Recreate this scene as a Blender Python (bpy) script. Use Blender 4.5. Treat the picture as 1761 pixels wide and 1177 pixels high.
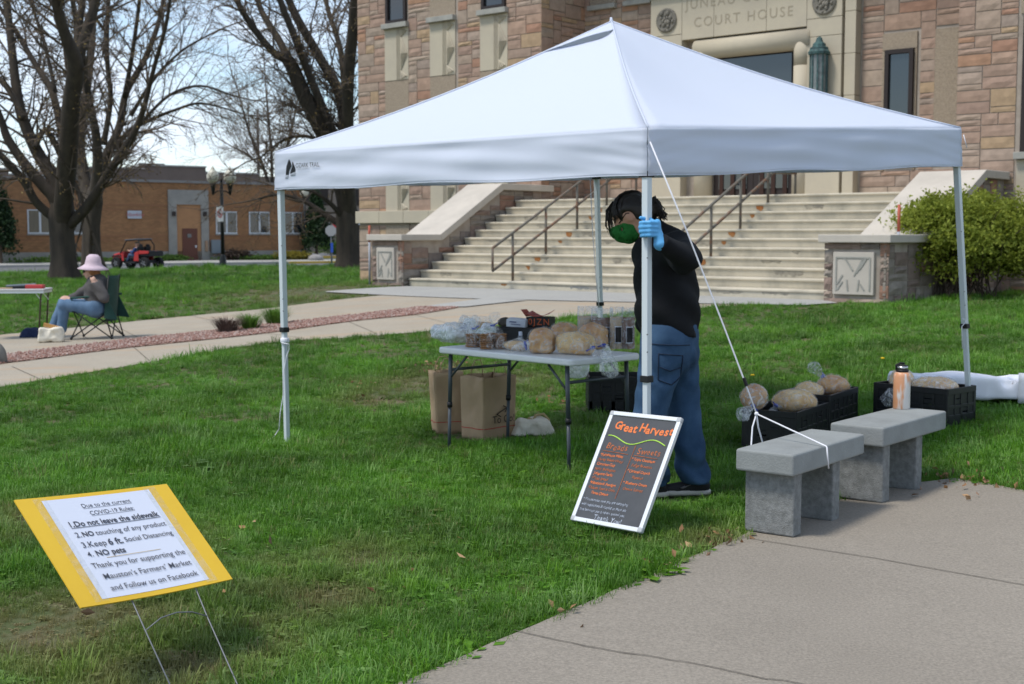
import bpy, bmesh, math, random
import numpy as np
from mathutils import Vector, Matrix, Euler, noise as mnoise
random.seed(7); rng = np.random.default_rng(7)
R = math.radians
scene = bpy.context.scene
for o in list(bpy.data.objects): bpy.data.objects.remove(o)
COL = scene.collection
# ---------------------------------------------------------------- camera
EYE, FPX, PITCH = 1.45, 2250.0, 0.0825
CX, CY = 880.5, 588.5
cam_d = bpy.data.cameras.new("camera"); cam = bpy.data.objects.new("camera", cam_d); COL.objects.link(cam)
cam.location = (0, 0, EYE); cam.rotation_euler = (math.pi / 2 - PITCH, 0, 0)
cam_d.sensor_width = 36; cam_d.lens = FPX * 36 / 1761; cam_d.clip_end = 3000; cam_d.clip_start = .05
cam_d.dof.use_dof = True; cam_d.dof.focus_distance = 5.1; cam_d.dof.aperture_fstop = 6.3
scene.camera = cam
# ---------------------------------------------------------------- sky, sun, exposure
SUN_EL = R(61)          # direction towards the sun (x, y)
sdir = Vector((math.cos(SUN_EL) * -.90, math.cos(SUN_EL) * -.436, math.sin(SUN_EL)))
w = bpy.data.worlds.new("World"); scene.world = w; w.use_nodes = True
nt = w.node_tree; nt.nodes.clear()
def wn(t, **k):
    n = nt.nodes.new(t)
    for a, b in k.items(): setattr(n, a, b)
    return n
out = wn('ShaderNodeOutputWorld'); bg = wn('ShaderNodeBackground'); bg.inputs[1].default_value = .13
sky = wn('ShaderNodeTexSky', sky_type='NISHITA'); sky.sun_disc = False; sky.sun_elevation = SUN_EL
sky.sun_rotation = math.atan2(sdir.x, sdir.y); sky.altitude = 250; sky.air_density = 1.0; sky.dust_density = .25; sky.ozone_density = 1.2
tc = wn('ShaderNodeTexCoord'); mp = wn('ShaderNodeMapping'); mp.inputs['Scale'].default_value = (2.0, 2.0, 5.5); mp.inputs['Location'].default_value = (3.1, .4, .35)
nz = wn('ShaderNodeTexNoise'); nz.inputs['Scale'].default_value = 1.9; nz.inputs['Detail'].default_value = 9; nz.inputs['Roughness'].default_value = .6; nz.inputs['Distortion'].default_value = .35
rp = wn('ShaderNodeValToRGB'); rp.color_ramp.elements[0].position = .43; rp.color_ramp.elements[1].position = .62
mx = wn('ShaderNodeMixRGB'); mx.inputs[2].default_value = (5.4, 6.0, 6.9, 1)
for a, b in ((tc.outputs['Generated'], mp.inputs[0]), (mp.outputs[0], nz.inputs['Vector']), (nz.outputs[0], rp.inputs[0]), (rp.outputs[0], mx.inputs[0]),
             (sky.outputs[0], mx.inputs[1]), (mx.outputs[0], bg.inputs[0]), (bg.outputs[0], out.inputs[0])): nt.links.new(a, b)
sun_d = bpy.data.lights.new("sun", 'SUN'); sun = bpy.data.objects.new("sun", sun_d); COL.objects.link(sun)
sun_d.energy = 2.3; sun_d.angle = R(12.0); sun_d.color = (1, .95, .87)
sun.rotation_euler = sdir.to_track_quat('Z', 'Y').to_euler(); sun.location = (-20, -10, 40)
vs = scene.view_settings; vs.view_transform = 'Standard'; vs.look = 'None'; vs.gamma = 1; vs.exposure = .50; vs.use_curve_mapping = False
scene.render.engine = 'CYCLES'; scene.cycles.use_denoising = True
scene.cycles.max_bounces = 8; scene.cycles.transparent_max_bounces = 24; scene.cycles.caustics_reflective = False; scene.cycles.caustics_refractive = False
try: scene.cycles.denoiser = 'OPENIMAGEDENOISE'
except Exception: pass
# ---------------------------------------------------------------- terrain heights and picture helpers
_cp_, _sp_ = math.cos(PITCH), math.sin(PITCH)
def ray(px, py):
    a = (px - CX) / FPX; b = -(py - CY) / FPX
    return Vector((a, _cp_ + b * _sp_, -_sp_ + b * _cp_))
def at(px, py, Y):
    d = ray(px, py); return Vector((0, 0, EYE)) + d * (Y / d.y)
def atz(px, py, z):
    d = ray(px, py); return Vector((0, 0, EYE)) + d * ((z - EYE) / d.z)
BYAW, BP0 = .702, Vector((-2.149, 26.774, .384))       # courthouse frame: x along the front, y into the building
def bw(u, t, z=0): return BP0 + Vector((math.cos(BYAW) * u + math.sin(BYAW) * t, -math.sin(BYAW) * u + math.cos(BYAW) * t, z))
_cps = [(494,768,0),(1112,900,0),(1662,731,.15),(1285,925,0),(1630,835,.03),(715,1177,0),(1290,1177,0),(1761,1020,.02),(1761,855,.06),(0,667,-.03),(60,585,-.05),(205,575,-.03),(0,577,-.06),(193,557,-.02),
 (460,592,.07),(460,531,.14),(745,573,.19),(993,547,.28),(775,773,.0),(987,822,0),(1180,855,0),(1080,676,.08),(0,900,0),(300,700,0),(1400,600,.27),(1700,600,.33),(1200,560,.27),
 (110,480,0),(606,462,-.05),(384,460,0),(20,500,-.03),(300,480,.0),(560,480,.04)]
_cp = [tuple(atz(a, b, c)) for a, b, c in _cps] + [tuple(bw(u, t, 0)) for u, t in ((0,0),(4.6,0),(9.25,0),(0,5),(9,6),(10.5,-.2),(12.5,-.2),(-.9,-.2))] + [tuple(bw(-6.41, 4.72, -.29)), tuple(bw(-3, 4.7, -.14)), tuple(bw(-8, 10, -.3)), tuple(bw(14, 4, .05))]
_cp += [(0,0,0),(0,3,0),(-3,3,0),(4,2,.03),(-8,1,0),(8,1,.05),(-20,1,0),(18,1,.3),(-20,20,-.1),(-35,45,-.1),(16,14,.4),(5,45,.2)]
SC0 = Vector((-14.4, 90.7)); SE = Vector((.82, .572)).normalized(); SP = Vector((-SE.y, SE.x))     # street frame: corner of the brick building, along, away
def sw(s_, q_): return SC0 - SE * s_ - SP * q_
_cp += [(*sw(a, q_), z) for a in (-38, -20, -5, 8, 22, 40) for q_, z in ((36, -.04), (27, -.16), (20.5, -.40), (17.5, -.52), (5.2, -.5), (3.6, -.40), (0, -.38), (-12, -.38))]
_cp = np.array(_cp, float)
def _phi(r2): return .5 * r2 * np.log(r2 + 1e-12)
_n = len(_cp); _A = np.zeros((_n + 3, _n + 3)); _xy = _cp[:, :2]
_A[:_n, :_n] = _phi(((_xy[:, None] - _xy[None]) ** 2).sum(-1)) + np.eye(_n) * 1e-4
_A[:_n, _n] = 1; _A[:_n, _n + 1:] = _xy; _A[_n, :_n] = 1; _A[_n + 1:, :_n] = _xy.T
_w = np.linalg.solve(_A, np.concatenate([_cp[:, 2], np.zeros(3)]))
def gz_arr(P):
    P = np.atleast_2d(np.asarray(P, float))[:, :2]; o = np.empty(len(P))
    for i in range(0, len(P), 20000):
        Q = P[i:i + 20000]; q = np.stack([np.clip(Q[:, 0], -48, 20), np.clip(Q[:, 1], -2, 100)], 1)
        z = _phi(((q[:, None] - _xy[None]) ** 2).sum(-1)) @ _w[:_n] + _w[_n] + q @ _w[_n + 1:]
        dd = np.hypot(Q[:, 0] - q[:, 0], Q[:, 1] - q[:, 1]); k = np.clip(dd / 30, 0, 1); o[i:i + 20000] = np.clip(z, -.5, .75) * (1 - k) - .2 * k
    return o
def gz(x, y): return float(gz_arr([(x, y)])[0])
def gp(px, py, off=0):
    d = ray(px, py); k0 = k = 1.; p0 = Vector((0, 0, EYE))
    while k < 140:
        p = p0 + d * k
        if p.z - gz(p.x, p.y) - off < 0: break
        k0 = k; k *= 1.04
    for _ in range(24):
        m = (k0 + k) / 2; p = p0 + d * m
        if p.z - gz(p.x, p.y) - off < 0: k = m
        else: k0 = m
    return p0 + d * k
def proj_arr(P):
    P = np.atleast_2d(P); x, y, z = P[:, 0], P[:, 1], P[:, 2] - EYE
    zc = y * _cp_ - z * _sp_; up = y * _sp_ + z * _cp_; zc = np.where(zc < .05, .05, zc)
    return np.stack([CX + x / zc * FPX, CY - up / zc * FPX], 1)
def in_poly(P, poly):
    P = np.atleast_2d(P); x, y = P[:, 0], P[:, 1]; c = np.zeros(len(P), bool); n = len(poly)
    for i in range(n):
        x1, y1 = poly[i][:2]; x2, y2 = poly[(i + 1) % n][:2]
        if y1 == y2: continue
        c ^= ((y1 > y) != (y2 > y)) & (x < (x2 - x1) * (y - y1) / (y2 - y1) + x1)
    return c
# ---------------------------------------------------------------- materials
_mats = {}
def mat(name, col, rough=.6, col2=None, scale=6., detail=5, bump=0., bscale=60., spec=.3, metal=0., contrast=(.35, .65), alpha=1., trans=0., coord='Object', rnd=0., stretch=None, sheen=0.):
    if name in _mats: return _mats[name]
    m = bpy.data.materials.new(name); m.use_nodes = True; t = m.node_tree; b = t.nodes['Principled BSDF']; L = t.links.new
    b.inputs['Base Color'].default_value = (*col, 1); b.inputs['Roughness'].default_value = rough
    b.inputs['Specular IOR Level'].default_value = spec; b.inputs['Metallic'].default_value = metal
    if alpha < 1: b.inputs['Alpha'].default_value = alpha
    if trans: b.inputs['Transmission Weight'].default_value = trans
    tcn = t.nodes.new('ShaderNodeTexCoord'); src = tcn.outputs[coord]
    if stretch:
        mpn = t.nodes.new('ShaderNodeMapping'); mpn.inputs['Scale'].default_value = stretch; L(src, mpn.inputs[0]); src = mpn.outputs[0]
    cout = None
    if col2 is not None:
        n = t.nodes.new('ShaderNodeTexNoise'); n.inputs['Scale'].default_value = scale; n.inputs['Detail'].default_value = detail; n.inputs['Roughness'].default_value = .62
        r = t.nodes.new('ShaderNodeValToRGB'); e = r.color_ramp.elements; e[0].position, e[1].position = contrast; e[0].color = (*col, 1); e[1].color = (*col2, 1)
        L(src, n.inputs['Vector']); L(n.outputs[0], r.inputs[0]); cout = r.outputs[0]
    if rnd:
        oi = t.nodes.new('ShaderNodeObjectInfo'); h = t.nodes.new('ShaderNodeHueSaturation'); mr = t.nodes.new('ShaderNodeMapRange')
        mr.inputs[3].default_value = 1 - rnd; mr.inputs[4].default_value = 1 + rnd; L(oi.outputs['Random'], mr.inputs[0]); L(mr.outputs[0], h.inputs['Value'])
        if cout: L(cout, h.inputs['Color'])
        else: h.inputs['Color'].default_value = (*col, 1)
        cout = h.outputs[0]
    if cout: L(cout, b.inputs['Base Color'])
    if bump:
        n2 = t.nodes.new('ShaderNodeTexNoise'); n2.inputs['Scale'].default_value = bscale; n2.inputs['Detail'].default_value = 6
        bp = t.nodes.new('ShaderNodeBump'); bp.inputs['Strength'].default_value = min(1, bump); bp.inputs['Distance'].default_value = .01 * max(1, bump)
        L(src, n2.inputs['Vector']); L(n2.outputs[0], bp.inputs['Height']); L(bp.outputs[0], b.inputs['Normal'])
    _mats[name] = m; return m
def translucent(m, amt, col):
    t = m.node_tree; b = t.nodes['Principled BSDF']; o = t.nodes['Material Output']
    tr = t.nodes.new('ShaderNodeBsdfTranslucent'); tr.inputs[0].default_value = (*col, 1); mxn = t.nodes.new('ShaderNodeMixShader'); mxn.inputs[0].default_value = amt
    src = b.inputs['Base Color'].links
    t.links.new(b.outputs[0], mxn.inputs[1]); t.links.new(tr.outputs[0], mxn.inputs[2]); t.links.new(mxn.outputs[0], o.inputs[0]); return m
def film(name, col=(.95, .97, 1.), amt=.30, rough=.10, base=.08):
    """clear plastic bag film: mostly see-through, glossy"""
    if name in _mats: return _mats[name]
    m = bpy.data.materials.new(name); m.use_nodes = True; t = m.node_tree; t.nodes.clear(); L = t.links.new
    o = t.nodes.new('ShaderNodeOutputMaterial'); tr = t.nodes.new('ShaderNodeBsdfTransparent'); tr.inputs[0].default_value = (.96, .97, .98, 1)
    df = t.nodes.new('ShaderNodeBsdfPrincipled'); df.inputs['Base Color'].default_value = (*col, 1); df.inputs['Roughness'].default_value = rough; df.inputs['Specular IOR Level'].default_value = .8
    tcn = t.nodes.new('ShaderNodeTexCoord'); n = t.nodes.new('ShaderNodeTexNoise'); n.inputs['Scale'].default_value = 16; n.inputs['Detail'].default_value = 3; n.inputs['Distortion'].default_value = 2.6
    bp = t.nodes.new('ShaderNodeBump'); bp.inputs['Strength'].default_value = .8; bp.inputs['Distance'].default_value = .015
    r = t.nodes.new('ShaderNodeMapRange'); r.inputs[1].default_value = .42; r.inputs[2].default_value = .72; r.inputs[3].default_value = base; r.inputs[4].default_value = min(1, amt * 1.25)
    mxn = t.nodes.new('ShaderNodeMixShader')
    L(tcn.outputs['Object'], n.inputs['Vector']); L(n.outputs[0], bp.inputs['Height']); L(bp.outputs[0], df.inputs['Normal']); L(n.outputs[0], r.inputs[0]); L(r.outputs[0], mxn.inputs[0])
    L(tr.outputs[0], mxn.inputs[1]); L(df.outputs[0], mxn.inputs[2]); L(mxn.outputs[0], o.inputs[0]); _mats[name] = m; return m
# ---------------------------------------------------------------- objects
def tag(o, label=None, cat=None, group=None, kind=None):
    if label: o['label'] = label
    if cat: o['category'] = cat
    if group: o['group'] = group
    if kind: o['kind'] = kind
    return o
def empty(name, loc=(0, 0, 0), rz=0, label=None, cat=None, group=None, kind=None):
    o = bpy.data.objects.new(name, None); o.empty_display_size = .1; COL.objects.link(o); o.location = loc; o.rotation_euler = (0, 0, rz); return tag(o, label, cat, group, kind)
def link_mesh(name, me, m=None, parent=None, smooth=False):
    if m is not None and not me.materials: me.materials.append(m)
    if smooth and len(me.polygons): me.polygons.foreach_set('use_smooth', [True] * len(me.polygons))
    o = bpy.data.objects.new(name, me); COL.objects.link(o)
    if parent is not None: o.parent = parent
    return o
class MB:
    def __init__(s): s.v = []; s.f = []
    def add(s, vs, fs):
        k = len(s.v); s.v += [tuple(p) for p in vs]; s.f += [tuple(i + k for i in f) for f in fs]; return s
    def box(s, c, d, rot=None):
        hx, hy, hz = d[0] / 2, d[1] / 2, d[2] / 2; c = Vector(c)
        vs = [Vector((x, y, z)) for x in (-hx, hx) for y in (-hy, hy) for z in (-hz, hz)]
        if rot is not None:
            Mx = rot if isinstance(rot, Matrix) else Euler(rot).to_matrix(); vs = [Mx @ p for p in vs]
        return s.add([c + p for p in vs], [(0, 1, 3, 2), (4, 6, 7, 5), (0, 4, 5, 1), (2, 3, 7, 6), (0, 2, 6, 4), (1, 5, 7, 3)])
    def tube(s, pts, r, n=8, caps=True, ell=None):
        pts = [Vector(p) for p in pts]; m = len(pts); rs = r if isinstance(r, (list, tuple)) else [r] * m
        vs = []; up = None
        for i in range(m):
            t = (pts[min(i + 1, m - 1)] - pts[max(i - 1, 0)])
            t = t.normalized() if t.length > 1e-9 else Vector((0, 0, 1))
            if up is None: up = Vector((0, 0, 1)) if abs(t.z) < .9 else Vector((1, 0, 0))
            a = (up - t * up.dot(t)); a = a.normalized() if a.length > 1e-6 else t.orthogonal().normalized(); b = t.cross(a); up = a
            for k in range(n):
                an = 2 * math.pi * k / n; vs.append(pts[i] + (a * math.cos(an) + b * math.sin(an)) * rs[i])
        fs = [(i * n + k, i * n + (k + 1) % n, (i + 1) * n + (k + 1) % n, (i + 1) * n + k) for i in range(m - 1) for k in range(n)]
        if caps: fs += [tuple(range(n - 1, -1, -1)), tuple(range((m - 1) * n, m * n))]
        return s.add(vs, fs)
    def lathe(s, prof, c=(0, 0, 0), n=20, M=None):
        c = Vector(c); vs = []; m = len(prof)
        for (r, z) in prof:
            for k in range(n):
                p = Vector((r * math.cos(2 * math.pi * k / n), r * math.sin(2 * math.pi * k / n), z))
                vs.append(c + (M @ p if M is not None else p))
        fs = [(i * n + k, i * n + (k + 1) % n, (i + 1) * n + (k + 1) % n, (i + 1) * n + k) for i in range(m - 1) for k in range(n)]
        fs += [tuple(range(n - 1, -1, -1)), tuple(range((m - 1) * n, m * n))]
        return s.add(vs, fs)
    def prism(s, poly, a, b):
        """poly: list of 3d points, extruded by vector (b-a)"""
        n = len(poly); e = Vector(b) - Vector(a); P = [Vector(p) for p in poly]
        return s.add(P + [p + e for p in P], [tuple(range(n - 1, -1, -1)), tuple(range(n, 2 * n))] + [(i, (i + 1) % n, n + (i + 1) % n, n + i) for i in range(n)])
    def grid(s, fn, nu, nv):
        vs = [fn(i / nu, j / nv) for j in range(nv + 1) for i in range(nu + 1)]; q = nu + 1
        return s.add(vs, [(j * q + i, j * q + i + 1, (j + 1) * q + i + 1, (j + 1) * q + i) for j in range(nv) for i in range(nu)])
    def ball(s, c, r, n=12, m=8, sc=(1, 1, 1)):
        c = Vector(c); vs = [c + Vector((0, 0, -r * sc[2]))]
        for j in range(1, m):
            a = -math.pi / 2 + math.pi * j / m
            for i in range(n): vs.append(c + Vector((r * sc[0] * math.cos(a) * math.cos(2 * math.pi * i / n), r * sc[1] * math.cos(a) * math.sin(2 * math.pi * i / n), r * sc[2] * math.sin(a))))
        vs.append(c + Vector((0, 0, r * sc[2]))); fs = [(0, 1 + (i + 1) % n, 1 + i) for i in range(n)]
        for j in range(m - 2):
            for i in range(n): fs.append((1 + j * n + i, 1 + j * n + (i + 1) % n, 1 + (j + 1) * n + (i + 1) % n, 1 + (j + 1) * n + i))
        k = len(vs) - 1; fs += [(k, k - n + i, k - n + (i + 1) % n) for i in range(n)]
        return s.add(vs, fs)
    def mesh(s, name, fix=True):
        me = bpy.data.meshes.new(name); me.from_pydata(s.v, [], s.f)
        if fix:
            bm = bmesh.new(); bm.from_mesh(me); bmesh.ops.recalc_face_normals(bm, faces=bm.faces); bm.to_mesh(me); bm.free()
        me.update(); return me
    def build(s, name, m, parent=None, smooth=False, bevel=0, seg=2, solid=0, fix=True, sub=0):
        o = link_mesh(name, s.mesh(name, fix), m, parent, smooth)
        if solid: md = o.modifiers.new('solid', 'SOLIDIFY'); md.thickness = solid; md.offset = 0
        if bevel:
            md = o.modifiers.new('bevel', 'BEVEL'); md.width = bevel; md.segments = seg; md.limit_method = 'ANGLE'; md.angle_limit = R(40)
        if sub: md = o.modifiers.new('sub', 'SUBSURF'); md.levels = sub; md.render_levels = sub
        return o
def copy_tree(o, parent=None):
    c = o.copy(); COL.objects.link(c); c.parent = parent
    for ch in list(o.children): copy_tree(ch, c)
    return c
_glyph = {}
def glyph(body, align='CENTER', offset=0., shear=0., spacing=1.):
    """text at size 1 as vertex and face lists (built once each)"""
    k = (body, align, round(offset, 4), round(shear, 3), spacing)
    if k not in _glyph:
        cu = bpy.data.curves.new('glyph', 'FONT'); cu.body = body; cu.size = 1; cu.align_x = align; cu.align_y = 'CENTER'; cu.offset = offset; cu.shear = shear; cu.space_character = spacing; cu.resolution_u = 3
        t_ = bpy.data.objects.new('glyph', cu); me = t_.to_mesh()
        _glyph[k] = ([tuple(v.co) for v in me.vertices], [tuple(p.vertices) for p in me.polygons]); t_.to_mesh_clear(); bpy.data.objects.remove(t_); bpy.data.curves.remove(cu)
    return _glyph[k]
def text_obj(name, body, m, parent, M, size=1., extrude=.0006, align='CENTER', offset=0., shear=0., spacing=1.):
    vs, fs = glyph(body, align, offset / size, shear, spacing); mb = MB(); mb.add([(v[0] * size, v[1] * size, extrude) for v in vs], fs)
    o = mb.build(name, m, parent, fix=False); o['kind'] = 'stuff'; o.matrix_local = M; return o
# ------------------------------------------------------------- signed distance bodies -> one continuous surface
def surface_nets(fn, lo, hi, h):
    lo = np.array(lo, float); hi = np.array(hi, float); n = np.ceil((hi - lo) / h).astype(int) + 1
    ax = [lo[i] + np.arange(n[i]) * h for i in range(3)]
    G = np.stack(np.meshgrid(*ax, indexing='ij'), -1); D = fn(G.reshape(-1, 3)).reshape(n)
    S = D < 0; c = [(0,0,0),(1,0,0),(0,1,0),(1,1,0),(0,0,1),(1,0,1),(0,1,1),(1,1,1)]
    sl = lambda o: tuple(slice(o[i], n[i] - 1 + o[i]) for i in range(3))
    cnt = sum(S[sl(o)].astype(int) for o in c); act = (cnt > 0) & (cnt < 8)
    idx = -np.ones(act.shape, int); ii = np.argwhere(act); idx[act] = np.arange(len(ii))
    acc = np.zeros((len(ii), 3)); num = np.zeros(len(ii))
    Dc = [D[sl(o)][act] for o in c]
    for a, b in ((0,1),(2,3),(4,5),(6,7),(0,2),(1,3),(4,6),(5,7),(0,4),(1,5),(2,6),(3,7)):
        da, db = Dc[a], Dc[b]; x = (da < 0) != (db < 0); t = np.where(x, da / np.where(x, da - db, 1), 0)
        p = np.array(c[a]) + t[:, None] * (np.array(c[b]) - np.array(c[a])); acc += p * x[:, None]; num += x
    V = lo + (ii + acc / num[:, None]) * h; F = []
    for d in range(3):
        e1, e2 = [k for k in range(3) if k != d]
        a = tuple(slice(1 if k != d else 0, n[k] - 1) for k in range(3))
        b = tuple(slice(1 if k != d else 1, n[k] - 1 if k != d else n[k]) for k in range(3))
        s0, s1 = S[a], S[b]; cr = np.argwhere(s0 != s1)
        if not len(cr): continue
        base = cr.copy(); base[:, e1] += 1; base[:, e2] += 1
        fl = s0[tuple(cr.T)]; o1 = np.zeros(3, int); o1[e1] = 1; o2 = np.zeros(3, int); o2[e2] = 1
        q = np.stack([idx[tuple((base - o1 - o2).T)], idx[tuple((base - o2).T)], idx[tuple(base.T)], idx[tuple((base - o1).T)]], 1)
        fl2 = fl if d != 1 else ~fl
        q = np.where(fl2[:, None], q, q[:, ::-1]); F.append(q)
    return V, np.concatenate(F)
def smin(a, b, k):
    h = np.clip(.5 + .5 * (b - a) / k, 0, 1); return b + (a - b) * h - k * h * (1 - h)
def cone(P, a, b, r1, r2, sq=None):
    a = np.array(a, float); b = np.array(b, float); pa = P - a; ba = b - a
    if sq is not None: pa = pa / sq; ba = ba / sq
    h = np.clip(pa @ ba / (ba @ ba + 1e-12), 0, 1); return np.linalg.norm(pa - h[:, None] * ba, axis=1) - (r1 + (r2 - r1) * h)
def ellip(P, c, r, Mx=None):
    q = P - np.array(c, float)
    if Mx is not None: q = q @ np.array(Mx)
    r = np.array(r, float); k0 = np.linalg.norm(q / r, axis=1); k1 = np.linalg.norm(q / r ** 2, axis=1); return k0 * (k0 - 1) / (k1 + 1e-9)
def sdf_obj(name, fn, lo, hi, h, m, parent=None, smooth_it=2):
    V, F = surface_nets(fn, lo, hi, h); me = bpy.data.meshes.new(name); me.from_pydata(V.tolist(), [], F.tolist()); me.update()
    bm = bmesh.new(); bm.from_mesh(me)
    for _ in range(smooth_it): bmesh.ops.smooth_vert(bm, verts=bm.verts, factor=.5, use_axis_x=True, use_axis_y=True, use_axis_z=True)
    bmesh.ops.recalc_face_normals(bm, faces=bm.faces); bm.to_mesh(me); bm.free()
    return link_mesh(name, me, m, parent, True)
def vnoise(P, s, seed=0.):
    """cheap smooth noise from a few sines, -1..1"""
    x, y, z = (P * s + seed).T
    return (np.sin(x * 1.7 + 1.3 * np.sin(y * 1.1 + seed)) + np.sin(y * 1.9 + 1.7 * np.sin(z * 1.3)) + np.sin(z * 1.5 + 1.1 * np.sin(x * 1.4 + 2))) / 3
# ================================================================= GROUND
def sheet(name, poly, m, off, step=.35, parent=None, kind='structure'):
    """polygon (x,y) laid over the terrain, off metres above it"""
    bm = bmesh.new(); vs = [bm.verts.new((p[0], p[1], 0)) for p in poly]; bm.faces.new(vs)
    bmesh.ops.triangulate(bm, faces=bm.faces)
    xs = [p[0] for p in poly]; ys = [p[1] for p in poly]
    for axis, (a, b) in enumerate(((min(xs), max(xs)), (min(ys), max(ys)))):
        k = math.ceil(a / step) * step
        while k < b:
            co = (k, 0, 0) if axis == 0 else (0, k, 0); no = (1, 0, 0) if axis == 0 else (0, 1, 0)
            bmesh.ops.bisect_plane(bm, geom=bm.verts[:] + bm.edges[:] + bm.faces[:], plane_co=co, plane_no=no); k += step
    P = np.array([v.co[:2] for v in bm.verts]); Z = gz_arr(P)
    for v, z in zip(bm.verts, Z): v.co.z = z + off
    bmesh.ops.recalc_face_normals(bm, faces=bm.faces)
    if sum(f.normal.z for f in bm.faces) < 0: bmesh.ops.reverse_faces(bm, faces=bm.faces)
    me = bpy.data.meshes.new(name); bm.to_mesh(me); bm.free()
    o = link_mesh(name, me, m, parent, True)
    if parent is None: tag(o, kind=kind)
    return o
def smooth_poly(pts, n=6, closed=False):
    P = [Vector(p[:2]) for p in pts]; outp = []
    for i in range(len(P) - 1):
        p0, p1, p2, p3 = P[max(i - 1, 0)], P[i], P[i + 1], P[min(i + 2, len(P) - 1)]
        for k in range(n):
            t = k / n; outp.append(.5 * ((2 * p1) + (p2 - p0) * t + (2 * p0 - 5 * p1 + 4 * p2 - p3) * t * t + (3 * p1 - p0 - 3 * p2 + p3) * t ** 3))
    outp.append(P[-1]); return [tuple(p) for p in outp]
# lawn terrain: fine near, coarse to the horizon
xs = np.unique(np.concatenate([np.arange(-12, 12, .4), np.arange(-48, 24, 1.5), np.linspace(-900, 900, 25), [-150, -90, -65, 40, 65, 90, 150]]))
ys = np.unique(np.concatenate([np.arange(-6, 30, .4), np.arange(30, 104, 1.2), np.linspace(110, 2400, 12), np.array([-60, -25, -12])]))
GX, GY = np.meshgrid(xs, ys); PZ = gz_arr(np.stack([GX.ravel(), GY.ravel()], 1))
q = len(xs); me = bpy.data.meshes.new('lawn')
me.from_pydata(np.stack([GX.ravel(), GY.ravel(), PZ], 1).tolist(), [], [(j * q + i, j * q + i + 1, (j + 1) * q + i + 1, (j + 1) * q + i) for j in range(len(ys) - 1) for i in range(q - 1)])
m_soil = mat('lawn_soil', (.06, .085, .025), .95, (.125, .10, .055), scale=2.2, contrast=(.4, .65), bump=1, bscale=45)
lawn = tag(link_mesh('lawn', me, m_soil, None, True), kind='structure')
def concrete(name, c1, c2, stain=None, sc=1.3):
    m = mat(name, c1, .88, c2, scale=sc, detail=8, bump=.35, bscale=130, contrast=(.3, .72), coord='Object')
    t = m.node_tree; L = t.links.new; b = t.nodes['Principled BSDF']; src = b.inputs['Base Color'].links[0].from_socket
    tcn = t.nodes.new('ShaderNodeTexCoord')
    v = t.nodes.new('ShaderNodeTexNoise'); v.inputs['Scale'].default_value = 90; v.inputs['Detail'].default_value = 3
    r = t.nodes.new('ShaderNodeMapRange'); r.inputs[1].default_value = .3; r.inputs[2].default_value = .7; r.inputs[3].default_value = .8; r.inputs[4].default_value = 1.16
    mu = t.nodes.new('ShaderNodeMixRGB'); mu.blend_type = 'MULTIPLY'; mu.inputs[0].default_value = 1
    L(tcn.outputs['Object'], v.inputs['Vector']); L(v.outputs[0], r.inputs[0]); L(src, mu.inputs[1]); L(r.outputs[0], mu.inputs[2]); L(mu.outputs[0], b.inputs['Base Color'])
    if stain:
        n = t.nodes.new('ShaderNodeTexNoise'); n.inputs['Scale'].default_value = .55; n.inputs['Detail'].default_value = 6
        mp2 = t.nodes.new('ShaderNodeMapping'); mp2.inputs['Scale'].default_value = (1, 4, 1); L(tcn.outputs['Object'], mp2.inputs[0]); L(mp2.outputs[0], n.inputs['Vector'])
        r2 = t.nodes.new('ShaderNodeMapRange'); r2.inputs[1].default_value = .52; r2.inputs[2].default_value = .68; L(n.outputs[0], r2.inputs[0])
        m2 = t.nodes.new('ShaderNodeMixRGB'); m2.inputs[2].default_value = (*stain, 1); L(r2.outputs[0], m2.inputs[0]); L(mu.outputs[0], m2.inputs[1]); L(m2.outputs[0], b.inputs['Base Color'])
    return m
m_conc = concrete('plaza_concrete', (.225, .197, .16), (.275, .242, .198), sc=.7)
m_path = concrete('path_concrete', (.32, .277, .215), (.375, .327, .255), stain=(.375, .288, .20))
m_walk = concrete('walk_concrete', (.32, .315, .295), (.365, .358, .33))
m_joint = mat('joint_dirt', (.10, .085, .065), .95)
# near plaza (bottom right)
E1, E2 = gp(715, 1177), gp(1283, 928)
ed = (E2 - E1).normalized()
pz_edge = [E1 - ed * 4, E1 - ed * .6, E1, E1 + ed * .7 , E1 + ed * 1.5, E2, gp(1298, 912), gp(1420, 872), gp(1560, 841), gp(1640, 831), gp(1700, 841), gp(1761, 853), gp(1761, 853) + Vector((2.0, -1.2, 0)), Vector((7.5, 2.6, 0))]
plaza_poly = [(p.x, p.y) for p in pz_edge] + [(9, -3), (-3.2, -3)]
def jit(poly, a, step=.12):
    o = []
    for i in range(len(poly)):
        p, r_ = Vector(poly[i][:2]), Vector(poly[(i + 1) % len(poly)][:2]); n = max(1, int((r_ - p).length / step)); nn = (r_ - p).normalized(); nn = Vector((-nn.y, nn.x))
        if i > len(pz_edge) - 2: o.append(tuple(p)); continue
        for k in range(n): o.append(tuple(p.lerp(r_, k / n) + nn * random.uniform(-a, a)))
    return o
plaza = sheet('plaza', jit(plaza_poly, .008), m_conc, .03, .3)
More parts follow.
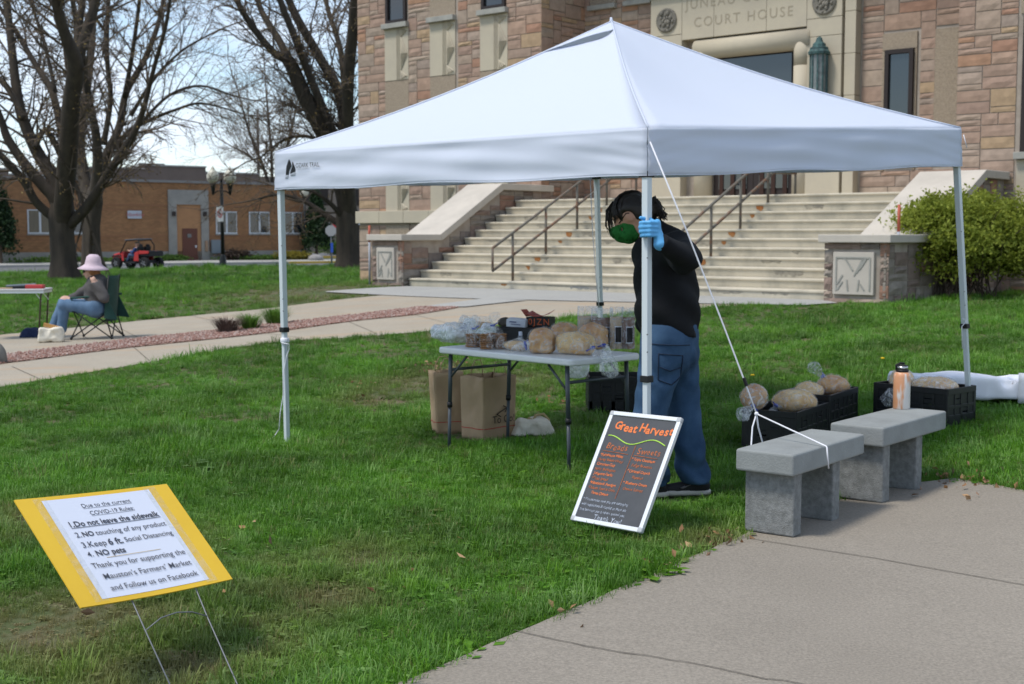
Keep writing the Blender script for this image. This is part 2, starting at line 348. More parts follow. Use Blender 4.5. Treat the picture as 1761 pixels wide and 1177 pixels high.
# plaza joints and crack: shallow dark seams
def seam(name, pts, wdt, parent, off=.034, wob=0.):
    P = [Vector((p.x, p.y)) for p in pts]; vs = []; L_ = []
    for i in range(len(P) - 1):
        n = max(2, int((P[i + 1] - P[i]).length / .05))
        for k in range(n + (i == len(P) - 2)): L_.append(P[i].lerp(P[i + 1], k / n))
    for i, p in enumerate(L_):
        d = (L_[min(i + 1, len(L_) - 1)] - L_[max(i - 1, 0)]).normalized(); nn = Vector((-d.y, d.x)); j = wob * mnoise.noise((p.x * 9, p.y * 9, 1)) + wob * .5 * mnoise.noise((p.x * 40, p.y * 40, 5))
        ww = wdt * (.6 + .6 * abs(mnoise.noise((p.x * 14, p.y * 14, 3))))
        for s_ in (-1, 1):
            a = p + nn * (j + s_ * ww); vs.append((a.x, a.y, gz(a.x, a.y) + off))
    mb = MB(); mb.add(vs, [(2 * i, 2 * i + 1, 2 * i + 3, 2 * i + 2) for i in range(len(L_) - 1)]); return mb.build(name, m_joint, parent, fix=False)
seam('joint', [gp(1283, 937), gp(1500, 972), gp(1761, 1020), gp(1761, 1020) + Vector((1.6, -1.1, 0))], .004, plaza)
seam('crack', [gp(885, 1099), gp(960, 1117), gp(1080, 1140), gp(1180, 1155), gp(1290, 1180), gp(1290, 1180) + Vector((.9, -.5, 0))], .0035, plaza, wob=.018)
# path with gravel bed towards the stairs
low = [gp(-60, 678), gp(0, 667), gp(200, 634), gp(460, 591), gp(600, 588 - 6), gp(745, 570), gp(870, 560), gp(993, 547), gp(1200, 531), gp(1330, 523)]
g_lo = [gp(-60, 640), gp(8, 627), gp(52, 621.6), gp(230, 599), gp(460, 574.6), gp(600, 555), gp(714, 543), gp(790, 530.5)]
g_up = [gp(-60, 622), gp(8, 612.5), gp(230, 585), gp(460, 560), gp(600, 544), gp(722, 529.5)]
up_ = [gp(-60, 585), gp(0, 577), gp(193, 557.6), gp(330, 544), gp(460, 531.5), gp(560, 519), gp(655, 509)]
w_lo = [gp(560, 504), gp(655, 509), gp(816, 515.5), gp(1000, 520), gp(1200, 524), gp(1380, 527)]
walk_back = [gp(1440, 523), gp(1412, 517.5), gp(1056, 505), gp(880, 499), gp(700, 494), gp(640, 497), gp(560, 503)]
xy = lambda L_: [(p.x, p.y) for p in L_]
path_poly = smooth_poly(xy(low), 4) + xy([gp(1380, 524)]) + xy(walk_back[1:5])[:0] + [(p.x, p.y) for p in (gp(1360, 519), gp(1056, 514), gp(816, 511))] + smooth_poly(xy(up_[::-1]), 4)
path = sheet('path', path_poly, m_path, .008, .4)
gravel_poly = smooth_poly(xy(g_lo), 4) + smooth_poly(xy(g_up[::-1]), 4)
m_gravbase = mat('gravel_base', (.27, .15, .115), .95, (.36, .23, .18), scale=30, bump=1, bscale=60)
gravel_bed = sheet('gravel_bed', gravel_poly, m_gravbase, .016, .4)
walk_poly = xy(w_lo[:4]) + xy([gp(907, 518), gp(800, 529.5), gp(722, 529.5), gp(816, 516)])[:0] + xy(w_lo[4:]) + xy(walk_back)
walk = sheet('pavement', walk_poly, m_walk, .02, .4)
apron = sheet('apron', xy([gp(722, 530), gp(800, 530), gp(907, 518.5), gp(830, 515.9)]), m_walk, .024, .4)
for k, (a, b) in enumerate([((230, 599), (262, 627)), ((460, 575), (520, 583)), ((193, 557), (240, 583)), ((600, 555), (650, 577)), ((714, 543), (800, 566)), ((330, 544), (420, 564)), ((52, 622), (0, 618)), ((20, 632), (75, 657))]):
    seam('joint', [gp(*a), gp(*b)], .006, path, off=.013)
# gravel stones
NG = 9000; gb = np.array(gravel_poly); P = rng.uniform(gb.min(0), gb.max(0), (NG * 6, 2)); P = P[in_poly(P, gravel_poly)][:NG]; Z = gz_arr(P)
ico = [(0,0,1),(.9,0,.3),(.28,.85,.3),(-.72,.53,.3),(-.72,-.53,.3),(.28,-.85,.3),(0,0,-.6)]; icf = [(0,1,2),(0,2,3),(0,3,4),(0,4,5),(0,5,1),(6,2,1),(6,3,2),(6,4,3),(6,5,4),(6,1,5)]
ico = np.array(ico); V = []; Fc = []
sc_ = rng.uniform(.008, .02, (len(P), 1, 1)) * rng.uniform(.7, 1.3, (len(P), 1, 3)); an = rng.uniform(0, 6.28, len(P)); c_, s_ = np.cos(an), np.sin(an)
B_ = ico[None] * sc_ * rng.uniform(.75, 1.25, (len(P), 7, 1)); X_ = B_[..., 0] * c_[:, None] - B_[..., 1] * s_[:, None]; Y_ = B_[..., 0] * s_[:, None] + B_[..., 1] * c_[:, None]
VV = np.stack([X_ + P[:, :1], Y_ + P[:, 1:], B_[..., 2] + Z[:, None] + .022], -1).reshape(-1, 3); FF = (np.array(icf)[None] + (np.arange(len(P)) * 7)[:, None, None]).reshape(-1, 3)
me = bpy.data.meshes.new('gravel'); me.from_pydata(VV.tolist(), [], FF.tolist())
at_ = me.attributes.new('rnd', 'FLOAT', 'POINT'); at_.data.foreach_set('value', np.repeat(rng.random(len(P)), 7))
def attr_ramp(name, cols, rough=.85, attr='rnd', bump=0, bscale=60, obj_random=False):
    if name in _mats: return _mats[name]
    m = bpy.data.materials.new(name); m.use_nodes = True; t = m.node_tree; b = t.nodes['Principled BSDF']; b.inputs['Roughness'].default_value = rough; b.inputs['Specular IOR Level'].default_value = .2; L = t.links.new
    r = t.nodes.new('ShaderNodeValToRGB'); r.color_ramp.interpolation = 'CONSTANT'
    while len(r.color_ramp.elements) < len(cols): r.color_ramp.elements.new(.5)
    for i, (c, e) in enumerate(zip(cols, r.color_ramp.elements)): e.position = i / len(cols); e.color = (*c, 1)
    if obj_random: s = t.nodes.new('ShaderNodeObjectInfo').outputs['Random']
    else: a = t.nodes.new('ShaderNodeAttribute'); a.attribute_name = attr; s = a.outputs['Fac']
    L(s, r.inputs[0]); g = t.nodes.new('ShaderNodeNewGeometry')
    n = t.nodes.new('ShaderNodeTexNoise'); n.inputs['Scale'].default_value = 7; n.inputs['Detail'].default_value = 7; L(g.outputs['Position'], n.inputs['Vector'])
    mr = t.nodes.new('ShaderNodeMapRange'); mr.inputs[1].default_value = .3; mr.inputs[2].default_value = .7; mr.inputs[3].default_value = .84; mr.inputs[4].default_value = 1.12; L(n.outputs[0], mr.inputs[0])
    mu = t.nodes.new('ShaderNodeMixRGB'); mu.blend_type = 'MULTIPLY'; mu.inputs[0].default_value = 1; L(r.outputs[0], mu.inputs[1]); L(mr.outputs[0], mu.inputs[2]); L(mu.outputs[0], b.inputs['Base Color'])
    if bump:
        n2 = t.nodes.new('ShaderNodeTexNoise'); n2.inputs['Scale'].default_value = bscale; n2.inputs['Detail'].default_value = 6; L(g.outputs['Position'], n2.inputs['Vector'])
        bp = t.nodes.new('ShaderNodeBump'); bp.inputs['Strength'].default_value = 1; bp.inputs['Distance'].default_value = bump; L(n2.outputs[0], bp.inputs['Height']); L(bp.outputs[0], b.inputs['Normal'])
    _mats[name] = m; return m
m_grav = attr_ramp('gravel_stone', [(.30, .17, .135), (.37, .255, .215), (.25, .135, .105), (.42, .33, .29), (.32, .21, .175), (.22, .125, .10)])
grav = tag(link_mesh('gravel', me, m_grav), 'crushed pink gravel filling the bed between the two paths', 'gravel', kind='stuff')
# street far behind: road, kerbs, pavement
m_asph = mat('asphalt', (.115, .115, .12), .9, (.15, .15, .155), scale=3, bump=.4, bscale=80)
def band(name, q0, q1, s0, s1, m, off):
    o = sheet(name, [tuple(sw(s0, q0)), tuple(sw(s1, q0)), tuple(sw(s1, q1)), tuple(sw(s0, q1))], m, off, 2.0); return o
band('road', 5.0, 18.6, -60, 70, m_asph, .02)
m_kerb = mat('kerb', (.36, .35, .33), .85, (.30, .29, .27), scale=2); m_yel = mat('kerb_yellow', (.62, .40, .05), .7, (.5, .33, .06), scale=4)
def kerb(name, q_, s0, s1, m, h=.15, wd=.25, n=20):
    mb = MB()
    for i in range(n):
        a = sw(s0 + (s1 - s0) * i / n, q_); b = sw(s0 + (s1 - s0) * (i + 1) / n, q_); z = gz(*a); e = SP * wd
        mb.prism([(*a, z - .1), (*(a + e), z - .1), (*(a + e), z + h), (*a, z + h)], (*a, z), (*b, gz(*b)))
    return tag(mb.build(name, m, None), kind='structure')
kerb('kerb', 5.0, 70, 3.5, m_kerb); kerb('kerb', 5.0, 3.5, -14, m_yel)
band('pavement', .9, 4.75, -14, 70, m_walk, .10)
kerb('kerb', -7.0, -2.2, -16, m_yel)
band('road', -22, -7.4, -2.5, -30, m_asph, .05)
# ================================================================= COURTHOUSE, STAIRS
STONE = [(0.345, 0.24, 0.181), (0.323, 0.235, 0.181), (0.364, 0.248, 0.182), (0.33, 0.257, 0.2), (0.337, 0.232, 0.173), (0.37, 0.219, 0.141), (0.348, 0.262, 0.201), (0.312, 0.214, 0.165), (0.333, 0.235, 0.181), (0.359, 0.274, 0.216), (0.382, 0.27, 0.17), (0.338, 0.235, 0.178), (0.311, 0.242, 0.196), (0.355, 0.244, 0.186), (0.341, 0.198, 0.136), (0.369, 0.287, 0.22)]
m_stone = attr_ramp('ashlar_stone', STONE, .9, bump=.003, bscale=12, obj_random=True)
m_stone_s = attr_ramp('ashlar_stone_far', STONE, .9, bump=.003, bscale=12)
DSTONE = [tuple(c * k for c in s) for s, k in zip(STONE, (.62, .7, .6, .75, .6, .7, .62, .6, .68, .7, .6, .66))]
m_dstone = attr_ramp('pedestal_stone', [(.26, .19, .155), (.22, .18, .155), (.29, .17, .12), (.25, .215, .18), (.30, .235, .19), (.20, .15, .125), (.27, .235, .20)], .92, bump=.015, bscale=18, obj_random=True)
m_mortar = mat('mortar', (.40, .345, .29), .95, (.31, .26, .215), scale=4)
m_lime = mat('limestone', (.50, .44, .33), .85, (.42, .37, .29), scale=1.2, detail=8, bump=.25, bscale=40, contrast=(.3, .75))
m_lime2 = mat('coping_limestone', (.44, .40, .345), .85, (.53, .48, .415), scale=1.6, detail=8, bump=.3, bscale=50, contrast=(.35, .7))
m_capside = mat('cap_limestone', (.36, .35, .31), .9, (.27, .265, .24), scale=4, detail=8, bump=.3, bscale=50)
m_pebble = mat('pebble_dash', (.36, .29, .215), .95, (.27, .215, .16), scale=26, detail=6, bump=1, bscale=60)
m_frame = mat('window_frame', (.028, .020, .018), .5)
m_glass = mat('window_glass', (.02, .025, .03), .04, spec=.9); m_copper = mat('aged_copper', (.07, .145, .14), .7, (.035, .06, .065), scale=14)
m_door = mat('door_wood', (.045, .018, .010), .4, (.03, .013, .008), scale=8, stretch=(6, 6, .5))
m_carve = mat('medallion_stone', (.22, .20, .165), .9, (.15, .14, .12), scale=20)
court = empty('courthouse', BP0, -BYAW, 'large courthouse of pink and tan rough stone with a pale limestone entrance', 'courthouse')
TW, TE = 4.72, 6.33
TENT2D = [(473, 264), (640, 200), (800, 140), (1052, 38), (1300, 110), (1652, 222), (1656, 288), (1113, 303), (473, 330)]
# a few rough-faced unit stones, shared by every block (x,z in 0..1, face towards -y)
def unit_stone(seed):
    r_ = random.Random(seed); nx, nz = 3, 2; vs = []; fs = []
    for j in range(nz + 1):
        for i in range(nx + 1):
            edge = i in (0, nx) or j in (0, nz)
            vs.append((i / nx - .5, 0 if edge else -(.45 + .55 * r_.random()), j / nz - .5))
    q = nx + 1
    fs = [(j * q + i, j * q + i + 1, (j + 1) * q + i + 1, (j + 1) * q + i) for j in range(nz) for i in range(nx)]
    ring = [i for i in range(q)] + [j * q + nx for j in range(1, nz + 1)] + [nz * q + i for i in range(nx - 1, -1, -1)] + [j * q for j in range(nz - 1, 0, -1)]
    k = len(vs); vs += [(vs[i][0], 1.2, vs[i][2]) for i in ring]
    fs += [(ring[(a + 1) % len(ring)], ring[a], k + a, k + (a + 1) % len(ring)) for a in range(len(ring))]
    return vs, fs
USTONES = []
for i_ in range(10):
    vs_, fs_ = unit_stone(i_); me_ = bpy.data.meshes.new('stone'); me_.from_pydata(vs_, [], fs_); me_.materials.append(m_stone); USTONES.append((me_, np.array(vs_), fs_))
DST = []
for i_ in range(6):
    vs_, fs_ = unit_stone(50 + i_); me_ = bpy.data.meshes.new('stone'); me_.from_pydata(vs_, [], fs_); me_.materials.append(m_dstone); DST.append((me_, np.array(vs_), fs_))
def ashlar(u0, u1, z0, z1, holes=(), cw=.155, ch=.107, seed=1, gap=.017):
    """random ashlar: list of (u, z, w, h)"""
    r_ = random.Random(seed); nx = max(1, round((u1 - u0) / cw)); nz_ = max(1, round((z1 - z0) / ch)); cw = (u1 - u0) / nx; ch = (z1 - z0) / nz_
    free = np.ones((nx, nz_), bool)
    for (a, b, c, d) in holes:
        i0, i1 = int(round((a - u0) / cw)), int(round((b - u0) / cw)); j0, j1 = int(round((c - z0) / ch)), int(round((d - z0) / ch)); free[max(0, i0):max(0, i1), max(0, j0):max(0, j1)] = False
    L_ = []
    for j in range(nz_):
        for i in range(nx):
            if not free[i, j]: continue
            h = r_.choice((1, 1, 1, 2, 2, 2, 3)); wd = r_.choice((2, 2, 3, 3, 3, 4, 5)) if h < 3 else r_.choice((2, 3, 4))
            w_ = 1
            while w_ < wd and i + w_ < nx and free[i + w_, j]: w_ += 1
            if i + w_ < nx and free[i + w_, j] and (i + w_ + 1 >= nx or not free[i + w_ + 1, j]): w_ += 1
            hh = 1
            while hh < h and j + hh < nz_ and free[i:i + w_, j + hh].all(): hh += 1
            free[i:i + w_, j:j + hh] = False
            L_.append((u0 + (i + w_ / 2) * cw, z0 + (j + hh / 2) * ch, w_ * cw - gap, hh * ch - gap))
    return L_
STUFF_V, STUFF_F, STUFF_R = [], [], []
CAND = []   # courthouse stones waiting for ranking
def wall_stones(lst, plane, tval, wall, depth=.03):
    """plane 'T': facing -y at y=tval; 'U': facing +x at x=tval (u coordinate then runs along y)"""
    for (u, z, w_, h_) in lst:
        loc = Vector((u, tval, z)) if plane == 'T' else Vector((tval, u, z))
        rot = 0 if plane == 'T' else math.pi / 2
        CAND.append((loc, rot, w_, h_, wall, depth * random.uniform(.2, .7)))
def panel_relief(name, u0, u1, z0, z1, t, parent):
    """limestone panel with a plain left half, a ribbed strip and chevrons on the right"""
    mb = MB(); d = .05; um = u0 + (u1 - u0) * .52; w_ = u1 - u0
    mb.box(((u0 + u1) / 2, t + d / 2, (z0 + z1) / 2), (w_, d, z1 - z0)); ob = mb.build(name, m_lime, parent)
    rb = MB()
    for k in (.0, .05, .10): rb.box((um + k * w_, t - .008, (z0 + z1) / 2), (.018, .02, z1 - z0 - .02))
    tag(rb.build('rib', m_lime, ob), kind='stuff')
    cb = MB(); a0, a1 = um + .16 * w_, u1 - .03; zc = (z0 + z1) / 2; hz_ = (z1 - z0) / 2; y_ = t - .008
    for k in range(4):
        ax_ = a1 - .01 - .06 * k; ar = hz_ * (.62 - .13 * k)
        if ax_ > a0 + .04: cb.tube([(a0 + .01, y_, zc + ar), (ax_, y_ - .02, zc), (a0 + .01, y_, zc - ar)], .019, 4)
    for sgn in (-1, 1):
        for k in range(4): cb.tube([(a0 + .01, y_, zc + sgn * hz_ * .66), (a0 + .01 + (a1 - a0 - .02) * (k + .4) / 3.6, y_ - .015, zc + sgn * hz_ * (.97 - .03 * k))], [.010, .019], 4)
    tag(cb.build('chevron', m_lime, ob), kind='stuff'); return ob
def window(u0, u1, z0, z1, t, parent):
    f_ = MB(); a = .085
    for (c, d) in (((u0 + a / 2, t + .03, (z0 + z1) / 2), (a, .1, z1 - z0)), ((u1 - a / 2, t + .03, (z0 + z1) / 2), (a, .1, z1 - z0)), (((u0 + u1) / 2, t + .03, z0 + a / 2), (u1 - u0 - 2 * a, .1, a)), (((u0 + u1) / 2, t + .03, z1 - a / 2), (u1 - u0 - 2 * a, .1, a))): f_.box(c, d)
    o = f_.build('window', m_frame, parent); g = MB(); g.box(((u0 + u1) / 2, t + .045, (z0 + z1) / 2), (u1 - u0 - .15, .012, z1 - z0 - .15)); g.build('pane', m_glass, o); return o
# ---- left wing
ZT = 8.6; wl, wL = -.3, -6.45
cols = [(-5.44, -4.58), (-3.85, -2.98), (-2.19, -1.31)]
lw = MB(); lw.box(((wl + wL) / 2, TW + .13, (ZT - 1.2) / 2), (wl - wL - .02, .2, ZT + 1.2)); lw_o = lw.build('wall', m_mortar, court)
holes = [(a, b, 1.65, ZT) for a, b in cols] + [(wL, wl, 1.34, 1.65)]
holes += [(-5.44, -4.58, .55, 1.34)]
wall_stones(ashlar(wL, wl, -.75, ZT, holes, seed=3), 'T', TW + .012, lw_o)
belt = MB()
for i_ in range(7):
    a = wL - .04 + i_ * (wl - wL + .04) / 7; b = wL - .04 + (i_ + 1) * (wl - wL + .04) / 7; belt.box(((a + b) / 2, TW - .02, 1.495), (b - a - .006, .14, .31))
belt.build('belt_course', m_lime, court, bevel=.01)
mb = MB(); mb.box((-5.01, TW + .02, .95), (.84, .06, .74)); mb.build('infill_panel', m_pebble, court)
for k, (a, b) in enumerate(cols):
    a += .01; b -= .01
    panel_relief('relief_panel', a, b, 1.652, 2.75, TW - .0, court)
    mb = MB(); mb.box(((a + b) / 2, TW + .03, (2.752 + 4.93) / 2), (b - a, .05, 4.93 - 2.752)); mb.build('infill_panel', m_pebble, court)
    panel_relief('relief_panel', a, b, 4.95, 6.24, TW - .0, court)
    mb = MB(); mb.box(((a + b) / 2, TW - .03, 6.305), (b - a + .05, .18, .125)); mb.build('sill', m_capside, court, bevel=.008)
    if k != 1: window(a + .06, b - .06, 6.37, 8.3, TW - .02, court)
    else: mb = MB(); mb.box(((a + b) / 2, TW + .03, 7.4), (b - a, .05, 2.06)); mb.build('infill_panel', m_pebble, court)
    for s_ in (a - .002, b + .002):
        pass
# left gable side of the wing (west face, receding)
mb = MB(); mb.box((wL + .08, TW + 6, (ZT - 1.2) / 2), (.12, 11.9, ZT + 1.2)); mb.build('wall', m_mortar, court)
# return wall between wing and entrance, facing +x
mb = MB(); mb.box((wl - .10, (TW + TE) / 2 + .12, ZT / 2), (.12, TE - TW - .2, ZT)); rt_o = mb.build('wall', m_mortar, court)
wall_stones(ashlar(TW + .01, TE + .2, 1.2, ZT, (), seed=5), 'U', wl + .0, rt_o)
# ---- entrance wall
ew = MB(); ew.box((4.3, TE + .16, ZT / 2), (9.3, .2, ZT)); ew_o = ew.build('wall', m_mortar, court)
S0, S1 = 1.78, 6.50            # limestone surround
eh = [(S0 - .05, S1 + .32, 0, 7.0), (7.27, 8.02, 2.4, 5.1), (8.32, 8.84, 2.4, 5.1), (-.12, .63, 6.42, ZT), (.91, 1.64, 6.42, ZT)]
wall_stones(ashlar(-.3, 9.0, 1.7, ZT, eh, seed=8), 'T', TE + .042, ew_o)
for (a, b) in ((-.12, .63), (.91, 1.64)):
    mb = MB(); mb.box(((a + b) / 2, TE - .0, 6.40), (b - a + .05, .16, .11)); mb.build('sill', m_capside, court, bevel=.008)
    mb = MB(); mb.box(((a + b) / 2, TE + .05, 7.5), (b - a - .01, .05, 2.08)); mb.build('infill_panel', m_pebble, court)
mb = MB(); mb.box((8.58, TE + .07, 3.75), (.51, .05, 2.68)); mb.build('infill_panel', m_pebble, court)
mb = MB()
for c, d in (((7.645, TE + .05, 4.93), (.73, .06, .33)), ((7.315, TE + .05, 3.55), (.07, .06, 2.4)), ((7.985, TE + .05, 3.55), (.05, .06, 2.4))): mb.box(c, d)
mb.build('infill_panel', m_pebble, court)
window(7.36, 7.96, 2.5, 4.76, TE - .03, court)
# limestone surround: frieze, pilasters, rounded jambs and lintel
TS = TE - .22
D0, D1 = 3.34, 5.36; JW = .42; LZ = 5.38
def slab(name, u0, u1, z0, z1, t=TS, dep=.34, m=m_lime, par=court, bev=.006):
    mb = MB(); mb.box(((u0 + u1) / 2, t + dep / 2, (z0 + z1) / 2), (u1 - u0 - .008, dep, z1 - z0 - .008)); return mb.build(name, m, par, bevel=bev)
for (u0, u1) in ((S0, 2.62), (2.62, 3.45), (3.45, 4.75), (4.75, 5.70), (5.70, S1)):
    z1 = 6.40; z0 = LZ if 2.6 < (u0 + u1) / 2 < 5.7 else 5.52
    slab('frieze_block', u0, u1, z0, z1)
for (u0, u1) in ((S0, 2.62), (5.70, S1)):
    for (z0, z1) in ((1.78, 2.9), (2.9, 3.9), (3.9, 4.75), (4.75, 5.15), (5.15, 5.52)): slab('pilaster_block', u0, u1, z0, z1, t=TS + .006)
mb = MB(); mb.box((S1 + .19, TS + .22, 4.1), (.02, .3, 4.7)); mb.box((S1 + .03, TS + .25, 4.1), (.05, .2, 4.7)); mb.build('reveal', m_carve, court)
for z0, z1 in ((1.78, 3.9), (3.9, 4.75), (4.75, 5.6), (5.6, 6.4)): slab('pilaster_return', S1 + .05, S1 + .30, z0, z1, t=TS + .02, dep=.3)
def halfround(name, p, q, r, par=court):
    mb = MB(); mb.tube([p, q], r, 24); return mb.build(name, m_lime, par, True)
rj = .21
for uc in (D0 - rj, D1 + rj):
    for z0, z1 in ((1.78, 3.3), (3.3, 4.6), (4.6, 5.13)): halfround('rounded_jamb', (uc, TS + .15, z0), (uc, TS + .15, z1 - .006), rj)
halfround('rounded_lintel', (D0 - 2 * rj + .02, TS + .15, 5.15), (D1 + 2 * rj - .02, TS + .15, 5.15), .225)
mb = MB(); mb.box(((S0 + S1) / 2, TS + .1, 6.46), (S1 - S0 + .1, .42, .10)); mb.build('copper_flashing', m_copper, court)
mb = MB(); mb.box(((S0 + S1) / 2, TS + .3, 7.5), (S1 - S0 - .3, .3, 1.9)); mb.build('upper_panel', m_glass, court)
# carved lettering, medallions, lantern
mletter = mat('carved_letter', (.34, .29, .215), .9)
Mf = lambda u, z: Matrix.Translation((u, TS - .001, z)) @ Matrix.Rotation(math.pi / 2, 4, 'X')
text_obj('carved_lettering', 'JUNEAU COUNTY', mletter, court, Mf(4.16, 6.14), .30, .004, spacing=1.25)
text_obj('carved_lettering', 'COURT HOUSE', mletter, court, Mf(4.16, 5.73), .30, .004, spacing=1.25)
for uc, zc in ((2.22, 5.86), (6.1, 5.84)):
    mb = MB(); mb.lathe([(.27, 0), (.27, .03), (.24, .05), (.2, .035), (.0, .04)], n=24, M=Matrix.Rotation(math.pi / 2, 3, 'X')); md = mb.build('medallion', m_carve, court); md.location = (uc, TS + .0, zc)
    kb = MB()
    for k in range(16):
        a_ = 2.4 * k; r_ = .03 + .012 * k; kb.ball((r_ * math.cos(a_), -.045, r_ * math.sin(a_)), .03 + .012 * (k % 3), 6, 5, (1, .8, 1.2))
    tag(kb.build('carving', m_carve, md, True), kind='stuff')
def lantern(u, z0):
    la = MB(); la.lathe([(.17, 0), (.17, 1.0)], n=10); lo = la.build('wall_lantern', mat('lantern_glass', (.23, .25, .25), .3, (.12, .14, .14), scale=9), court); lo.location = (u, TS - .16, z0)
    rbm = MB()
    for k in range(10): rbm.box((.175 * math.cos(k * .6283), .175 * math.sin(k * .6283), .5), (.03, .03, 1.0), (0, 0, k * .6283))
    rbm.build('rib', m_copper, lo); cp_ = MB(); cp_.lathe([(.22, 1.0), (.23, 1.05), (.19, 1.1), (.19, 1.14), (.14, 1.16), (.13, 1.22), (.08, 1.26), (.055, 1.34), (.0, 1.38)], n=10); cp_.build('cap', m_copper, lo)
    bp_ = MB(); bp_.lathe([(.02, -.3), (.10, -.2), (.2, -.06), (.2, 0)], n=10); bp_.build('bracket', m_copper, lo); return lo
lantern(6.08, 3.75); lantern(2.2, 3.75)
# doors
dr = slab('transom', D0, D1, 4.05, 5.0, t=TE + .02, dep=.05, m=m_frame, bev=0)
mb = MB(); mb.box(((D0 + D1) / 2, TE + .0, 4.53), (D1 - D0 - .2, .03, .74)); mb.build('pane', m_glass, dr)
for k in range(2):
    a = D0 + k * (D1 - D0) / 2; b = a + (D1 - D0) / 2
    do = slab('door', a, b, 1.80, 4.04, t=TE + .03, dep=.06, m=m_frame, bev=.004)
    mb = MB(); mb.box(((a + b) / 2, TE + .018, 3.0), (b - a - .3, .02, 1.9)); mb.build('pane', m_glass, do)
    for s_ in (-.28, .0, .28): pb = MB(); pb.box(((a + b) / 2 + s_, TE + .0, 2.9), (.10, .02, 2.0)); pb.build('panel', m_door, do)
    hb = MB(); hb.tube([(b - .1 if k == 0 else a + .1, TE - .03, 2.7), (b - .1 if k == 0 else a + .1, TE - .03, 3.05)], .015); hb.build('handle', m_capside, do)
# ---- right wing
rl, rr = 9.48, 16.5
rw = MB(); rw.box(((rl + rr) / 2, TW + .13, ZT / 2 - .3), (rr - rl - .02, .2, ZT + .6)); rw_o = rw.build('wall', m_mortar, court)
rcol = [(10.60, 11.46)]
wall_stones(ashlar(rl, 13.2, -.3, ZT, [(a, b, 1.65, ZT) for a, b in rcol], seed=11), 'T', TW + .012, rw_o)
for a, b in rcol:
    a += .01; b -= .01; panel_relief('relief_panel', a, b, 1.0, 2.38, TW, court); mb = MB(); mb.box(((a + b) / 2, TW - .03, 2.45), (b - a + .05, .18, .125)); mb.build('sill', m_capside, court, bevel=.008)
    window(a + .06, b - .06, 2.52, 4.9, TW - .02, court); mb = MB(); mb.box(((a + b) / 2, TW + .03, 6.7), (b - a, .05, 3.5)); mb.build('infill_panel', m_pebble, court)
mb = MB(); mb.box((wL / 2 + 8, 13, ZT - .1), (27, 16, .2)); mb.build('roof', m_capside, court)
mb = MB(); mb.box((rr, 12.5, ZT / 2), (.2, 15.3, ZT - .5)); mb.build('wall', m_mortar, court)
# rank the stones: the 300 that show largest become parts, the rest one mass
Mc = court.matrix_world.copy() if False else Matrix.Translation(BP0) @ Matrix.Rotation(-BYAW, 4, 'Z')
sc = []
for c in CAND:
    p = Mc @ c[0]; q_ = proj_arr([p])[0]
    vis = -12 < q_[0] < 1775 and -12 < q_[1] < 560 and not in_poly([q_], TENT2D)[0]
    sc.append(c[2] * c[3] / p.y ** 2 * (.5 if c[1] else 1) if vis else -1)
order = np.argsort(sc)[::-1]
for rank, i_ in enumerate(order):
    loc, rot, w_, h_, wall, dep = CAND[i_]
    if rank < 300 and sc[i_] > 0:
        o = bpy.data.objects.new('stone', USTONES[rank % 10][0]); COL.objects.link(o); o.parent = wall; o.location = loc; o.rotation_euler = (0, 0, rot); o.scale = (w_, dep, h_)
    else:
        vs_ = USTONES[rank % 10][1] * np.array([w_, dep, h_]); c_, s_ = math.cos(rot), math.sin(rot)
        vs_ = np.stack([vs_[:, 0] * c_ - vs_[:, 1] * s_, vs_[:, 0] * s_ + vs_[:, 1] * c_, vs_[:, 2]], 1) + np.array(loc)
        k = len(STUFF_V); STUFF_V.extend(vs_.tolist()); STUFF_F.extend([tuple(a + k for a in f) for f in USTONES[rank % 10][2]]); STUFF_R.extend([random.random()] * len(vs_))
me = bpy.data.meshes.new('stone_facing'); me.from_pydata(STUFF_V, [], STUFF_F); a_ = me.attributes.new('rnd', 'FLOAT', 'POINT'); a_.data.foreach_set('value', STUFF_R)
tag(link_mesh('stone_facing', me, m_stone_s, court), kind='stuff')
# ================================================================= STAIRS
RS, TD, NW = .165, .338, 9.30
m_step = mat('step_concrete', (.54, .485, .38), .9, (.35, .32, .255), scale=1.6, detail=10, bump=.4, bscale=70, contrast=(.42, .78), stretch=(1.6, 1, 1.2))
stairs = empty('stairs', BP0, -BYAW, 'wide flight of weathered pale concrete steps up to the courthouse doors', 'stairs')
for k in range(11):
    d = TD if k < 10 else TE - 10 * TD + .3
    mb = MB(); zt = (k + 1) * RS; y0 = k * TD; n = 26
    prof = [(y0 + .03, zt - RS - (.25 if k == 0 else .0)), (y0 + .01, zt - .05), (y0 - .012, zt - .035), (y0 - .012, zt - .012), (y0 + .002, zt), (y0 + d + .02, zt + .002), (y0 + d + .02, zt - RS)]
    mb.prism([(.06, y, z) for y, z in prof], (0, 0, 0), (NW, 0, 0)); mb.build('step', m_step, stairs)
m_rust = mat('rust_stain', (.30, .10, .025), .9, (.36, .20, .085), scale=14, contrast=(.35, .7))
m_dirt = mat('dark_stain', (.24, .22, .185), .9, (.40, .36, .285), scale=9, contrast=(.35, .62))
rs_ = random.Random(4)
def stain(u0, u1, k, m, z0=0., z1=1.):
    zt = (k + 1) * RS; y0 = k * TD; mb = MB(); n = max(3, int((u1 - u0) / .04))
    vs = []
    for i in range(n + 1):
        u = u0 + (u1 - u0) * i / n; e = .0 if 0 < i < n else .3
        vs += [(u, y0 + .0055 - .002, zt - .055), (u, y0 + .022 - .002, zt - .055 - (RS - .06) * (1 - z0 - e) * (.6 + .4 * rs_.random()))]
    mb.add(vs, [(2 * i, 2 * i + 1, 2 * i + 3, 2 * i + 2) for i in range(n)]); mb.build('stain', m, stairs, fix=False)
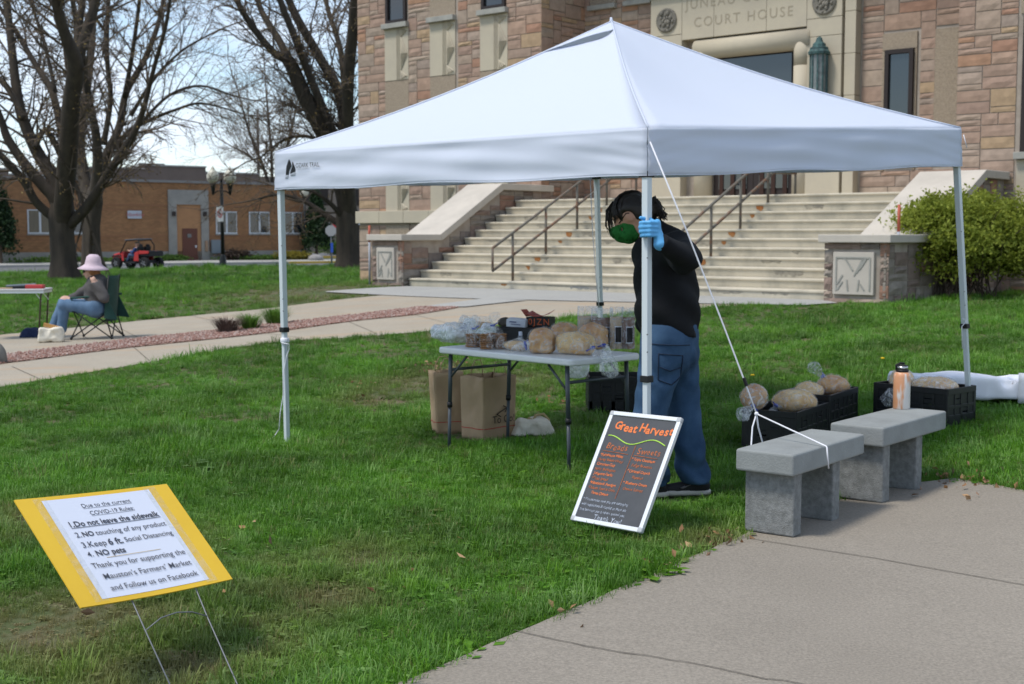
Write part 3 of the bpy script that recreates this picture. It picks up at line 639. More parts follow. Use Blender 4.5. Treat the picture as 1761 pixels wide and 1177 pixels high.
for ur in (2.69, 6.48):
    for k in range(10):
        if k % 3 == 0: stain(ur - .16, ur - .01, k, m_rust)
        elif k % 3 == 2: stain(ur - .1, ur - .0, k, m_rust, .2)
for i_ in range(26):
    k = rs_.randrange(0, 11); u = rs_.choice((rs_.uniform(.1, 2.2), rs_.uniform(.1, 2.2), rs_.uniform(6.8, 9.2), rs_.uniform(2, 7))); stain(u, min(9.3, u + rs_.uniform(.15, .6)), k, m_dirt, rs_.uniform(0, .5))
stain(4.2, 5.1, 0, mat('water_stain', (.21, .215, .215), .9, (.42, .38, .3), scale=7, contrast=(.45, .6)))
# ---- flanking walls with coping
def side_wall(label, ui, uo, t1, t2, tf, tend):
    sg = 1 if uo > ui else -1; wd = abs(uo - ui); x0, x1 = min(ui, uo), max(ui, uo)
    rt = empty('stair_side_wall', BP0, -BYAW, label, 'wall', 'walls flanking the stairs')
    zc, zc2 = .93, 2.03
    core = MB(); core.prism([(x0 + .06, tf + .06, -.6), (x0 + .06, tend, -.6), (x0 + .06, tend, zc2), (x0 + .06, t2, zc2), (x0 + .06, t1, zc), (x0 + .06, tf + .06, zc)], (0, 0, 0), (wd - .12, 0, 0)); co = core.build('core', m_mortar, rt)
    o_ = .06
    pr = [(tf - o_, zc), (t1 + .03, zc), (t2 + .03, zc2), (tend, zc2), (tend, zc2 + .14), (t2 - .03, zc2 + .14), (t1 - .03, zc + .125), (tf - o_, zc + .125)]
    cu = [pr[0], pr[1], pr[6], pr[7]], [pr[1], pr[2], pr[5], pr[6]], [pr[2], pr[3], pr[4], pr[5]]
    for nm, pf, m in zip(('cap', 'coping', 'cap'), cu, (m_lime2, m_lime2, m_lime2)):
        mb = MB(); mb.prism([(x0 - o_, y, z) for y, z in pf], (0, 0, 0), (wd + 2 * o_, 0, 0)); mb.build(nm, m, rt, bevel=.012)
    def st(lst, plane, tv, flip=0):
        for (u, z, w_, h_) in lst:
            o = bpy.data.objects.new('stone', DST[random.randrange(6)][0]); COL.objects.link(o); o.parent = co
            o.location = (u, tv, z) if plane == 'T' else (tv, u, z); o.rotation_euler = (0, 0, 0 if plane == 'T' else math.pi / 2); o.scale = (w_, .03 * random.uniform(.6, 1.3), h_)
    pu0, pu1 = x0 + .16, x1 - .22
    st(ashlar(x0, x1, -.25, zc, [(pu0, pu1, .12, .79)], cw=.15, ch=.105, seed=21), 'T', tf + .042)
    lst = [s for s in ashlar(tf + .02, tend, 0, zc2, (), cw=.16, ch=.115, seed=22) if s[1] + s[3] / 2 < (zc if s[0] + s[2] / 2 < t1 else zc2 if s[0] - s[2] / 2 > t2 else zc + (zc2 - zc) * (s[0] - s[2] / 2 - t1) / (t2 - t1)) + .02]
    st(lst, 'U', x1 - .043)
    pn = MB(); pn.box(((pu0 + pu1) / 2, tf + .05, .455), (pu1 - pu0 - .02, .09, .66)); po = pn.build('relief_panel', m_lime2, rt, bevel=.008)
    a0, a1 = pu0 + .07, pu1 - .07; cb = MB(); um = (a0 + a1) / 2; y = tf - .006
    def strip(p, q, w_=.018):
        v = Vector((q[0] - p[0], 0, q[1] - p[1])); n_ = Vector((-v.z, 0, v.x)).normalized() * w_; P_ = Vector((p[0], y, p[1])); Q_ = Vector((q[0], y, q[1]))
        cb.prism([P_ - n_, Q_ - n_, Q_ + n_, P_ + n_], (0, 0, 0), (0, .03, 0))
    for k in range(3): strip((um + .02 + .045 * k, .42 + .05 * k), (um + .16 + .03 * k if um + .16 + .03 * k < a1 else a1, .68), .011)
    strip((a0, .70), (a1, .70), .012); strip((a0, .70), (a0, .19), .012); strip((a1, .70), (a1, .19), .012)
    for k in range(2): strip((a0 + .02, .2 + .09 * k), (a0 + .11, .33 + .1 * k), .012)
    strip((um - .08, .19), (um - .10, .36), .012); strip((um + .08, .19), (um + .10, .36), .012); strip((um - .13, .69), (um, .5), .012); strip((um + .12, .3), (um + .19, .2), .01)
    tag(cb.build('carving', m_capside, po), kind='stuff'); return rt
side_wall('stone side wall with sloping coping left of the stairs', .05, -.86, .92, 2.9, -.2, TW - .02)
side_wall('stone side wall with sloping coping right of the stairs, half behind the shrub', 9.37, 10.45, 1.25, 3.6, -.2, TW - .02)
# ---- handrails
m_rail = mat('rail_steel', (.13, .12, .10), .65, (.20, .095, .05), scale=5, detail=6, contrast=(.5, .68), stretch=(1, 1, 1))
def handrail(label, u):
    h = empty('handrail', BP0, -BYAW, label, 'handrail', 'pipe handrails on the stairs')
    tp = lambda k: ((k - .5) * TD, k * RS)
    H = .84; sl = RS / TD
    line = lambda t, hh: (u, t, RS * .5 + sl * t + hh + .08)
    for hh, nm in ((H, 'rail'), (H - .43, 'rail')):
        mb = MB(); mb.tube([line(-.42 + (.0 if hh == H else .0), hh), line(3.4, hh), (u, 4.3, line(3.4, hh)[2] + .02)], .027, 8); mb.build(nm, m_rail, h, True)
    mb = MB(); mb.tube([line(-.42, H), line(-.42, H - .43)], .024, 8); mb.build('end_bar', m_rail, h, True)
    for k in (1, 4, 7, 10):
        t, z = tp(k); mb = MB(); mb.tube([(u, t, z - .01), line(t, H)], .026, 8); mb.build('post', m_rail, h, True)
    t, z = 4.28, 11 * RS; mb = MB(); mb.tube([(u, t, z), (u, t, line(3.4, H)[2])], .026, 8); mb.build('post', m_rail, h, True)
handrail('rusty pipe handrail on the stairs behind the bread table', 2.69)
handrail('rusty pipe handrail on the stairs to the right of the man', 6.48)
# marker stakes
def stake(label, px, py0, py1, Y):
    a = at(px, py1, Y); b = at(px, py0, Y); z0 = gz(a.x, a.y); s_ = empty('marker_stake', (a.x, a.y, z0), 0, label, 'stake', 'marker stakes'); H = b.z - z0
    mb = MB(); mb.tube([(0, 0, -.05), (0, 0, H * .72)], .022, 8); mb.build('shaft', mat('stake_grey', (.34, .36, .40), .5), s_, True)
    mb = MB(); mb.tube([(0, 0, H * .72), (0, 0, H)], .024, 8); mb.build('red_tip', mat('stake_red', (.42, .10, .06), .6), s_, True)
stake('thin grey marker stake with red tip in front of the shrub', 1542.5, 352, 515, 20.7)
stake('short red-tipped marker stake by the left pedestal of the stairs', 635.5, 388, 440, 27.6)
# ================================================================= STREET: buildings, lamps, vehicle, trees
RZS = math.atan2(SE.y, SE.x)
m_brick = mat('orange_brick', (.36, .185, .085), .9, (.30, .15, .07), scale=1.2, detail=6)
def brickify(m, sx=.22, sy=.075):
    t = m.node_tree; L = t.links.new; b = t.nodes['Principled BSDF']; src = b.inputs['Base Color'].links[0].from_socket
    bt = t.nodes.new('ShaderNodeTexBrick'); bt.inputs['Scale'].default_value = 1; bt.inputs['Brick Width'].default_value = sx; bt.inputs['Row Height'].default_value = sy; bt.inputs['Mortar Size'].default_value = .008
    bt.inputs['Color1'].default_value = (1, 1, 1, 1); bt.inputs['Color2'].default_value = (.72, .74, .78, 1); bt.inputs['Mortar'].default_value = (.62, .66, .7, 1)
    tcn = t.nodes.new('ShaderNodeTexCoord'); mp_ = t.nodes.new('ShaderNodeMapping'); mp_.inputs['Rotation'].default_value = (math.pi / 2, 0, 0); mu = t.nodes.new('ShaderNodeMixRGB'); mu.blend_type = 'MULTIPLY'; mu.inputs[0].default_value = 1
    L(tcn.outputs['Object'], mp_.inputs[0]); L(mp_.outputs[0], bt.inputs['Vector']); L(src, mu.inputs[1]); L(bt.outputs[0], mu.inputs[2]); L(mu.outputs[0], b.inputs['Base Color'])
brickify(m_brick)
m_bconc = mat('grey_surround', (.30, .285, .255), .9, (.24, .23, .21), scale=1.5, detail=7)
m_alum = mat('aluminium', (.55, .57, .6), .4, metal=.3); m_blind = mat('blinds', (.20, .17, .12), .7, (.13, .11, .08), scale=3, stretch=(14, 1, .3))
bb = empty('brick_building', (*SC0, -.40), RZS, 'long low orange brick building with a grey door surround across the street', 'building')
BL = 52; BH = 5.15
def bbox(name, x0, x1, z0, z1, y=-.03, d=.06, m=None, par=bb, bev=0):
    mb = MB(); mb.box(((x0 + x1) / 2, y + d / 2, (z0 + z1) / 2), (x1 - x0, d, z1 - z0)); return mb.build(name, m, par, bevel=bev)
bbox('wall', -BL, 0, .72, BH, 0, 16, m_brick)
bbox('foundation', -BL - .02, .02, -.6, .72, -.03, 16.06, m_bconc)
bbox('roof_edge', -BL - .1, .1, BH, BH + .16, -.12, 16.3, mat('roof_edge', (.22, .21, .20), .8))
for z in (3.62, 3.35, 1.66, 1.42): bbox('brick_band', -BL, 0, z, z + .10, -.02, .03, mat('dark_brick', (.25, .125, .065), .9))
def bx_of(px):      # street-frame x of a picture column on the brick front
    r_ = ray(px, 380); o = Vector((0, 0)); d = Vector((r_.x, r_.y)); n = SP
    k = (SC0 - o).dot(n) / d.dot(n); P_ = o + d * k; return (P_ - SC0).dot(SE)
def bz_of(px, py):
    r_ = ray(px, py); d = Vector((r_.x, r_.y)); k = SC0.dot(SP) / d.dot(SP); return EYE + r_.z * k + .40
for k, (a, b, mull) in enumerate([(47, 89, 1), (126, 170, 1), (371, 407, 1), (428, 463, 1), (486, 519, 1)]):
    x0, x1 = bx_of(a), bx_of(b); z0, z1 = 1.86, 3.33
    wo = bbox('window', x0, x1, z0, z1, -.05, .10, m_alum)
    n = 2; wdt = (x1 - x0) / n
    for i in range(n): bbox('pane', x0 + i * wdt + .08, x0 + (i + 1) * wdt - .05, z0 + .08, z1 - .06, -.062, .02, m_blind if k < 1 else m_glass, wo)
    bbox('sill', x0 - .05, x1 + .05, z0 - .09, z0 - .002, -.1, .12, m_bconc, wo)
x0, x1 = bx_of(289), bx_of(358)
bbox('door_surround', x0, bx_of(303), -.1, 3.75, -.12, .14, m_bconc); bbox('door_surround', bx_of(345), x1, -.1, 3.75, -.12, .14, m_bconc); bbox('door_surround', x0, x1, 3.75, 4.7, -.125, .14, m_bconc)
bbox('infill', bx_of(303), bx_of(345), -.1, 3.75, -.03, .05, mat('door_infill', (.40, .21, .10), .9, (.34, .18, .09), scale=2))
dd = bbox('door', bx_of(312.5), bx_of(338.5), -.05, 2.2, -.07, .06, mat('brown_door', (.12, .045, .03), .6), bev=.01)
bbox('pane', bx_of(321), bx_of(328), 1.6, 1.85, -.085, .02, m_glass, dd); bbox('handle', bx_of(334), bx_of(336.5), .95, 1.1, -.1, .04, m_alum, dd)
for px in (297.5, 351): bbox('wall_lamp', bx_of(px - 2.5), bx_of(px + 2.5), 3.0, 3.3, -.28, .18, m_frame)
bbox('utility_box', bx_of(361), bx_of(381), .55, 1.45, -.28, .24, mat('grey_box', (.17, .20, .22), .6), bev=.02)
bbox('meter', bx_of(350.5), bx_of(355), .7, 1.4, -.25, .14, mat('meter_box', (.30, .20, .13), .7), bev=.02)
sg = bbox('wall_sign', bx_of(219), bx_of(243), 2.82, 3.32, -.1, .05, mat('sign_pale', (.42, .45, .50), .5), bev=.01)
text_obj('lettering', 'Hawkins', mat('sign_red', (.40, .12, .12), .6), sg, Matrix.Translation(((bx_of(219) + bx_of(243)) / 2, -.115, 3.07)) @ Matrix.Rotation(math.pi / 2, 4, 'X'), .34, .003, shear=.3)
# stepped dark block behind and blue roof vent
sb = empty('stepped_building', (*(SC0 + SP * 22 - SE * 4), -.4), RZS, 'brown block with a stepped roofline rising behind the brick building', 'building')
m_brown = mat('brown_wall', (.15, .115, .10), .9, (.18, .14, .12), scale=.6)
for k, (a, b, h) in enumerate([(-22, -13.2, 6.3), (-13.2, -10.0, 6.75), (-10.0, -5.6, 6.35), (-5.6, 0.6, 7.05), (.6, 5.8, 7.35), (5.8, 10.5, 6.9)]):
    mb = MB(); mb.box(((a + b) / 2, 5, h / 2), (b - a, 10, h)); mb.build('wall', m_brown, sb); mb = MB(); mb.box(((a + b) / 2, 5, h + .05), (b - a + .1, 10.2, .12)); mb.build('coping', m_kerb, sb)
tb = empty('tan_building', (*(SC0 + SP * 34 + SE * 20), -.3), RZS, 'two storey tan block with dark windows far behind the middle tree', 'building')
m_tan = mat('tan_wall', (.235, .19, .16), .9, (.27, .22, .185), scale=.5)
mb = MB(); mb.box((0, 5, 3.6), (26, 10, 7.2)); mb.build('wall', m_tan, tb)
for i in range(6):
    for z in (1.0, 4.6):
        xx = -10 + i * 4.0; mb = MB(); mb.box((xx, -.02, z + .8), (2.4, .1, 1.7)); wo = mb.build('window', m_frame, tb); mb = MB(); mb.box((xx, -.03, z + 1.75), (2.5, .16, .22)); mb.build('lintel', m_alum, wo)
# blue tank / vent on the roof, utility poles
vt = empty('roof_vent', (*(SC0 - SE * 21.5 + SP * 4), BH - .26), 0, 'small blue cylindrical vent standing on the brick building roof', 'vent')
mb = MB(); mb.lathe([(.55, 0), (.55, 1.5)], n=16); mb.build('drum', mat('vent_blue', (.10, .16, .24), .5), vt, True); mb = MB(); mb.lathe([(.7, 1.5), (.7, 1.7), (.3, 2.0), (.0, 2.05)], n=16); mb.build('cap', mat('vent_grey', (.3, .32, .34), .5), vt)
m_pole = mat('utility_wood', (.20, .185, .17), .9, (.15, .14, .13), scale=6)
def upole(label, px, py0, Y):
    b = at(px, 330, Y); t_ = at(px, py0, Y); o = empty('utility_pole', (b.x, b.y, gz(b.x, b.y)), 0, label, 'pole', 'utility poles'); h = t_.z - gz(b.x, b.y)
    mb = MB(); mb.tube([(0, 0, 0), (0, 0, h)], [.17, .12], 8); mb.build('shaft', m_pole, o, True); mb = MB(); mb.box((0, 0, h - .6), (2.6, .12, .14), (0, 0, RZS)); mb.build('crossarm', m_pole, o)
    return o
upole('tall wooden utility pole between the street lamp and the canopy', 445, 188, 118); upole('utility pole seen through the limbs of the left tree', 103.5, 225, 120); upole('short utility pole above the roof right of the left trees', 262, 272, 130)
# street lamps
m_black = mat('lamp_black', (.012, .014, .014), .45); m_globe = mat('lamp_globe', (.62, .60, .50), .35, (.5, .47, .38), scale=6)
def lamp(label, px, py, Y, H, two=True):
    b = at(px, py, Y); o = empty('street_lamp', (b.x, b.y, gz(b.x, b.y)), RZS * .3, label, 'street lamp', 'street lamps')
    mb = MB(); mb.lathe([(.24, 0), (.24, .12), (.19, .2), (.17, .55), (.11, .75), (.10, .8)], n=12); mb.build('base', m_black, o, True)
    mb = MB(); mb.tube([(0, 0, .7), (0, 0, H - .55)], [.10, .075], 12); mb.build('post', m_black, o, True)
    offs = (-.42, .42) if two else (0,)
    if two: mb = MB(); mb.tube([(-.42, 0, H - 1.15), (-.2, 0, H - 1.0), (.2, 0, H - 1.0), (.42, 0, H - 1.15)], .035, 8); mb.tube([(0, 0, H - .6), (0, 0, H - .2)], [.06, .02], 8); mb.build('arm', m_black, o, True)
    for dx in offs:
        mb = MB(); mb.lathe([(.05, H - 1.2), (.09, H - 1.0), (.14, H - .68), (.19, H - .62)], (dx, 0, 0), 12); mb.build('lamp_holder', m_black, o, True)
        mb = MB(); mb.lathe([(.17, H - .62), (.30, H - .45), (.31, H - .2), (.22, H - .02), (.10, H + .08), (.09, H + .14), (.03, H + .22), (0, H + .3)], (dx, 0, 0), 14); mb.build('globe', m_globe, o, True)
    return o, b
lp, lb = lamp('black twin-globe street lamp at the lawn edge, carrying a square sign', 383.5, 461, 66.5, 5.0)
lamp('black street lamp on the far kerb beside the corner evergreen', 525, 450, 90.0, 5.0, False)
# sign on the lamp post: red ring with bar over a black dog shape
sgn = empty('pet_sign', (lb.x - .02, lb.y - .12, gz(lb.x, lb.y) + 2.85), .1, 'small white sign with a red barred ring on the lamp post', 'sign')
mb = MB(); mb.box((-.06, 0, 0), (.34, .012, .78)); mb.build('plate', mat('sign_white', (.7, .7, .7), .5), sgn, bevel=.003)
rg = MB()
for k in range(24):
    a, b = k * math.pi / 12, (k + 1) * math.pi / 12; P_ = lambda r_, t_: (-.06 + r_ * .72 * math.cos(t_), -.012, r_ * 1.35 * math.sin(t_) + .02)
    rg.add([P_(.125, a), P_(.165, a), P_(.165, b), P_(.125, b)], [(0, 1, 2, 3)])
rg.add([(-.17, -.0125, .14), (-.15, -.0125, .17), (.05, -.0125, -.10), (.03, -.0125, -.13)], [(0, 1, 2, 3)]); rg.build('red_ring', mat('sign_ring', (.50, .03, .03), .5), sgn, fix=False)
mb = MB(); mb.box((-.06, -.010, .01), (.09, .004, .10)); mb.box((-.09, -.010, .07), (.05, .004, .05)); mb.box((-.09, -.01, -.07), (.02, .004, .08)); mb.box((-.03, -.01, -.07), (.02, .004, .08)); tag(mb.build('symbol', m_black, sgn), kind='stuff')
# stop sign seen from behind, small red sign and blue sign
def post_sign(name, label, px, py, Y, zc, shape, m, r_, cat='sign'):
    b = at(px, py, Y); z0 = gz(b.x, b.y); o = empty(name, (b.x, b.y, z0), 0, label, cat)
    mb = MB(); mb.tube([(0, .05, 0), (0, .05, zc + r_ * .9)], .035, 6); mb.build('post', mat('sign_post', (.16, .17, .17), .6), o, True)
    if shape == 8: mb = MB(); mb.lathe([(r_, -.01), (r_, .01)], n=8, M=Matrix.Rotation(math.pi / 2, 3, 'X') @ Matrix.Rotation(math.pi / 8, 3, 'Z')); pl = mb.build('plate', m, o); pl.location = (0, 0, zc)
    else: mb = MB(); mb.box((0, 0, zc), (shape[0], .02, shape[1])); mb.build('plate', m, o, bevel=.005)
    return o
so = post_sign('stop_sign', 'octagonal sign turned away, grey back showing, at the street corner', 569.5, 448, 86, 2.15, 8, mat('sign_back', (.33, .33, .32), .6), .38)
post_sign('blue_sign', 'narrow blue sign on a post below the octagonal sign', 571, 449, 85.6, 1.05, (.17, .62), mat('sign_blue', (.03, .09, .42), .5), .3)
post_sign('red_sign', 'small red octagonal sign half hidden behind the middle tree', 579.5, 440, 110, 2.6, 8, mat('sign_stop_red', (.50, .05, .06), .5), .34)
# boulder near the corner
bo = MB(); bo.ball((0, 0, .2), .55, 9, 6, (1, .6, .55)); o = bo.build('boulder', mat('boulder', (.30, .285, .28), .9, (.22, .21, .2), scale=4, bump=.6, bscale=6), None, True); b = at(543, 448, 88.5); o.location = (b.x, b.y, gz(b.x, b.y)); tag(o, 'pale boulder lying beside the corner evergreen', 'boulder')
# ---------------------------------------------------------------- leafy masses
def leaf_mat(name, c1, c2, tr=.35):
    m = attr_ramp(name, [c1, tuple((a + b) / 2 for a, b in zip(c1, c2)), c2, tuple(a * .8 for a in c1)], .6); return translucent(m, tr, tuple(min(1, a * 1.6) for a in c2))
def leaf_cloud(name, pts, size, m, parent, flat=.5, aspect=.55):
    """many small leaf faces, each a folded pair of triangles"""
    n = len(pts); pts = np.asarray(pts); u = rng.normal(size=(n, 3)); u /= np.linalg.norm(u, axis=1)[:, None]; v = np.cross(u, rng.normal(size=(n, 3))); v /= np.linalg.norm(v, axis=1)[:, None]; w_ = np.cross(u, v)
    s = (size * rng.uniform(.6, 1.4, n))[:, None]; P = np.stack([pts - u * s, pts + v * s * aspect + w_ * s * .15, pts + u * s, pts - v * s * aspect + w_ * s * .15], 1).reshape(-1, 3)
    k = np.arange(n) * 4; F = np.concatenate([np.stack([k, k + 1, k + 2], 1), np.stack([k, k + 2, k + 3], 1)])
    me = bpy.data.meshes.new(name); me.from_pydata(P.tolist(), [], F.tolist()); a = me.attributes.new('rnd', 'FLOAT', 'POINT'); a.data.foreach_set('value', np.repeat(rng.random(n), 4)); return link_mesh(name, me, m, parent)
def clumpy(n, c, r, seed, clumps=60, cr=.25, top=1.):
    """points bunched in clumps near the skin of an ellipsoid, with gaps"""
    g = np.random.default_rng(seed); d = g.normal(size=(clumps, 3)); d /= np.linalg.norm(d, axis=1)[:, None]; d[:, 2] = np.where(d[:, 2] < -.6, -d[:, 2], d[:, 2])
    cc = d * g.uniform(.45, 1.0, (clumps, 1)); i = g.integers(0, clumps, n); p = cc[i] + g.normal(size=(n, 3)) * cr * g.uniform(.5, 1.2, (clumps, 1))[i]
    return p * np.array(r) + np.array(c)
m_ever = leaf_mat('evergreen_leaf', (.012, .03, .012), (.03, .06, .02), .15); m_bark2 = mat('thin_bark', (.08, .06, .045), .95)
def evergreen(label, px, py, Y, h, r_, seed):
    b = at(px, py, Y); o = empty('evergreen_shrub', (b.x, b.y, gz(b.x, b.y)), 0, label, 'shrub', 'dark evergreens by the brick building')
    mb = MB(); mb.tube([(0, 0, 0), (0, 0, h * .8)], [.12, .03], 6); mb.build('trunk', m_bark2, o)
    p = clumpy(9000, (0, 0, h * .5), (r_, r_, h * .52), seed, 160, .16); p[:, :2] *= np.clip(1.25 - np.clip(p[:, 2:] / h, 0, 1) * .75, .2, 1.2); p = p[p[:, 2] > .02]
    leaf_cloud('crown', p, .10, m_ever, o)
    return o
evergreen('dark evergreen at the left edge in front of the brick building', 2, 460, 77.5, 4.6, .95, 3); evergreen('tall dark evergreen at the corner of the brick building', 545, 447, 90.5, 4.4, 1.1, 4)
m_low = leaf_mat('low_plant_leaf', (.05, .11, .02), (.10, .17, .04)); m_lowb = leaf_mat('brown_plant_leaf', (.05, .035, .03), (.08, .06, .045)); m_tip = leaf_mat('yellow_plant_leaf', (.20, .17, .03), (.28, .24, .04))
for k, (lab, px, py, w_, h_, mm) in enumerate([('low green plants along the wall left of the red vehicle', 105, 456, 4.2, .4, m_low), ('low green plants at the wall right of the red vehicle', 298, 455, 1.1, .45, m_low), ('low reddish-brown shrub right of the grey utility box', 404, 451, 1.1, .75, m_lowb),
        ('low green plants under the two right windows', 440, 451, 2.4, .4, m_low), ('yellow-green shrub below the rightmost window, by the canopy pole', 500, 450, 1.5, .65, m_tip)]):
    b = at(px, py, (SC0 - SE * max(0, -bx_of(px))).y - 1.0); o = empty('low_plants', (b.x, b.y, gz(b.x, b.y)), RZS, lab, 'plants', 'plants along the brick building')
    leaf_cloud('foliage', clumpy(1600, (0, 0, h_ * .45), (w_, .45, h_ * .55), 30 + k, 50, .2), .09, mm, o)
for k, (lab, px, py, Y, r_) in enumerate([('small round shrub left of the blue sign across the corner', 566, 438, 108, .8), ('small round shrub right of the blue sign across the corner', 585, 437, 108, .9)]):
    b = at(px, py, Y); o = empty('round_shrub', (b.x, b.y, gz(b.x, b.y)), 0, lab, 'shrub', 'shrubs across the corner'); leaf_cloud('foliage', clumpy(900, (0, 0, r_ * .7), (r_, r_, r_ * .8), 60 + k, 30, .25), .10, m_low, o)
# big shrub right of the stairs
m_bush = leaf_mat('shrub_leaf', (.15, .19, .025), (.27, .31, .05), .4)
b = at(1655, 512, 21.3); bush = empty('shrub', (b.x, b.y, gz(b.x, b.y)), 0, 'big rounded yellow-green shrub in front of the right side wall', 'shrub')
st_ = MB(); gB = random.Random(5)
for k in range(46):
    a = gB.uniform(0, 6.28); rr_ = gB.uniform(.2, 1.25); h_ = gB.uniform(.9, 1.6); p0 = Vector((gB.uniform(-.5, .5), gB.uniform(-.3, .3), 0)); p2 = Vector((rr_ * math.cos(a) * 1.0, rr_ * math.sin(a) * .8, h_)); st_.tube([p0, p0.lerp(p2, .5) + Vector((0, 0, .12)), p2], [.016, .01, .004], 4)
st_.build('stems', m_bark2, bush)
pts = np.concatenate([clumpy(26000, (-.05, 0, .86), (1.16, .95, .82), 11, 260, .13), clumpy(14000, (1.0, .1, .82), (.75, .75, .78), 12, 140, .15), clumpy(5000, (-.45, -.2, 1.3), (.6, .55, .4), 13, 60, .2)]); pts = pts[pts[:, 2] > .03]
leaf_cloud('foliage', pts, .032, m_bush, bush)
# ---------------------------------------------------------------- bare trees
m_bark = mat('tree_bark', (.075, .06, .045), .95, (.045, .037, .03), scale=5, detail=8, bump=1, bscale=24, stretch=(1, 1, .25))
m_twig = mat('twig', (.11, .085, .065), .95); m_bud = attr_ramp('bud', [(.22, .15, .05), (.16, .10, .05), (.26, .19, .07)], .8)
def tree(label, Y, base, trunk, limbs, seed, lv1=9, len1=2.6, spread=.55, extra=0):
    g = random.Random(seed); b = at(base[0], base[1], Y); z0 = gz(b.x, b.y); o = empty('tree', (b.x, b.y, z0), 0, label, 'tree', 'bare spring trees'); org = Vector((b.x, b.y, z0))
    ppm = FPX / Y; tm = MB(); tw = MB(); buds = []
    def p3(px, py, dy): return at(px, py, Y + dy) - org
    tp = [p3(p[0], p[1], 0) for p in trunk]; tp[0].z = -.1; tr_ = [p[2] / ppm / 2 for p in trunk]
    # flared, ribbed trunk
    n = 18; vs = []
    P0 = []; R0 = []
    for i in range(len(tp) - 1):
        for k in range(4): P0.append(tp[i].lerp(tp[i + 1], k / 4)); R0.append(tr_[i] + (tr_[i + 1] - tr_[i]) * k / 4)
    P0.append(tp[-1]); R0.append(tr_[-1])
    for i, (p, r_) in enumerate(zip(P0, R0)):
        fl = 1 + .5 * math.exp(-max(p.z, 0) / .28)
        for k in range(n):
            a = 2 * math.pi * k / n; rb = 1 + .09 * math.sin(a * 5 + seed) * (fl) + .05 * math.sin(a * 9 + p.z * 2); vs.append(p + Vector((math.cos(a), math.sin(a), 0)) * r_ * rb * (1 + (fl - 1) * (.6 + .4 * math.sin(a * 5 + seed))))
    m_ = len(P0); tm.add(vs, [(i * n + k, i * n + (k + 1) % n, (i + 1) * n + (k + 1) % n, (i + 1) * n + k) for i in range(m_ - 1) for k in range(n)] + [tuple(range((m_ - 1) * n, m_ * n))])
    def grow(p, d, L, r_, lev):
        d = d.normalized(); k = 4 if lev < 3 else 3; pts = [p]; q_ = p; dd = d.copy()
        for i in range(k):
            dd = (dd + Vector((g.gauss(0, .16), g.gauss(0, .16), g.gauss(0, .12) + (.06 if lev < 2 else -.10)))).normalized(); q_ = q_ + dd * L / k; pts.append(q_)
        tw.tube(pts, [r_ * (1 - .75 * i / k) for i in range(k + 1)], 4 if lev < 2 else 3, caps=False)
        if lev >= 3:
            for i in range(1, k + 1):
                if g.random() < .55: buds.append(pts[i] + Vector((g.gauss(0, .02), g.gauss(0, .02), g.gauss(0, .02))))
            return
        nn = {1: 6, 2: 5}[lev]
        for c in range(nn):
            f_ = g.uniform(.2, 1.); i = min(k - 1, int(f_ * k)); pp = pts[i].lerp(pts[i + 1], f_ * k - i); ax = (pts[i + 1] - pts[i]).normalized(); e = Vector((g.gauss(0, 1), g.gauss(0, 1), g.gauss(0, 1))); e = (e - ax * e.dot(ax)).normalized()
            grow(pp, ax + e * g.uniform(.5, 1.1), L * g.uniform(.32, .55), max(.006, r_ * .5), lev + 1)
    for lb_ in limbs:
        side = g.uniform(-1, 1); L0 = lb_[0]; pts = []; rs = []
        for (px, py, wp) in lb_:
            dist = math.hypot(px - L0[0], py - L0[1]) / ppm; pts.append(p3(px, py, side * spread * dist)); rs.append(wp / ppm / 2)
        S = [Vector((p.x, p.y, p.z)) for p in pts]; out_p, out_r = [], []
        for i in range(len(S) - 1):
            a0, a1, a2, a3 = S[max(i - 1, 0)], S[i], S[i + 1], S[min(i + 2, len(S) - 1)]
            for k in range(5):
                t = k / 5; out_p.append(.5 * ((2 * a1) + (a2 - a0) * t + (2 * a0 - 5 * a1 + 4 * a2 - a3) * t * t + (3 * a1 - a0 - 3 * a2 + a3) * t ** 3)); out_r.append(rs[i] + (rs[i + 1] - rs[i]) * t)
        out_p.append(S[-1]); out_r.append(rs[-1]); tm.tube(out_p, out_r, 10)
        N_ = len(out_p); Lt = sum((out_p[i + 1] - out_p[i]).length for i in range(N_ - 1)); cnt = int(lv1 * max(.6, Lt / 5))
        for c in range(cnt):
            f_ = g.uniform(.22, 1.) * (N_ - 1.001); i = int(f_); ax = (out_p[i + 1] - out_p[i]).normalized(); e = Vector((g.gauss(0, 1), g.gauss(0, 1), g.gauss(0, 1))); e = (e - ax * e.dot(ax)).normalized()
            grow(out_p[i], ax * .8 + e * g.uniform(.5, 1.), len1 * g.uniform(.5, 1.25), min(.045, max(.014, out_r[i] * .45)), 1)
        grow(out_p[-1], out_p[-1] - out_p[-2], len1 * 1.2, out_r[-1], 1)
    tm.build('trunk', m_bark, o, True); tag(tw.build('twigs', m_twig, o, fix=False), kind='stuff')
    if buds: tag(leaf_cloud('buds', [tuple(p) for p in buds], .035, m_bud, o), kind='stuff')
    return o
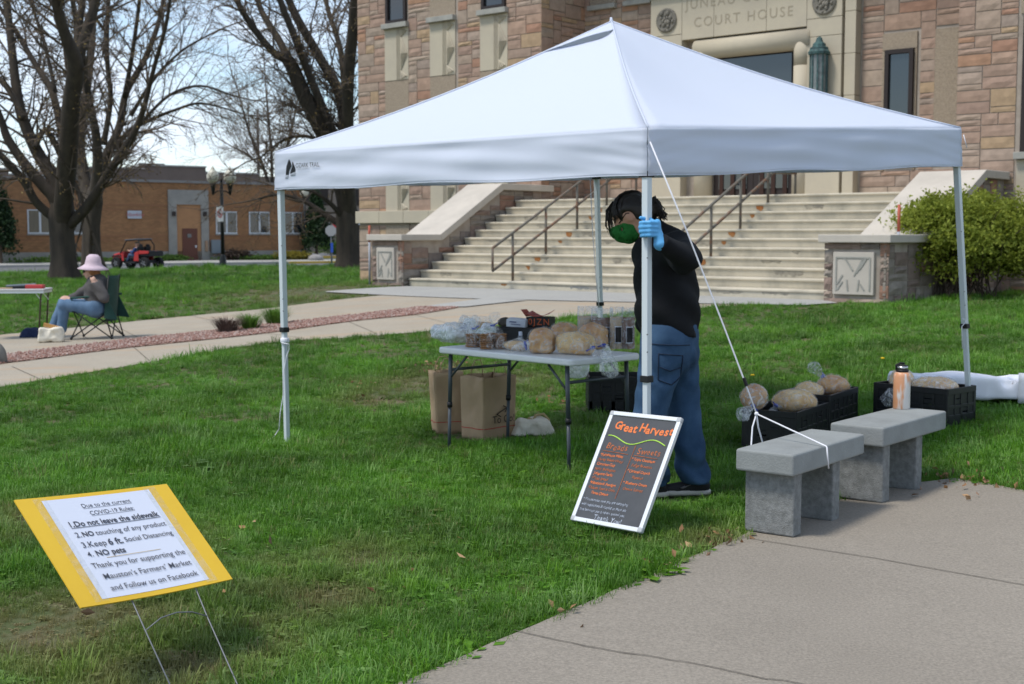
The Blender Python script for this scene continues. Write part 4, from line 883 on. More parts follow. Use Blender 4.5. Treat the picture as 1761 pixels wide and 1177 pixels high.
tree('bare tree with thick spreading limbs nearest the seated woman', 42.2, (112, 480), [(112, 480, 42), (108, 445, 40), (106, 405, 40), (106, 370, 42), (108, 335, 30)], [
 [(100, 375, 22), (84, 368, 16), (60, 345, 14), (40, 310, 14), (2, 268, 11), (-45, 225, 7)], [(105, 372, 24), (94, 340, 25), (75, 320, 21), (45, 285, 18), (14, 240, 15), (0, 200, 11), (-25, 140, 7)],
 [(106, 365, 30), (98, 318, 26), (62, 258, 21), (38, 200, 19), (28, 150, 17), (20, 80, 14), (12, 0, 12), (8, -90, 7)], [(40, 205, 12), (22, 165, 11), (-2, 135, 10), (-45, 105, 6)],
 [(107, 392, 26), (109, 355, 32), (114, 300, 32), (118, 250, 30), (122, 180, 28), (130, 112, 26), (112, 60, 18), (96, 0, 16), (84, -90, 9)], [(130, 115, 20), (150, 50, 18), (165, 0, 16), (176, -80, 9)], [(128, 120, 15), (135, 50, 13), (142, 0, 11), (146, -90, 6)],
 [(116, 388, 22), (145, 362, 18), (170, 326, 16), (195, 285, 14), (225, 240, 12), (246, 190, 9), (264, 120, 7), (286, 40, 6), (297, -40, 4)], [(106, 230, 14), (90, 160, 12), (60, 110, 10), (25, 50, 8), (-5, 5, 6), (-30, -50, 4)],
 [(60, 255, 10), (78, 225, 9), (105, 265, 12)], [(96, 160, 8), (80, 90, 6), (62, 30, 5), (45, -30, 4)]], 1, 11, 2.4)
tree('bare tree standing behind the left tree, nearer the street', 58.0, (160, 457), [(160, 457, 34), (157, 425, 29), (157, 390, 29), (160, 350, 32), (164, 322, 20)], [
 [(158, 365, 24), (150, 330, 22), (142, 295, 22), (136, 240, 20), (150, 150, 14), (160, 60, 10), (165, -40, 6)], [(160, 360, 26), (166, 320, 22), (168, 280, 17), (165, 230, 14), (155, 180, 12), (140, 90, 10), (125, 0, 8), (118, -60, 5)],
 [(160, 358, 26), (170, 310, 20), (182, 270, 17), (205, 220, 14), (217, 160, 12), (250, 100, 10), (275, 30, 8), (287, -50, 5)], [(185, 265, 11), (225, 225, 8), (262, 205, 6), (300, 190, 5), (345, 178, 4), (405, 192, 2.5)],
 [(214, 168, 9), (228, 90, 7), (240, 0, 6), (246, -60, 4)], [(178, 250, 11), (190, 170, 9), (184, 100, 8), (186, 0, 7), (190, -60, 4)], [(240, 215, 6), (290, 165, 5), (345, 148, 4), (400, 165, 3)], [(225, 200, 7), (262, 140, 6), (310, 90, 4), (360, 60, 3)]], 2, 12, 3.0)
tree('bare tree with dark limbs beside the courthouse corner', 57.0, (604, 462), [(604, 462, 40), (600, 435, 37), (598, 400, 37), (597, 365, 38), (595, 345, 24)], [
 [(597, 372, 30), (588, 320, 30), (562, 245, 26), (522, 162, 26), (497, 106, 22), (470, 90, 12), (430, 40, 11), (404, -8, 9), (388, -80, 6)], [(500, 110, 14), (480, 70, 13), (450, 20, 10), (434, -30, 7)], [(596, 365, 26), (588, 300, 20), (576, 240, 17), (540, 150, 14), (505, 60, 12), (480, -5, 10), (465, -70, 6)],
 [(596, 360, 28), (594, 270, 22), (586, 170, 19), (550, 100, 16), (510, 30, 14), (484, -30, 9)], [(598, 370, 34), (597, 300, 26), (598, 200, 20), (600, 120, 20), (608, 40, 18), (613, -60, 12)], [(597, 205, 14), (586, 90, 10), (565, 20, 8), (550, -40, 6)],
 [(596, 395, 14), (560, 370, 10), (520, 345, 7), (480, 335, 5), (445, 342, 3)], [(598, 385, 10), (570, 352, 8), (538, 330, 5), (505, 325, 3)], [(560, 250, 9), (530, 235, 6), (490, 240, 5), (450, 270, 3)]], 3, 11, 2.6)
tree('thin bare tree far behind the stepped roof', 118, (470, 412), [(470, 412, 9), (468, 370, 8), (468, 330, 8)], [
 [(468, 335, 6), (450, 280, 5), (430, 230, 4), (415, 180, 3)], [(468, 335, 6), (485, 280, 5), (500, 230, 4), (510, 180, 3)], [(468, 330, 6), (467, 270, 5), (462, 210, 4), (458, 160, 3)], [(460, 300, 4), (430, 270, 3), (395, 250, 2)], [(475, 300, 4), (510, 275, 3), (540, 255, 2)]], 4, 12, 4.5)
# ---------------------------------------------------------------- side-by-side utility vehicle
m_red = mat('utv_red', (.42, .02, .018), .3, spec=.5); m_blk = mat('utv_black', (.012, .012, .013), .6); m_tyre = mat('tyre', (.018, .018, .018), .9, bump=.6, bscale=30); m_rim = mat('rim_alloy', (.55, .56, .58), .35, metal=.7)
b = at(237, 462.5, 72.0); UZ = gz(b.x, b.y) + .02
utv = empty('utility_vehicle', (b.x, b.y, UZ), R(-26) + math.pi, 'red and black two-seat off-road buggy with a roof on the street', 'buggy')   # +x is forwards
def upart(name, f_, m, smooth=False, bev=.02, par=utv): mb = MB(); f_(mb); return mb.build(name, m, par, smooth, bev)
for sx in (-1, 1):
    for sy in (-1, 1):
        wv = empty('wheel', (.98 * sx, .55 * sy, .33)); wv.parent = utv
        mb = MB(); mb.lathe([(.17, -.12), (.29, -.13), (.33, -.08), (.33, .08), (.29, .13), (.17, .12)], n=20, M=Matrix.Rotation(math.pi / 2, 3, 'X')); mb.build('tyre', m_tyre, wv)
        mb = MB(); mb.lathe([(.05, -.11), (.17, -.10), (.17, .10), (.05, .11)], n=12, M=Matrix.Rotation(math.pi / 2, 3, 'X'))
        for k in range(5): mb.box((.1 * math.cos(k * 1.257), .0, .1 * math.sin(k * 1.257)), (.14, .24, .05), (0, -k * 1.257, 0))
        mb.build('rim', m_rim, wv)
upart('chassis', lambda q: q.box((0, 0, .42), (2.1, .72, .16)).box((0, 0, .36), (.95, 1.1, .1)), m_blk)
upart('hood', lambda q: q.prism([(.55, -.48, .62), (1.2, -.40, .55), (1.32, -.36, .70), (1.15, -.44, .84), (.5, -.5, .98)], (0, 0, 0), (0, .96, 0)), m_red)
upart('front_bumper', lambda q: q.box((1.28, 0, .5), (.14, .6, .28)), m_blk)
for sy in (-1, 1):
    upart('headlight', lambda q: q.box((1.24, .30 * sy, .71), (.14, .2, .09), (0, .5, .25 * sy)), m_globe)
    upart('fender', lambda q: q.prism([(.62, .44 * sy, .70), (.75, .44 * sy, .78), (1.2, .44 * sy, .76), (1.3, .44 * sy, .66), (1.2, .44 * sy, .70), (.8, .44 * sy, .72)], (0, 0, 0), (0, .2 * sy, 0)), m_blk)
    upart('door_panel', lambda q: q.prism([(-.62, .57 * sy, .45), (-.25, .57 * sy, .45), (-.35, .57 * sy, .92), (-.6, .57 * sy, 1.0)], (0, 0, 0), (0, .05 * sy, 0)), m_red)
    upart('side_panel', lambda q: q.prism([(.42, .56 * sy, .45), (.58, .56 * sy, .45), (.6, .56 * sy, .9), (.48, .56 * sy, .8)], (0, 0, 0), (0, .05 * sy, 0)), m_red)
    upart('seat', lambda q: q.box((-.12, .28 * sy, .62), (.5, .46, .14)).box((-.42, .28 * sy, .95), (.14, .44, .62), (0, -.2, 0)).box((-.5, .28 * sy, 1.3), (.1, .26, .14)), m_blk, False, .04)
    upart('roll_bar', lambda q: q.tube([(.72, .54 * sy, .86), (.32, .5 * sy, 1.55), (-.5, .5 * sy, 1.62), (-.72, .54 * sy, 1.3), (-.66, .56 * sy, .8)], .032, 8), m_blk, True, 0)
upart('cargo_bed', lambda q: q.box((-.95, 0, .86), (.78, 1.1, .3)), m_blk); upart('tailpiece', lambda q: q.prism([(-.6, -.57, .82), (-1.3, -.57, .86), (-1.32, -.57, 1.0), (-.62, -.57, 1.02)], (0, 0, 0), (0, .03, 0)).prism([(-.6, .57, .82), (-1.3, .57, .86), (-1.32, .57, 1.0), (-.62, .57, 1.02)], (0, 0, 0), (0, .03, 0)), m_red)
upart('roof', lambda q: q.box((-.1, 0, 1.62), (1.0, 1.12, .05), (0, .07, 0)), mat('utv_roof', (.10, .11, .12), .4))
upart('steering_wheel', lambda q: q.tube([(.42 + .05 * math.cos(a * .524), .28 + .16 * math.sin(a * .524), 1.0 + .15 * math.cos(a * .524)) for a in range(13)], .014, 6), m_blk, True, 0)
# driver
def drv(P):
    d = ellip(P, (-.22, .28, 1.36), (.10, .085, .125)); d = smin(d, cone(P, (-.25, .28, 1.27), (-.28, .28, 1.16), .05, .06), .03)
    d = smin(d, cone(P, (-.30, .28, .82), (-.27, .28, 1.08), .15, .17), .05)
    for s in (-1, 1):
        d = smin(d, cone(P, (-.27, .28 + .2 * s, 1.12), (-.12, .28 + .23 * s, .92), .06, .05), .03); d = smin(d, cone(P, (-.12, .28 + .23 * s, .92), (.33, .28 + .1 * s, 1.04), .045, .04), .03)
        d = smin(d, cone(P, (-.25, .28 + .1 * s, .76), (.18, .28 + .12 * s, .78), .09, .075), .03); d = smin(d, cone(P, (.18, .28 + .12 * s, .78), (.38, .28 + .12 * s, .47), .065, .05), .03)
    return d
m_skin = mat('skin', (.52, .30, .21), .55, (.46, .25, .17), scale=9)
dv = sdf_obj('person', drv, (-.7, -.2, .3), (.7, .75, 1.6), .022, m_skin, None, 1)
dv.matrix_world = Matrix.Translation((b.x, b.y, UZ)) @ Matrix.Rotation(R(-26) + math.pi, 4, 'Z'); tag(dv, 'driver in a blue shirt sitting in the red buggy', 'person')
sdf_obj('shirt', lambda P: np.maximum(np.maximum(drv(P) - .014, P[:, 2] - 1.17), .80 - P[:, 2] + np.maximum(0, P[:, 0] - .0) * 2), (-.7, -.2, .3), (.7, .75, 1.6), .022, mat('blue_shirt', (.03, .07, .20), .8), dv, 1)
sdf_obj('trousers', lambda P: np.maximum(drv(P) - .012, P[:, 2] - .86), (-.7, -.2, .3), (.7, .75, 1.6), .022, mat('dark_jeans', (.06, .10, .18), .85), dv, 1)
sdf_obj('cap', lambda P: np.maximum(ellip(P, (-.22, .28, 1.40), (.112, .097, .11)), 1.40 - P[:, 2]), (-.7, -.2, .3), (.7, .75, 1.6), .018, mat('cap_tan', (.16, .13, .09), .8), dv, 1)
# ================================================================= CANOPY
m_fab = translucent(mat('canopy_fabric', (.70, .74, .83), .75, spec=.2, bump=.45, bscale=2.6), .33, (.86, .90, .97)); m_polew = mat('pole_white', (.55, .60, .62), .35, spec=.5)
m_clamp = mat('clamp_black', (.012, .012, .013), .5); m_rope = mat('rope_white', (.72, .72, .76), .8)
C_ = {'L': at(473.5, 263, 8.87), 'F': at(1114, 220, 6.55), 'R': at(1652, 221, 8.75)}; C_['B'] = C_['L'] + C_['R'] - C_['F']; C_['B'].z = 2.16
Vb = {'L': at(473.5, 327, 8.87), 'F': at(1113.5, 302, 6.55), 'R': at(1654, 286, 8.75)}; Vb['B'] = C_['B'] - Vector((0, 0, .25))
PK = at(1052, 38, 8.80)
tent = empty('canopy_tent', ((C_['L'] + C_['R']).x / 2, (C_['L'] + C_['R']).y / 2, 0), 0, 'white pop-up canopy with a pointed roof sheltering the bread table', 'canopy'); T0 = Vector(tent.location)
cen = (C_['L'] + C_['R'] + C_['F'] + C_['B']) / 4
def hip(k, t):          # slightly bowed hip line from corner to peak
    p = C_[k].lerp(PK, t); p.z += -.05 * math.sin(math.pi * t) ; return p
def roof_panel(a, b, cut=None):
    mb = MB(); n, m_ = 28, 24
    def fn(u, v):
        if cut: v = v * (cut[0] + (cut[1] - cut[0]) * u)
        p = hip(a, v).lerp(hip(b, v), u); w_ = math.sin(math.pi * u)
        p.z -= .05 * w_ * math.sin(math.pi * min(1, v * 1.1)) ; p.z += .014 * w_ * math.sin(v * 3 + u * 9 + ord(a)) * (1 - v) * min(1, v * 6)
        p.z += .016 * math.exp(-v * 9) * math.sin(u * 60) * (abs(u - .5) * 2) ** 6 * min(1, v * 12)
        if cut: p.z -= .045 * w_ * max(0, v / max(cut) - .9) * 10
        return p - T0
    mb.grid(fn, n, m_); return mb.build('roof_panel', m_fab, tent, True, fix=False, solid=.002)
roof_panel('L', 'F', (.83, .935)); roof_panel('F', 'R'); roof_panel('R', 'B'); roof_panel('B', 'L')
def flap(u, v):
    t = (.80 + (.925 - .80) * u); t = t + (1 - t) * v; p = hip('L', t).lerp(hip('F', t), u); p.z += (.022 * math.sin(math.pi * min(1, u * 1.1)) + .006) * (1 - v); return p - T0
def vent_backing(u, v):
    t = .70 + .27 * v; p = hip('L', t).lerp(hip('F', t), u); p.z -= .07 + .05 * math.sin(math.pi * u); return p - T0
mb = MB(); mb.grid(vent_backing, 12, 4); mb.build('added_vent_backing', m_fab, tent, True, fix=False)  # added under-panel, catches light so the vent gap looks less black
mb = MB(); mb.grid(flap, 14, 6); mb.build('vent_flap', m_fab, tent, True, fix=False, solid=.002)
for k in 'LFRB':
    mb = MB(); mb.tube([hip(k, i / 14) - T0 + Vector((0, 0, .004)) for i in range(15)], .006, 6); mb.build('seam', m_fab, tent, True)
mb = MB(); mb.tube([PK - T0 + Vector((0, 0, -.02)), PK - T0 + Vector((-.005, 0, .03))], [.02, .006], 6); mb.build('peak_tip', m_fab, tent, True)
def valance(a, b, seed):
    mb = MB(); n = (Vb[b] - Vb[a]).normalized(); out_n = Vector((n.y, -n.x, 0)); mid = (Vb[a] + Vb[b]) / 2
    if out_n.dot(mid - cen) < 0: out_n = -out_n
    def fn(u, v):
        p = C_[a].lerp(C_[b], u).lerp(Vb[a].lerp(Vb[b], u), v); e = math.sin(math.pi * u) ** .5 if 0 < u < 1 else 0
        d = .005 * math.sin(v * 7.5 + u * 5 + seed) + .0035 * math.sin(v * 13 - u * 11 + seed * 2) + .0025 * math.sin(u * 31 + v * 4)
        d += .006 * math.exp(-u * 12) * math.sin(v * 26 + u * 60) + .006 * math.exp(-(1 - u) * 12) * math.sin(v * 24 - u * 50)
        d += .03 * math.sin(math.pi * u) * (v - .2)
        p = p + out_n * (d * (.25 + .75 * e) * min(1, v * 5) + .004); p.z += .008 * math.sin(u * 14 + seed) * v * e; return p - T0
    mb.grid(fn, 70, 16); o = mb.build('valance', m_fab, tent, True, fix=False, solid=.002)
    hb = MB(); hb.tube([fn(i / 40, 1) for i in range(41)], .0035, 5); hb.build('hem', m_fab, o, True); return o, fn, out_n
vLF, fLF, nLF = valance('L', 'F', 1.); valance('F', 'R', 2.3); valance('R', 'B', .4); valance('B', 'L', 4.)
# printed mountain mark with a winding road, and its lettering
m_ink = mat('print_black', (.012, .014, .016), .7); m_ink2 = mat('print_grey', (.30, .33, .37), .7)
def on_val(x, z):      # metres along the valance from L, metres down from the top
    Lm = (Vb['F'] - Vb['L']).length; p = fLF(x / Lm, z / .25); return p + nLF * .004
def patch(name, outl, m):
    P_ = [on_val(x, z) for x, z in outl]; c = sum(P_, Vector()) / len(P_); mb = MB(); mb.add(P_ + [c + nLF * .002], [(i, (i + 1) % len(P_), len(P_)) for i in range(len(P_))]); return mb.build(name, m, vLF, fix=False)
X0 = .175
patch('printed_mark', [(X0 - .045, .155), (X0 - .035, .10), (X0 - .012, .058), (X0, .052), (X0 + .012, .075), (X0 + .024, .095), (X0 + .012, .11), (X0 - .004, .125), (X0 - .012, .155)], m_ink)
patch('printed_mark', [(X0 + .026, .072), (X0 + .032, .068), (X0 + .05, .09), (X0 + .064, .115), (X0 + .066, .135), (X0 + .01, .148), (X0 + .006, .14), (X0 + .02, .118), (X0 + .032, .1)], m_ink)
patch('printed_mark', [(X0 - .05, .178), (X0 - .045, .157), (X0 - .013, .157), (X0 - .014, .178)], m_ink2); patch('printed_mark', [(X0 + .01, .15), (X0 + .066, .137), (X0 + .068, .158), (X0 + .012, .162)], m_ink2)
ex = (Vb['F'] - Vb['L']).normalized(); ez = (C_['L'] - Vb['L']).normalized(); ey = ex.cross(ez)
M_ = Matrix((ex, ez, ex.cross(ez))).transposed().to_4x4()
def vtext(s_, x, z, size, m): M2 = M_.copy(); M2.translation = on_val(x, z) + nLF * .012; return text_obj('lettering', s_, m, vLF, M2, size, .0005, 'LEFT')
vtext('OZARK TRAIL', X0 + .085, .098, .042, m_ink); vtext('OUTDOOR  EQUIPMENT', X0 + .088, .122, .012, m_ink2)
# legs
def leg(k, foot, clamp_y):
    top = Vb[k] + (C_[k] - Vb[k]) * .35; inn = (cen - top); inn.z = 0; top = top + inn.normalized() * .035; foot = Vector(foot); d = foot - top
    f_ = clamp_y; cl = top.lerp(foot, f_); lg = MB()
    def sq(a, b, r_): lgm = MB(); lgm.tube([a, b], r_ * 1.414, 4); return lgm
    rot = math.atan2((Vb['F'] - Vb['L']).y, (Vb['F'] - Vb['L']).x)
    def sqt(a, b, h):
        u = Vector((math.cos(rot), math.sin(rot), 0)) * h; v = Vector((-math.sin(rot), math.cos(rot), 0)) * h; mb = MB(); mb.add([a - u - v, a + u - v, a + u + v, a - u + v, b - u - v, b + u - v, b + u + v, b - u + v], [(0, 3, 2, 1), (4, 5, 6, 7), (0, 1, 5, 4), (1, 2, 6, 5), (2, 3, 7, 6), (3, 0, 4, 7)]); return mb
    o = sqt(top - T0, cl - T0, .019).build('leg', m_polew, tent, bevel=.004); sqt(cl - T0, foot - T0, .0155).build('lower_tube', m_polew, o, bevel=.003)
    e = (foot - top).normalized(); sqt(cl - T0 - e * .012, cl - T0 + e * .022, .025).build('clamp', m_clamp, o, bevel=.004); sqt(foot - T0 - e * .006, foot - T0 + e * .004, .035).build('foot', m_polew, o)
    for q in (.12, .2, .55): mb = MB(); pnt = top.lerp(cl, 1 - q) - T0; mb.tube([pnt + Vector((0, -.025, 0)), pnt + Vector((0, .02, 0))], .004, 6); mb.build('pin', m_clamp, o)
    sqt(top - T0 + Vector((0, 0, -.09)), top - T0 + Vector((0, 0, -.06)), .028).build('corner_bracket', m_clamp, o); return top, foot
fL, fF, fR, fB = gp(494, 768), gp(1112, 898), gp(1668, 728), gp(1036, 668)
leg('L', fL, .56); leg('F', fF, .60); leg('R', fR, .63); leg('B', fB, .60)
def bar(a, b, sag):
    mb = MB(); p, q = (C_[a] - T0) * 1, (C_[b] - T0) * 1; p, q = p.lerp(cen - T0, .02), q.lerp(cen - T0, .02); p.z -= .07; q.z -= .07; m1 = p.lerp(q, .5)
    for s_, e_ in ((p, m1 - Vector((0, 0, .0))), (m1, q)):
        for (z0, z1) in ((0, -.14), (-.14, 0)):
            t_ = MB(); t_.tube([s_ + Vector((0, 0, z0)), e_ + Vector((0, 0, z1))], .008, 4); t_.build('truss_bar', m_polew, tent)
for a, b in ('LF', 'FR', 'RB', 'BL'): bar(a, b, 0)
# guy rope from the front corner to the first bench
kn = at(1301, 712, 6.50)
rope = empty('guy_rope', (kn.x, kn.y, 0), 0, 'taut white guy rope running from the canopy corner down to the bench', 'rope'); r0 = Vector(rope.location)
pt = [C_['F'] + Vector((.01, -.02, -.07)), at(1180, 395, 6.54), at(1245, 562, 6.52), at(1282, 660, 6.51), kn]
mb = MB(); mb.tube([p - r0 for p in pt], .0042, 6); mb.build('line', m_rope, rope, True)
mb = MB(); mb.tube([at(1279, 650, 6.505) - r0, at(1284, 664, 6.505) - r0], .009, 8); mb.build('slider', m_clamp, rope)
mb = MB(); mb.ball(kn - r0, .011, 8, 6); mb.build('knot', m_rope, rope, True)
bt = .435
for pts_ in ([kn, atz(1421, 768, bt + .005), atz(1422, 770, bt + .004), at(1425, 806, atz(1421, 770, bt).y - .012)], [kn, at(1294, 735, 6.50), at(1292, 764, 6.40), at(1289, 826, 6.36)], [kn, at(1304, 735, 6.52), at(1311, 760, 6.55), at(1312, 790, 6.56)]):
    mb = MB(); mb.tube([p - r0 for p in pts_], .004, 6); mb.build('loop', m_rope, rope, True)
r2 = empty('tie_rope', (fL.x, fL.y, 0), 0, 'slack white cord tied to the left canopy pole and trailing in the grass', 'rope'); r0 = Vector(r2.location)
pts_ = [at(484, 590, 8.8), at(497, 592, 8.78), at(497, 602, 8.8), at(493, 612, 8.8), at(488, 640, 8.8), at(487, 680, 8.8), at(482, 710, 8.8), at(480, 738, 8.8), gp(471, 752, .03), gp(462, 757, .02)]
mb = MB(); mb.tube([p - r0 for p in pts_], .0035, 5); mb.build('cord', m_rope, r2, True)
mb = MB(); mb.lathe([(.028, 0), (.032, .01), (.03, .03), (.026, .035)], at(490, 590, 8.86) - r0, 10); mb.build('knot', m_rope, r2, True)
r3 = empty('tie_rope', (fB.x, fB.y, 0), 0, 'thin white cord hanging beside the rear canopy pole', 'rope'); r0 = Vector(r3.location)
mb = MB(); mb.tube([at(1015, 306, 10.9) - r0, at(1019, 400, 10.9) - r0, at(1025, 478, 10.9) - r0, at(1030, 530, 10.95) - r0], .004, 5); mb.build('cord', m_rope, r3, True)
r4 = empty('tie_rope', (fR.x, fR.y, 0), 0, 'short white cord knotted round the right canopy pole', 'rope'); r0 = Vector(r4.location)
mb = MB(); mb.tube([at(1657, 232, 8.7) - r0, at(1663, 255, 8.7) - r0], .003, 5); mb.tube([at(1655, 548, 8.68) - r0, at(1662, 552, 8.68) - r0, at(1654, 562, 8.68) - r0, at(1655, 600, 8.68) - r0], .0035, 5); mb.build('cord', m_rope, r4, True)
# ================================================================= SIGNS
def frame_from(c, lean, yaw, roll):
    return Matrix.Translation(c) @ Matrix.Rotation(R(yaw), 4, 'Z') @ Matrix.Rotation(R(lean), 4, 'X') @ Matrix.Rotation(R(roll), 4, 'Y')
Mb = frame_from((.56, 6.316, .30), -31.6, -45.9, -1.3)      # local: x right, z up, face towards -y
board = empty('menu_board', (0, 0, 0), 0, 'framed chalkboard menu sign leaning in the grass by the front canopy pole', 'menu board'); board.matrix_world = Mb
W_, H_ = .45, .60
m_al = mat('frame_aluminium', (.74, .75, .76), .35, metal=.25); m_chalk = mat('chalkboard', (.055, .058, .064), .55, (.07, .073, .08), scale=5)
mb = MB(); mb.box((0, 0, 0), (W_ - .03, .012, H_ - .03)); mb.build('panel', m_chalk, board)
for c, d in (((0, -.002, H_ / 2 - .011), (W_ - .03, .022, .022)), ((0, -.002, -H_ / 2 + .011), (W_ - .03, .022, .022)), ((-W_ / 2 + .011, -.002, 0), (.022, .022, H_ - .03)), ((W_ / 2 - .011, -.002, 0), (.022, .022, H_ - .03))):
    mb = MB(); mb.box(c, d); mb.build('frame', m_al, board, bevel=.003)
for sx in (-1, 1):
    for sz in (-1, 1): mb = MB(); mb.box((sx * (W_ / 2 - .013), -.002, sz * (H_ / 2 - .013)), (.03, .026, .03)); mb.build('corner_cap', mat('corner_grey', (.42, .43, .44), .5), board, bevel=.008)
m_or = mat('chalk_orange', (.72, .19, .06), .8); m_or2 = mat('chalk_orange_faint', (.48, .14, .05), .8, (.30, .10, .05), scale=60, contrast=(.4, .6)); m_gr = mat('chalk_green', (.42, .66, .10), .8); m_wc = mat('chalk_white', (.42, .46, .54), .8, (.20, .22, .26), scale=60, contrast=(.4, .65))
hand = random.Random(2)
def scrawl(body, x, z, size, m, off=0., tilt=0., sp=.95):
    """handwriting: letter by letter with wobble"""
    line = MB()
    for ch in body:
        w_ = {'i': .3, 'l': .3, '!': .3, ' ': .36, 'm': .8, 'w': .78, 'W': .9, 'M': .85, 't': .4, 'r': .42, 'f': .4, '*': .45, '&': .65, "'": .25}.get(ch, .58 if ch.islower() else .68) * size * sp
        if ch != ' ':
            M2 = Matrix.Translation((x + w_ / 2, -.0075, z + hand.gauss(0, size * .05))) @ Matrix.Rotation(math.pi / 2, 4, 'X') @ Matrix.Rotation(hand.gauss(tilt, .07), 4, 'Z') @ Matrix.Scale(size * hand.uniform(.92, 1.08), 4)
            vs, fs = glyph(ch, 'CENTER', off / size, .12); line.add([M2 @ Vector(v) for v in vs], fs)
        x += w_
    tag(line.build('chalk_lettering', m, board, fix=False), kind='stuff')
scrawl('Great Harvest', -.165, .218, .062, m_or, .0017, .0, .86)
pl = [(-.185 + .37 * i / 30, .150 + .018 * math.sin(i / 30 * 8.5 + 1.2)) for i in range(31)]
mb = MB(); mb.tube([(x, -.0075, z) for x, z in pl], .0032, 6); mb.build('chalk_line', m_gr, board, True)
scrawl('Breads', -.175, .108, .044, m_or2, .0004); scrawl('Sweets', .025, .104, .044, m_or2, .0004)
for a, b in (((-.185, .083), (-.02, .078)), ((.02, .078), (.165, .074)), ((.008, .13), (.0, -.155))): mb = MB(); mb.tube([(a[0], -.0075, a[1]), (b[0], -.0075, b[1])], .0016, 5); mb.build('chalk_line', m_or2, board)
for i, s_ in enumerate(['*Farmhouse White', 'Honey Whole Wheat', 'Cinnamon Chip', 'Nutty Burlington', 'Jalapeno Garlic', '*Pizza Bread', '*Woodstock Foodgrn', '*Dakota Seed & Grain', '     Three Cheese']): scrawl(s_, -.192, .062 - i * .0255, .0205, m_or if i % 2 == 0 else m_or2, .0002, 0, .80)
for i, s_ in enumerate(['* Triple Chocolate', '  Fudge Brownies', '* Caramel Crunch', '       Blondies', '* Blueberry Cream', '  Cheese Scones']): scrawl(s_, .012, .058 - i * .031, .0205, m_or2 if i % 2 else m_or, .0002, 0, .80)
for i, s_ in enumerate(['* Please make sure you are complying', 'with regulations & staying at least six', 'feet between you & others around you.']): scrawl(s_, -.195, -.178 - i * .028, .0195, m_wc, .0001, 0, .78)
scrawl('Thank You!', -.09, -.266, .034, m_wc, .0006)
# ---- yellow yard sign
My = frame_from((-1.276, 4.254, .432), -51.1, 59.4, 6.5)
ysign = empty('yard_sign', (0, 0, 0), 0, 'yellow yard sign with a white printed notice on wire legs, nearest the camera', 'sign'); ysign.matrix_world = My
YW, YH = .61, .457; m_yell = mat('corrugated_yellow', (.74, .47, .03), .5, (.68, .42, .025), scale=3, spec=.4); m_paper = mat('white_paper', (.62, .65, .74), .7)
bow = lambda x, z: .009 * math.cos(math.pi * x / YW) * (.7 - .6 * z) - .008
mb = MB(); mb.grid(lambda u, v: ((u - .5) * YW, bow((u - .5) * YW, v - .5), (v - .5) * YH), 24, 8); mb.build('board', m_yell, ysign, False, fix=False, solid=.005)
pw, pz0, pz1 = .43, -.21, .212
mb = MB(); mb.grid(lambda u, v: ((u - .5) * pw + .0, bow((u - .5) * pw, v - .5) - .0036, pz0 + (pz1 - pz0) * v), 24, 6); mb.build('notice_paper', m_paper, ysign, False, fix=False)
mb = MB(); mb.box((0, bow(0, 0) - .0050, -.052), (pw * .5, .0004, .0016)); mb.build('paper_seam', mat('seam_tan', (.50, .36, .16), .8), ysign)
m_tape = film('clear_tape', (.8, .75, .6), .22, .3)
for x in (-pw / 2 - .005, pw / 2 + .005): mb = MB(); mb.grid(lambda u, v, x=x: (x + (u - .5) * .05, bow(x, 0) - .0045, pz0 - .01 + (pz1 - pz0 + .02) * v), 2, 4); mb.build('tape', m_tape, ysign, fix=False)
m_txt = mat('print_text', (.06, .065, .085), .7)
def yt(s_, x, z, size, bold=False, align='CENTER', under=0):
    vs, fs = glyph(s_, align, (.0007 if bold else .00005) / size); mb = MB(); mb.add([(x + v[0] * size, bow(x + v[0] * size, z) - .0056, z + v[1] * size) for v in vs], fs); tag(mb.build('lettering', m_txt, ysign, fix=False), kind='stuff')
    if under:
        x0_ = x + min(v[0] for v in vs) * size; x1_ = x + max(v[0] for v in vs) * size; mb = MB(); mb.grid(lambda u, v: (x0_ + (x1_ - x0_) * u, bow(x0_ + (x1_ - x0_) * u, z) - .0057, z - size * (.43 + (.075 if bold else .05) * v)), 12, 1); mb.build('underline', m_txt, ysign, fix=False)
def yt_fit(s_, x, z, target, bold=False, align='LEFT', under=0):
    xs_ = [v[0] for v in glyph(s_, 'LEFT')[0]]; yt(s_, x, z, target / (max(xs_) - min(xs_)), bold, align, under)
yt_fit('Due to the current', .015, .172, .195, False, 'CENTER', 1); yt_fit('COVID-19 Rules:', .02, .138, .175, False, 'CENTER', 1)
yt_fit('1.Do not leave the sidewalk', -.175, .098, .355, True, 'LEFT', 1)
yt_fit('2.', -.172, .052, .02); yt_fit('NO', -.146, .052, .042, True); yt_fit('touching of any product', -.094, .052, .285)
yt_fit('3.Keep', -.172, .008, .092); yt_fit('6 ft.', -.070, .008, .055, True); yt_fit('Social Distancing', -.004, .008, .195)
yt_fit('4.', -.172, -.032, .02); yt_fit('NO pets', -.140, -.032, .112, True)
yt_fit('Thank you for supporting the', -.182, -.080, .372); yt_fit("Mauston\u2019s Farmers\u2019 Market", -.165, -.128, .35); yt_fit('and Follow us on Facebook', -.165, -.176, .35)
m_wire = mat('galvanised_wire', (.17, .175, .185), .5, metal=.3)
Myi = My.inverted()
legs_px = [((219, 1032), (250, 1085), (292, 1177), (310, 1230)), ((333, 1010), (356, 1060), (408, 1177), (430, 1235))]
ends = []
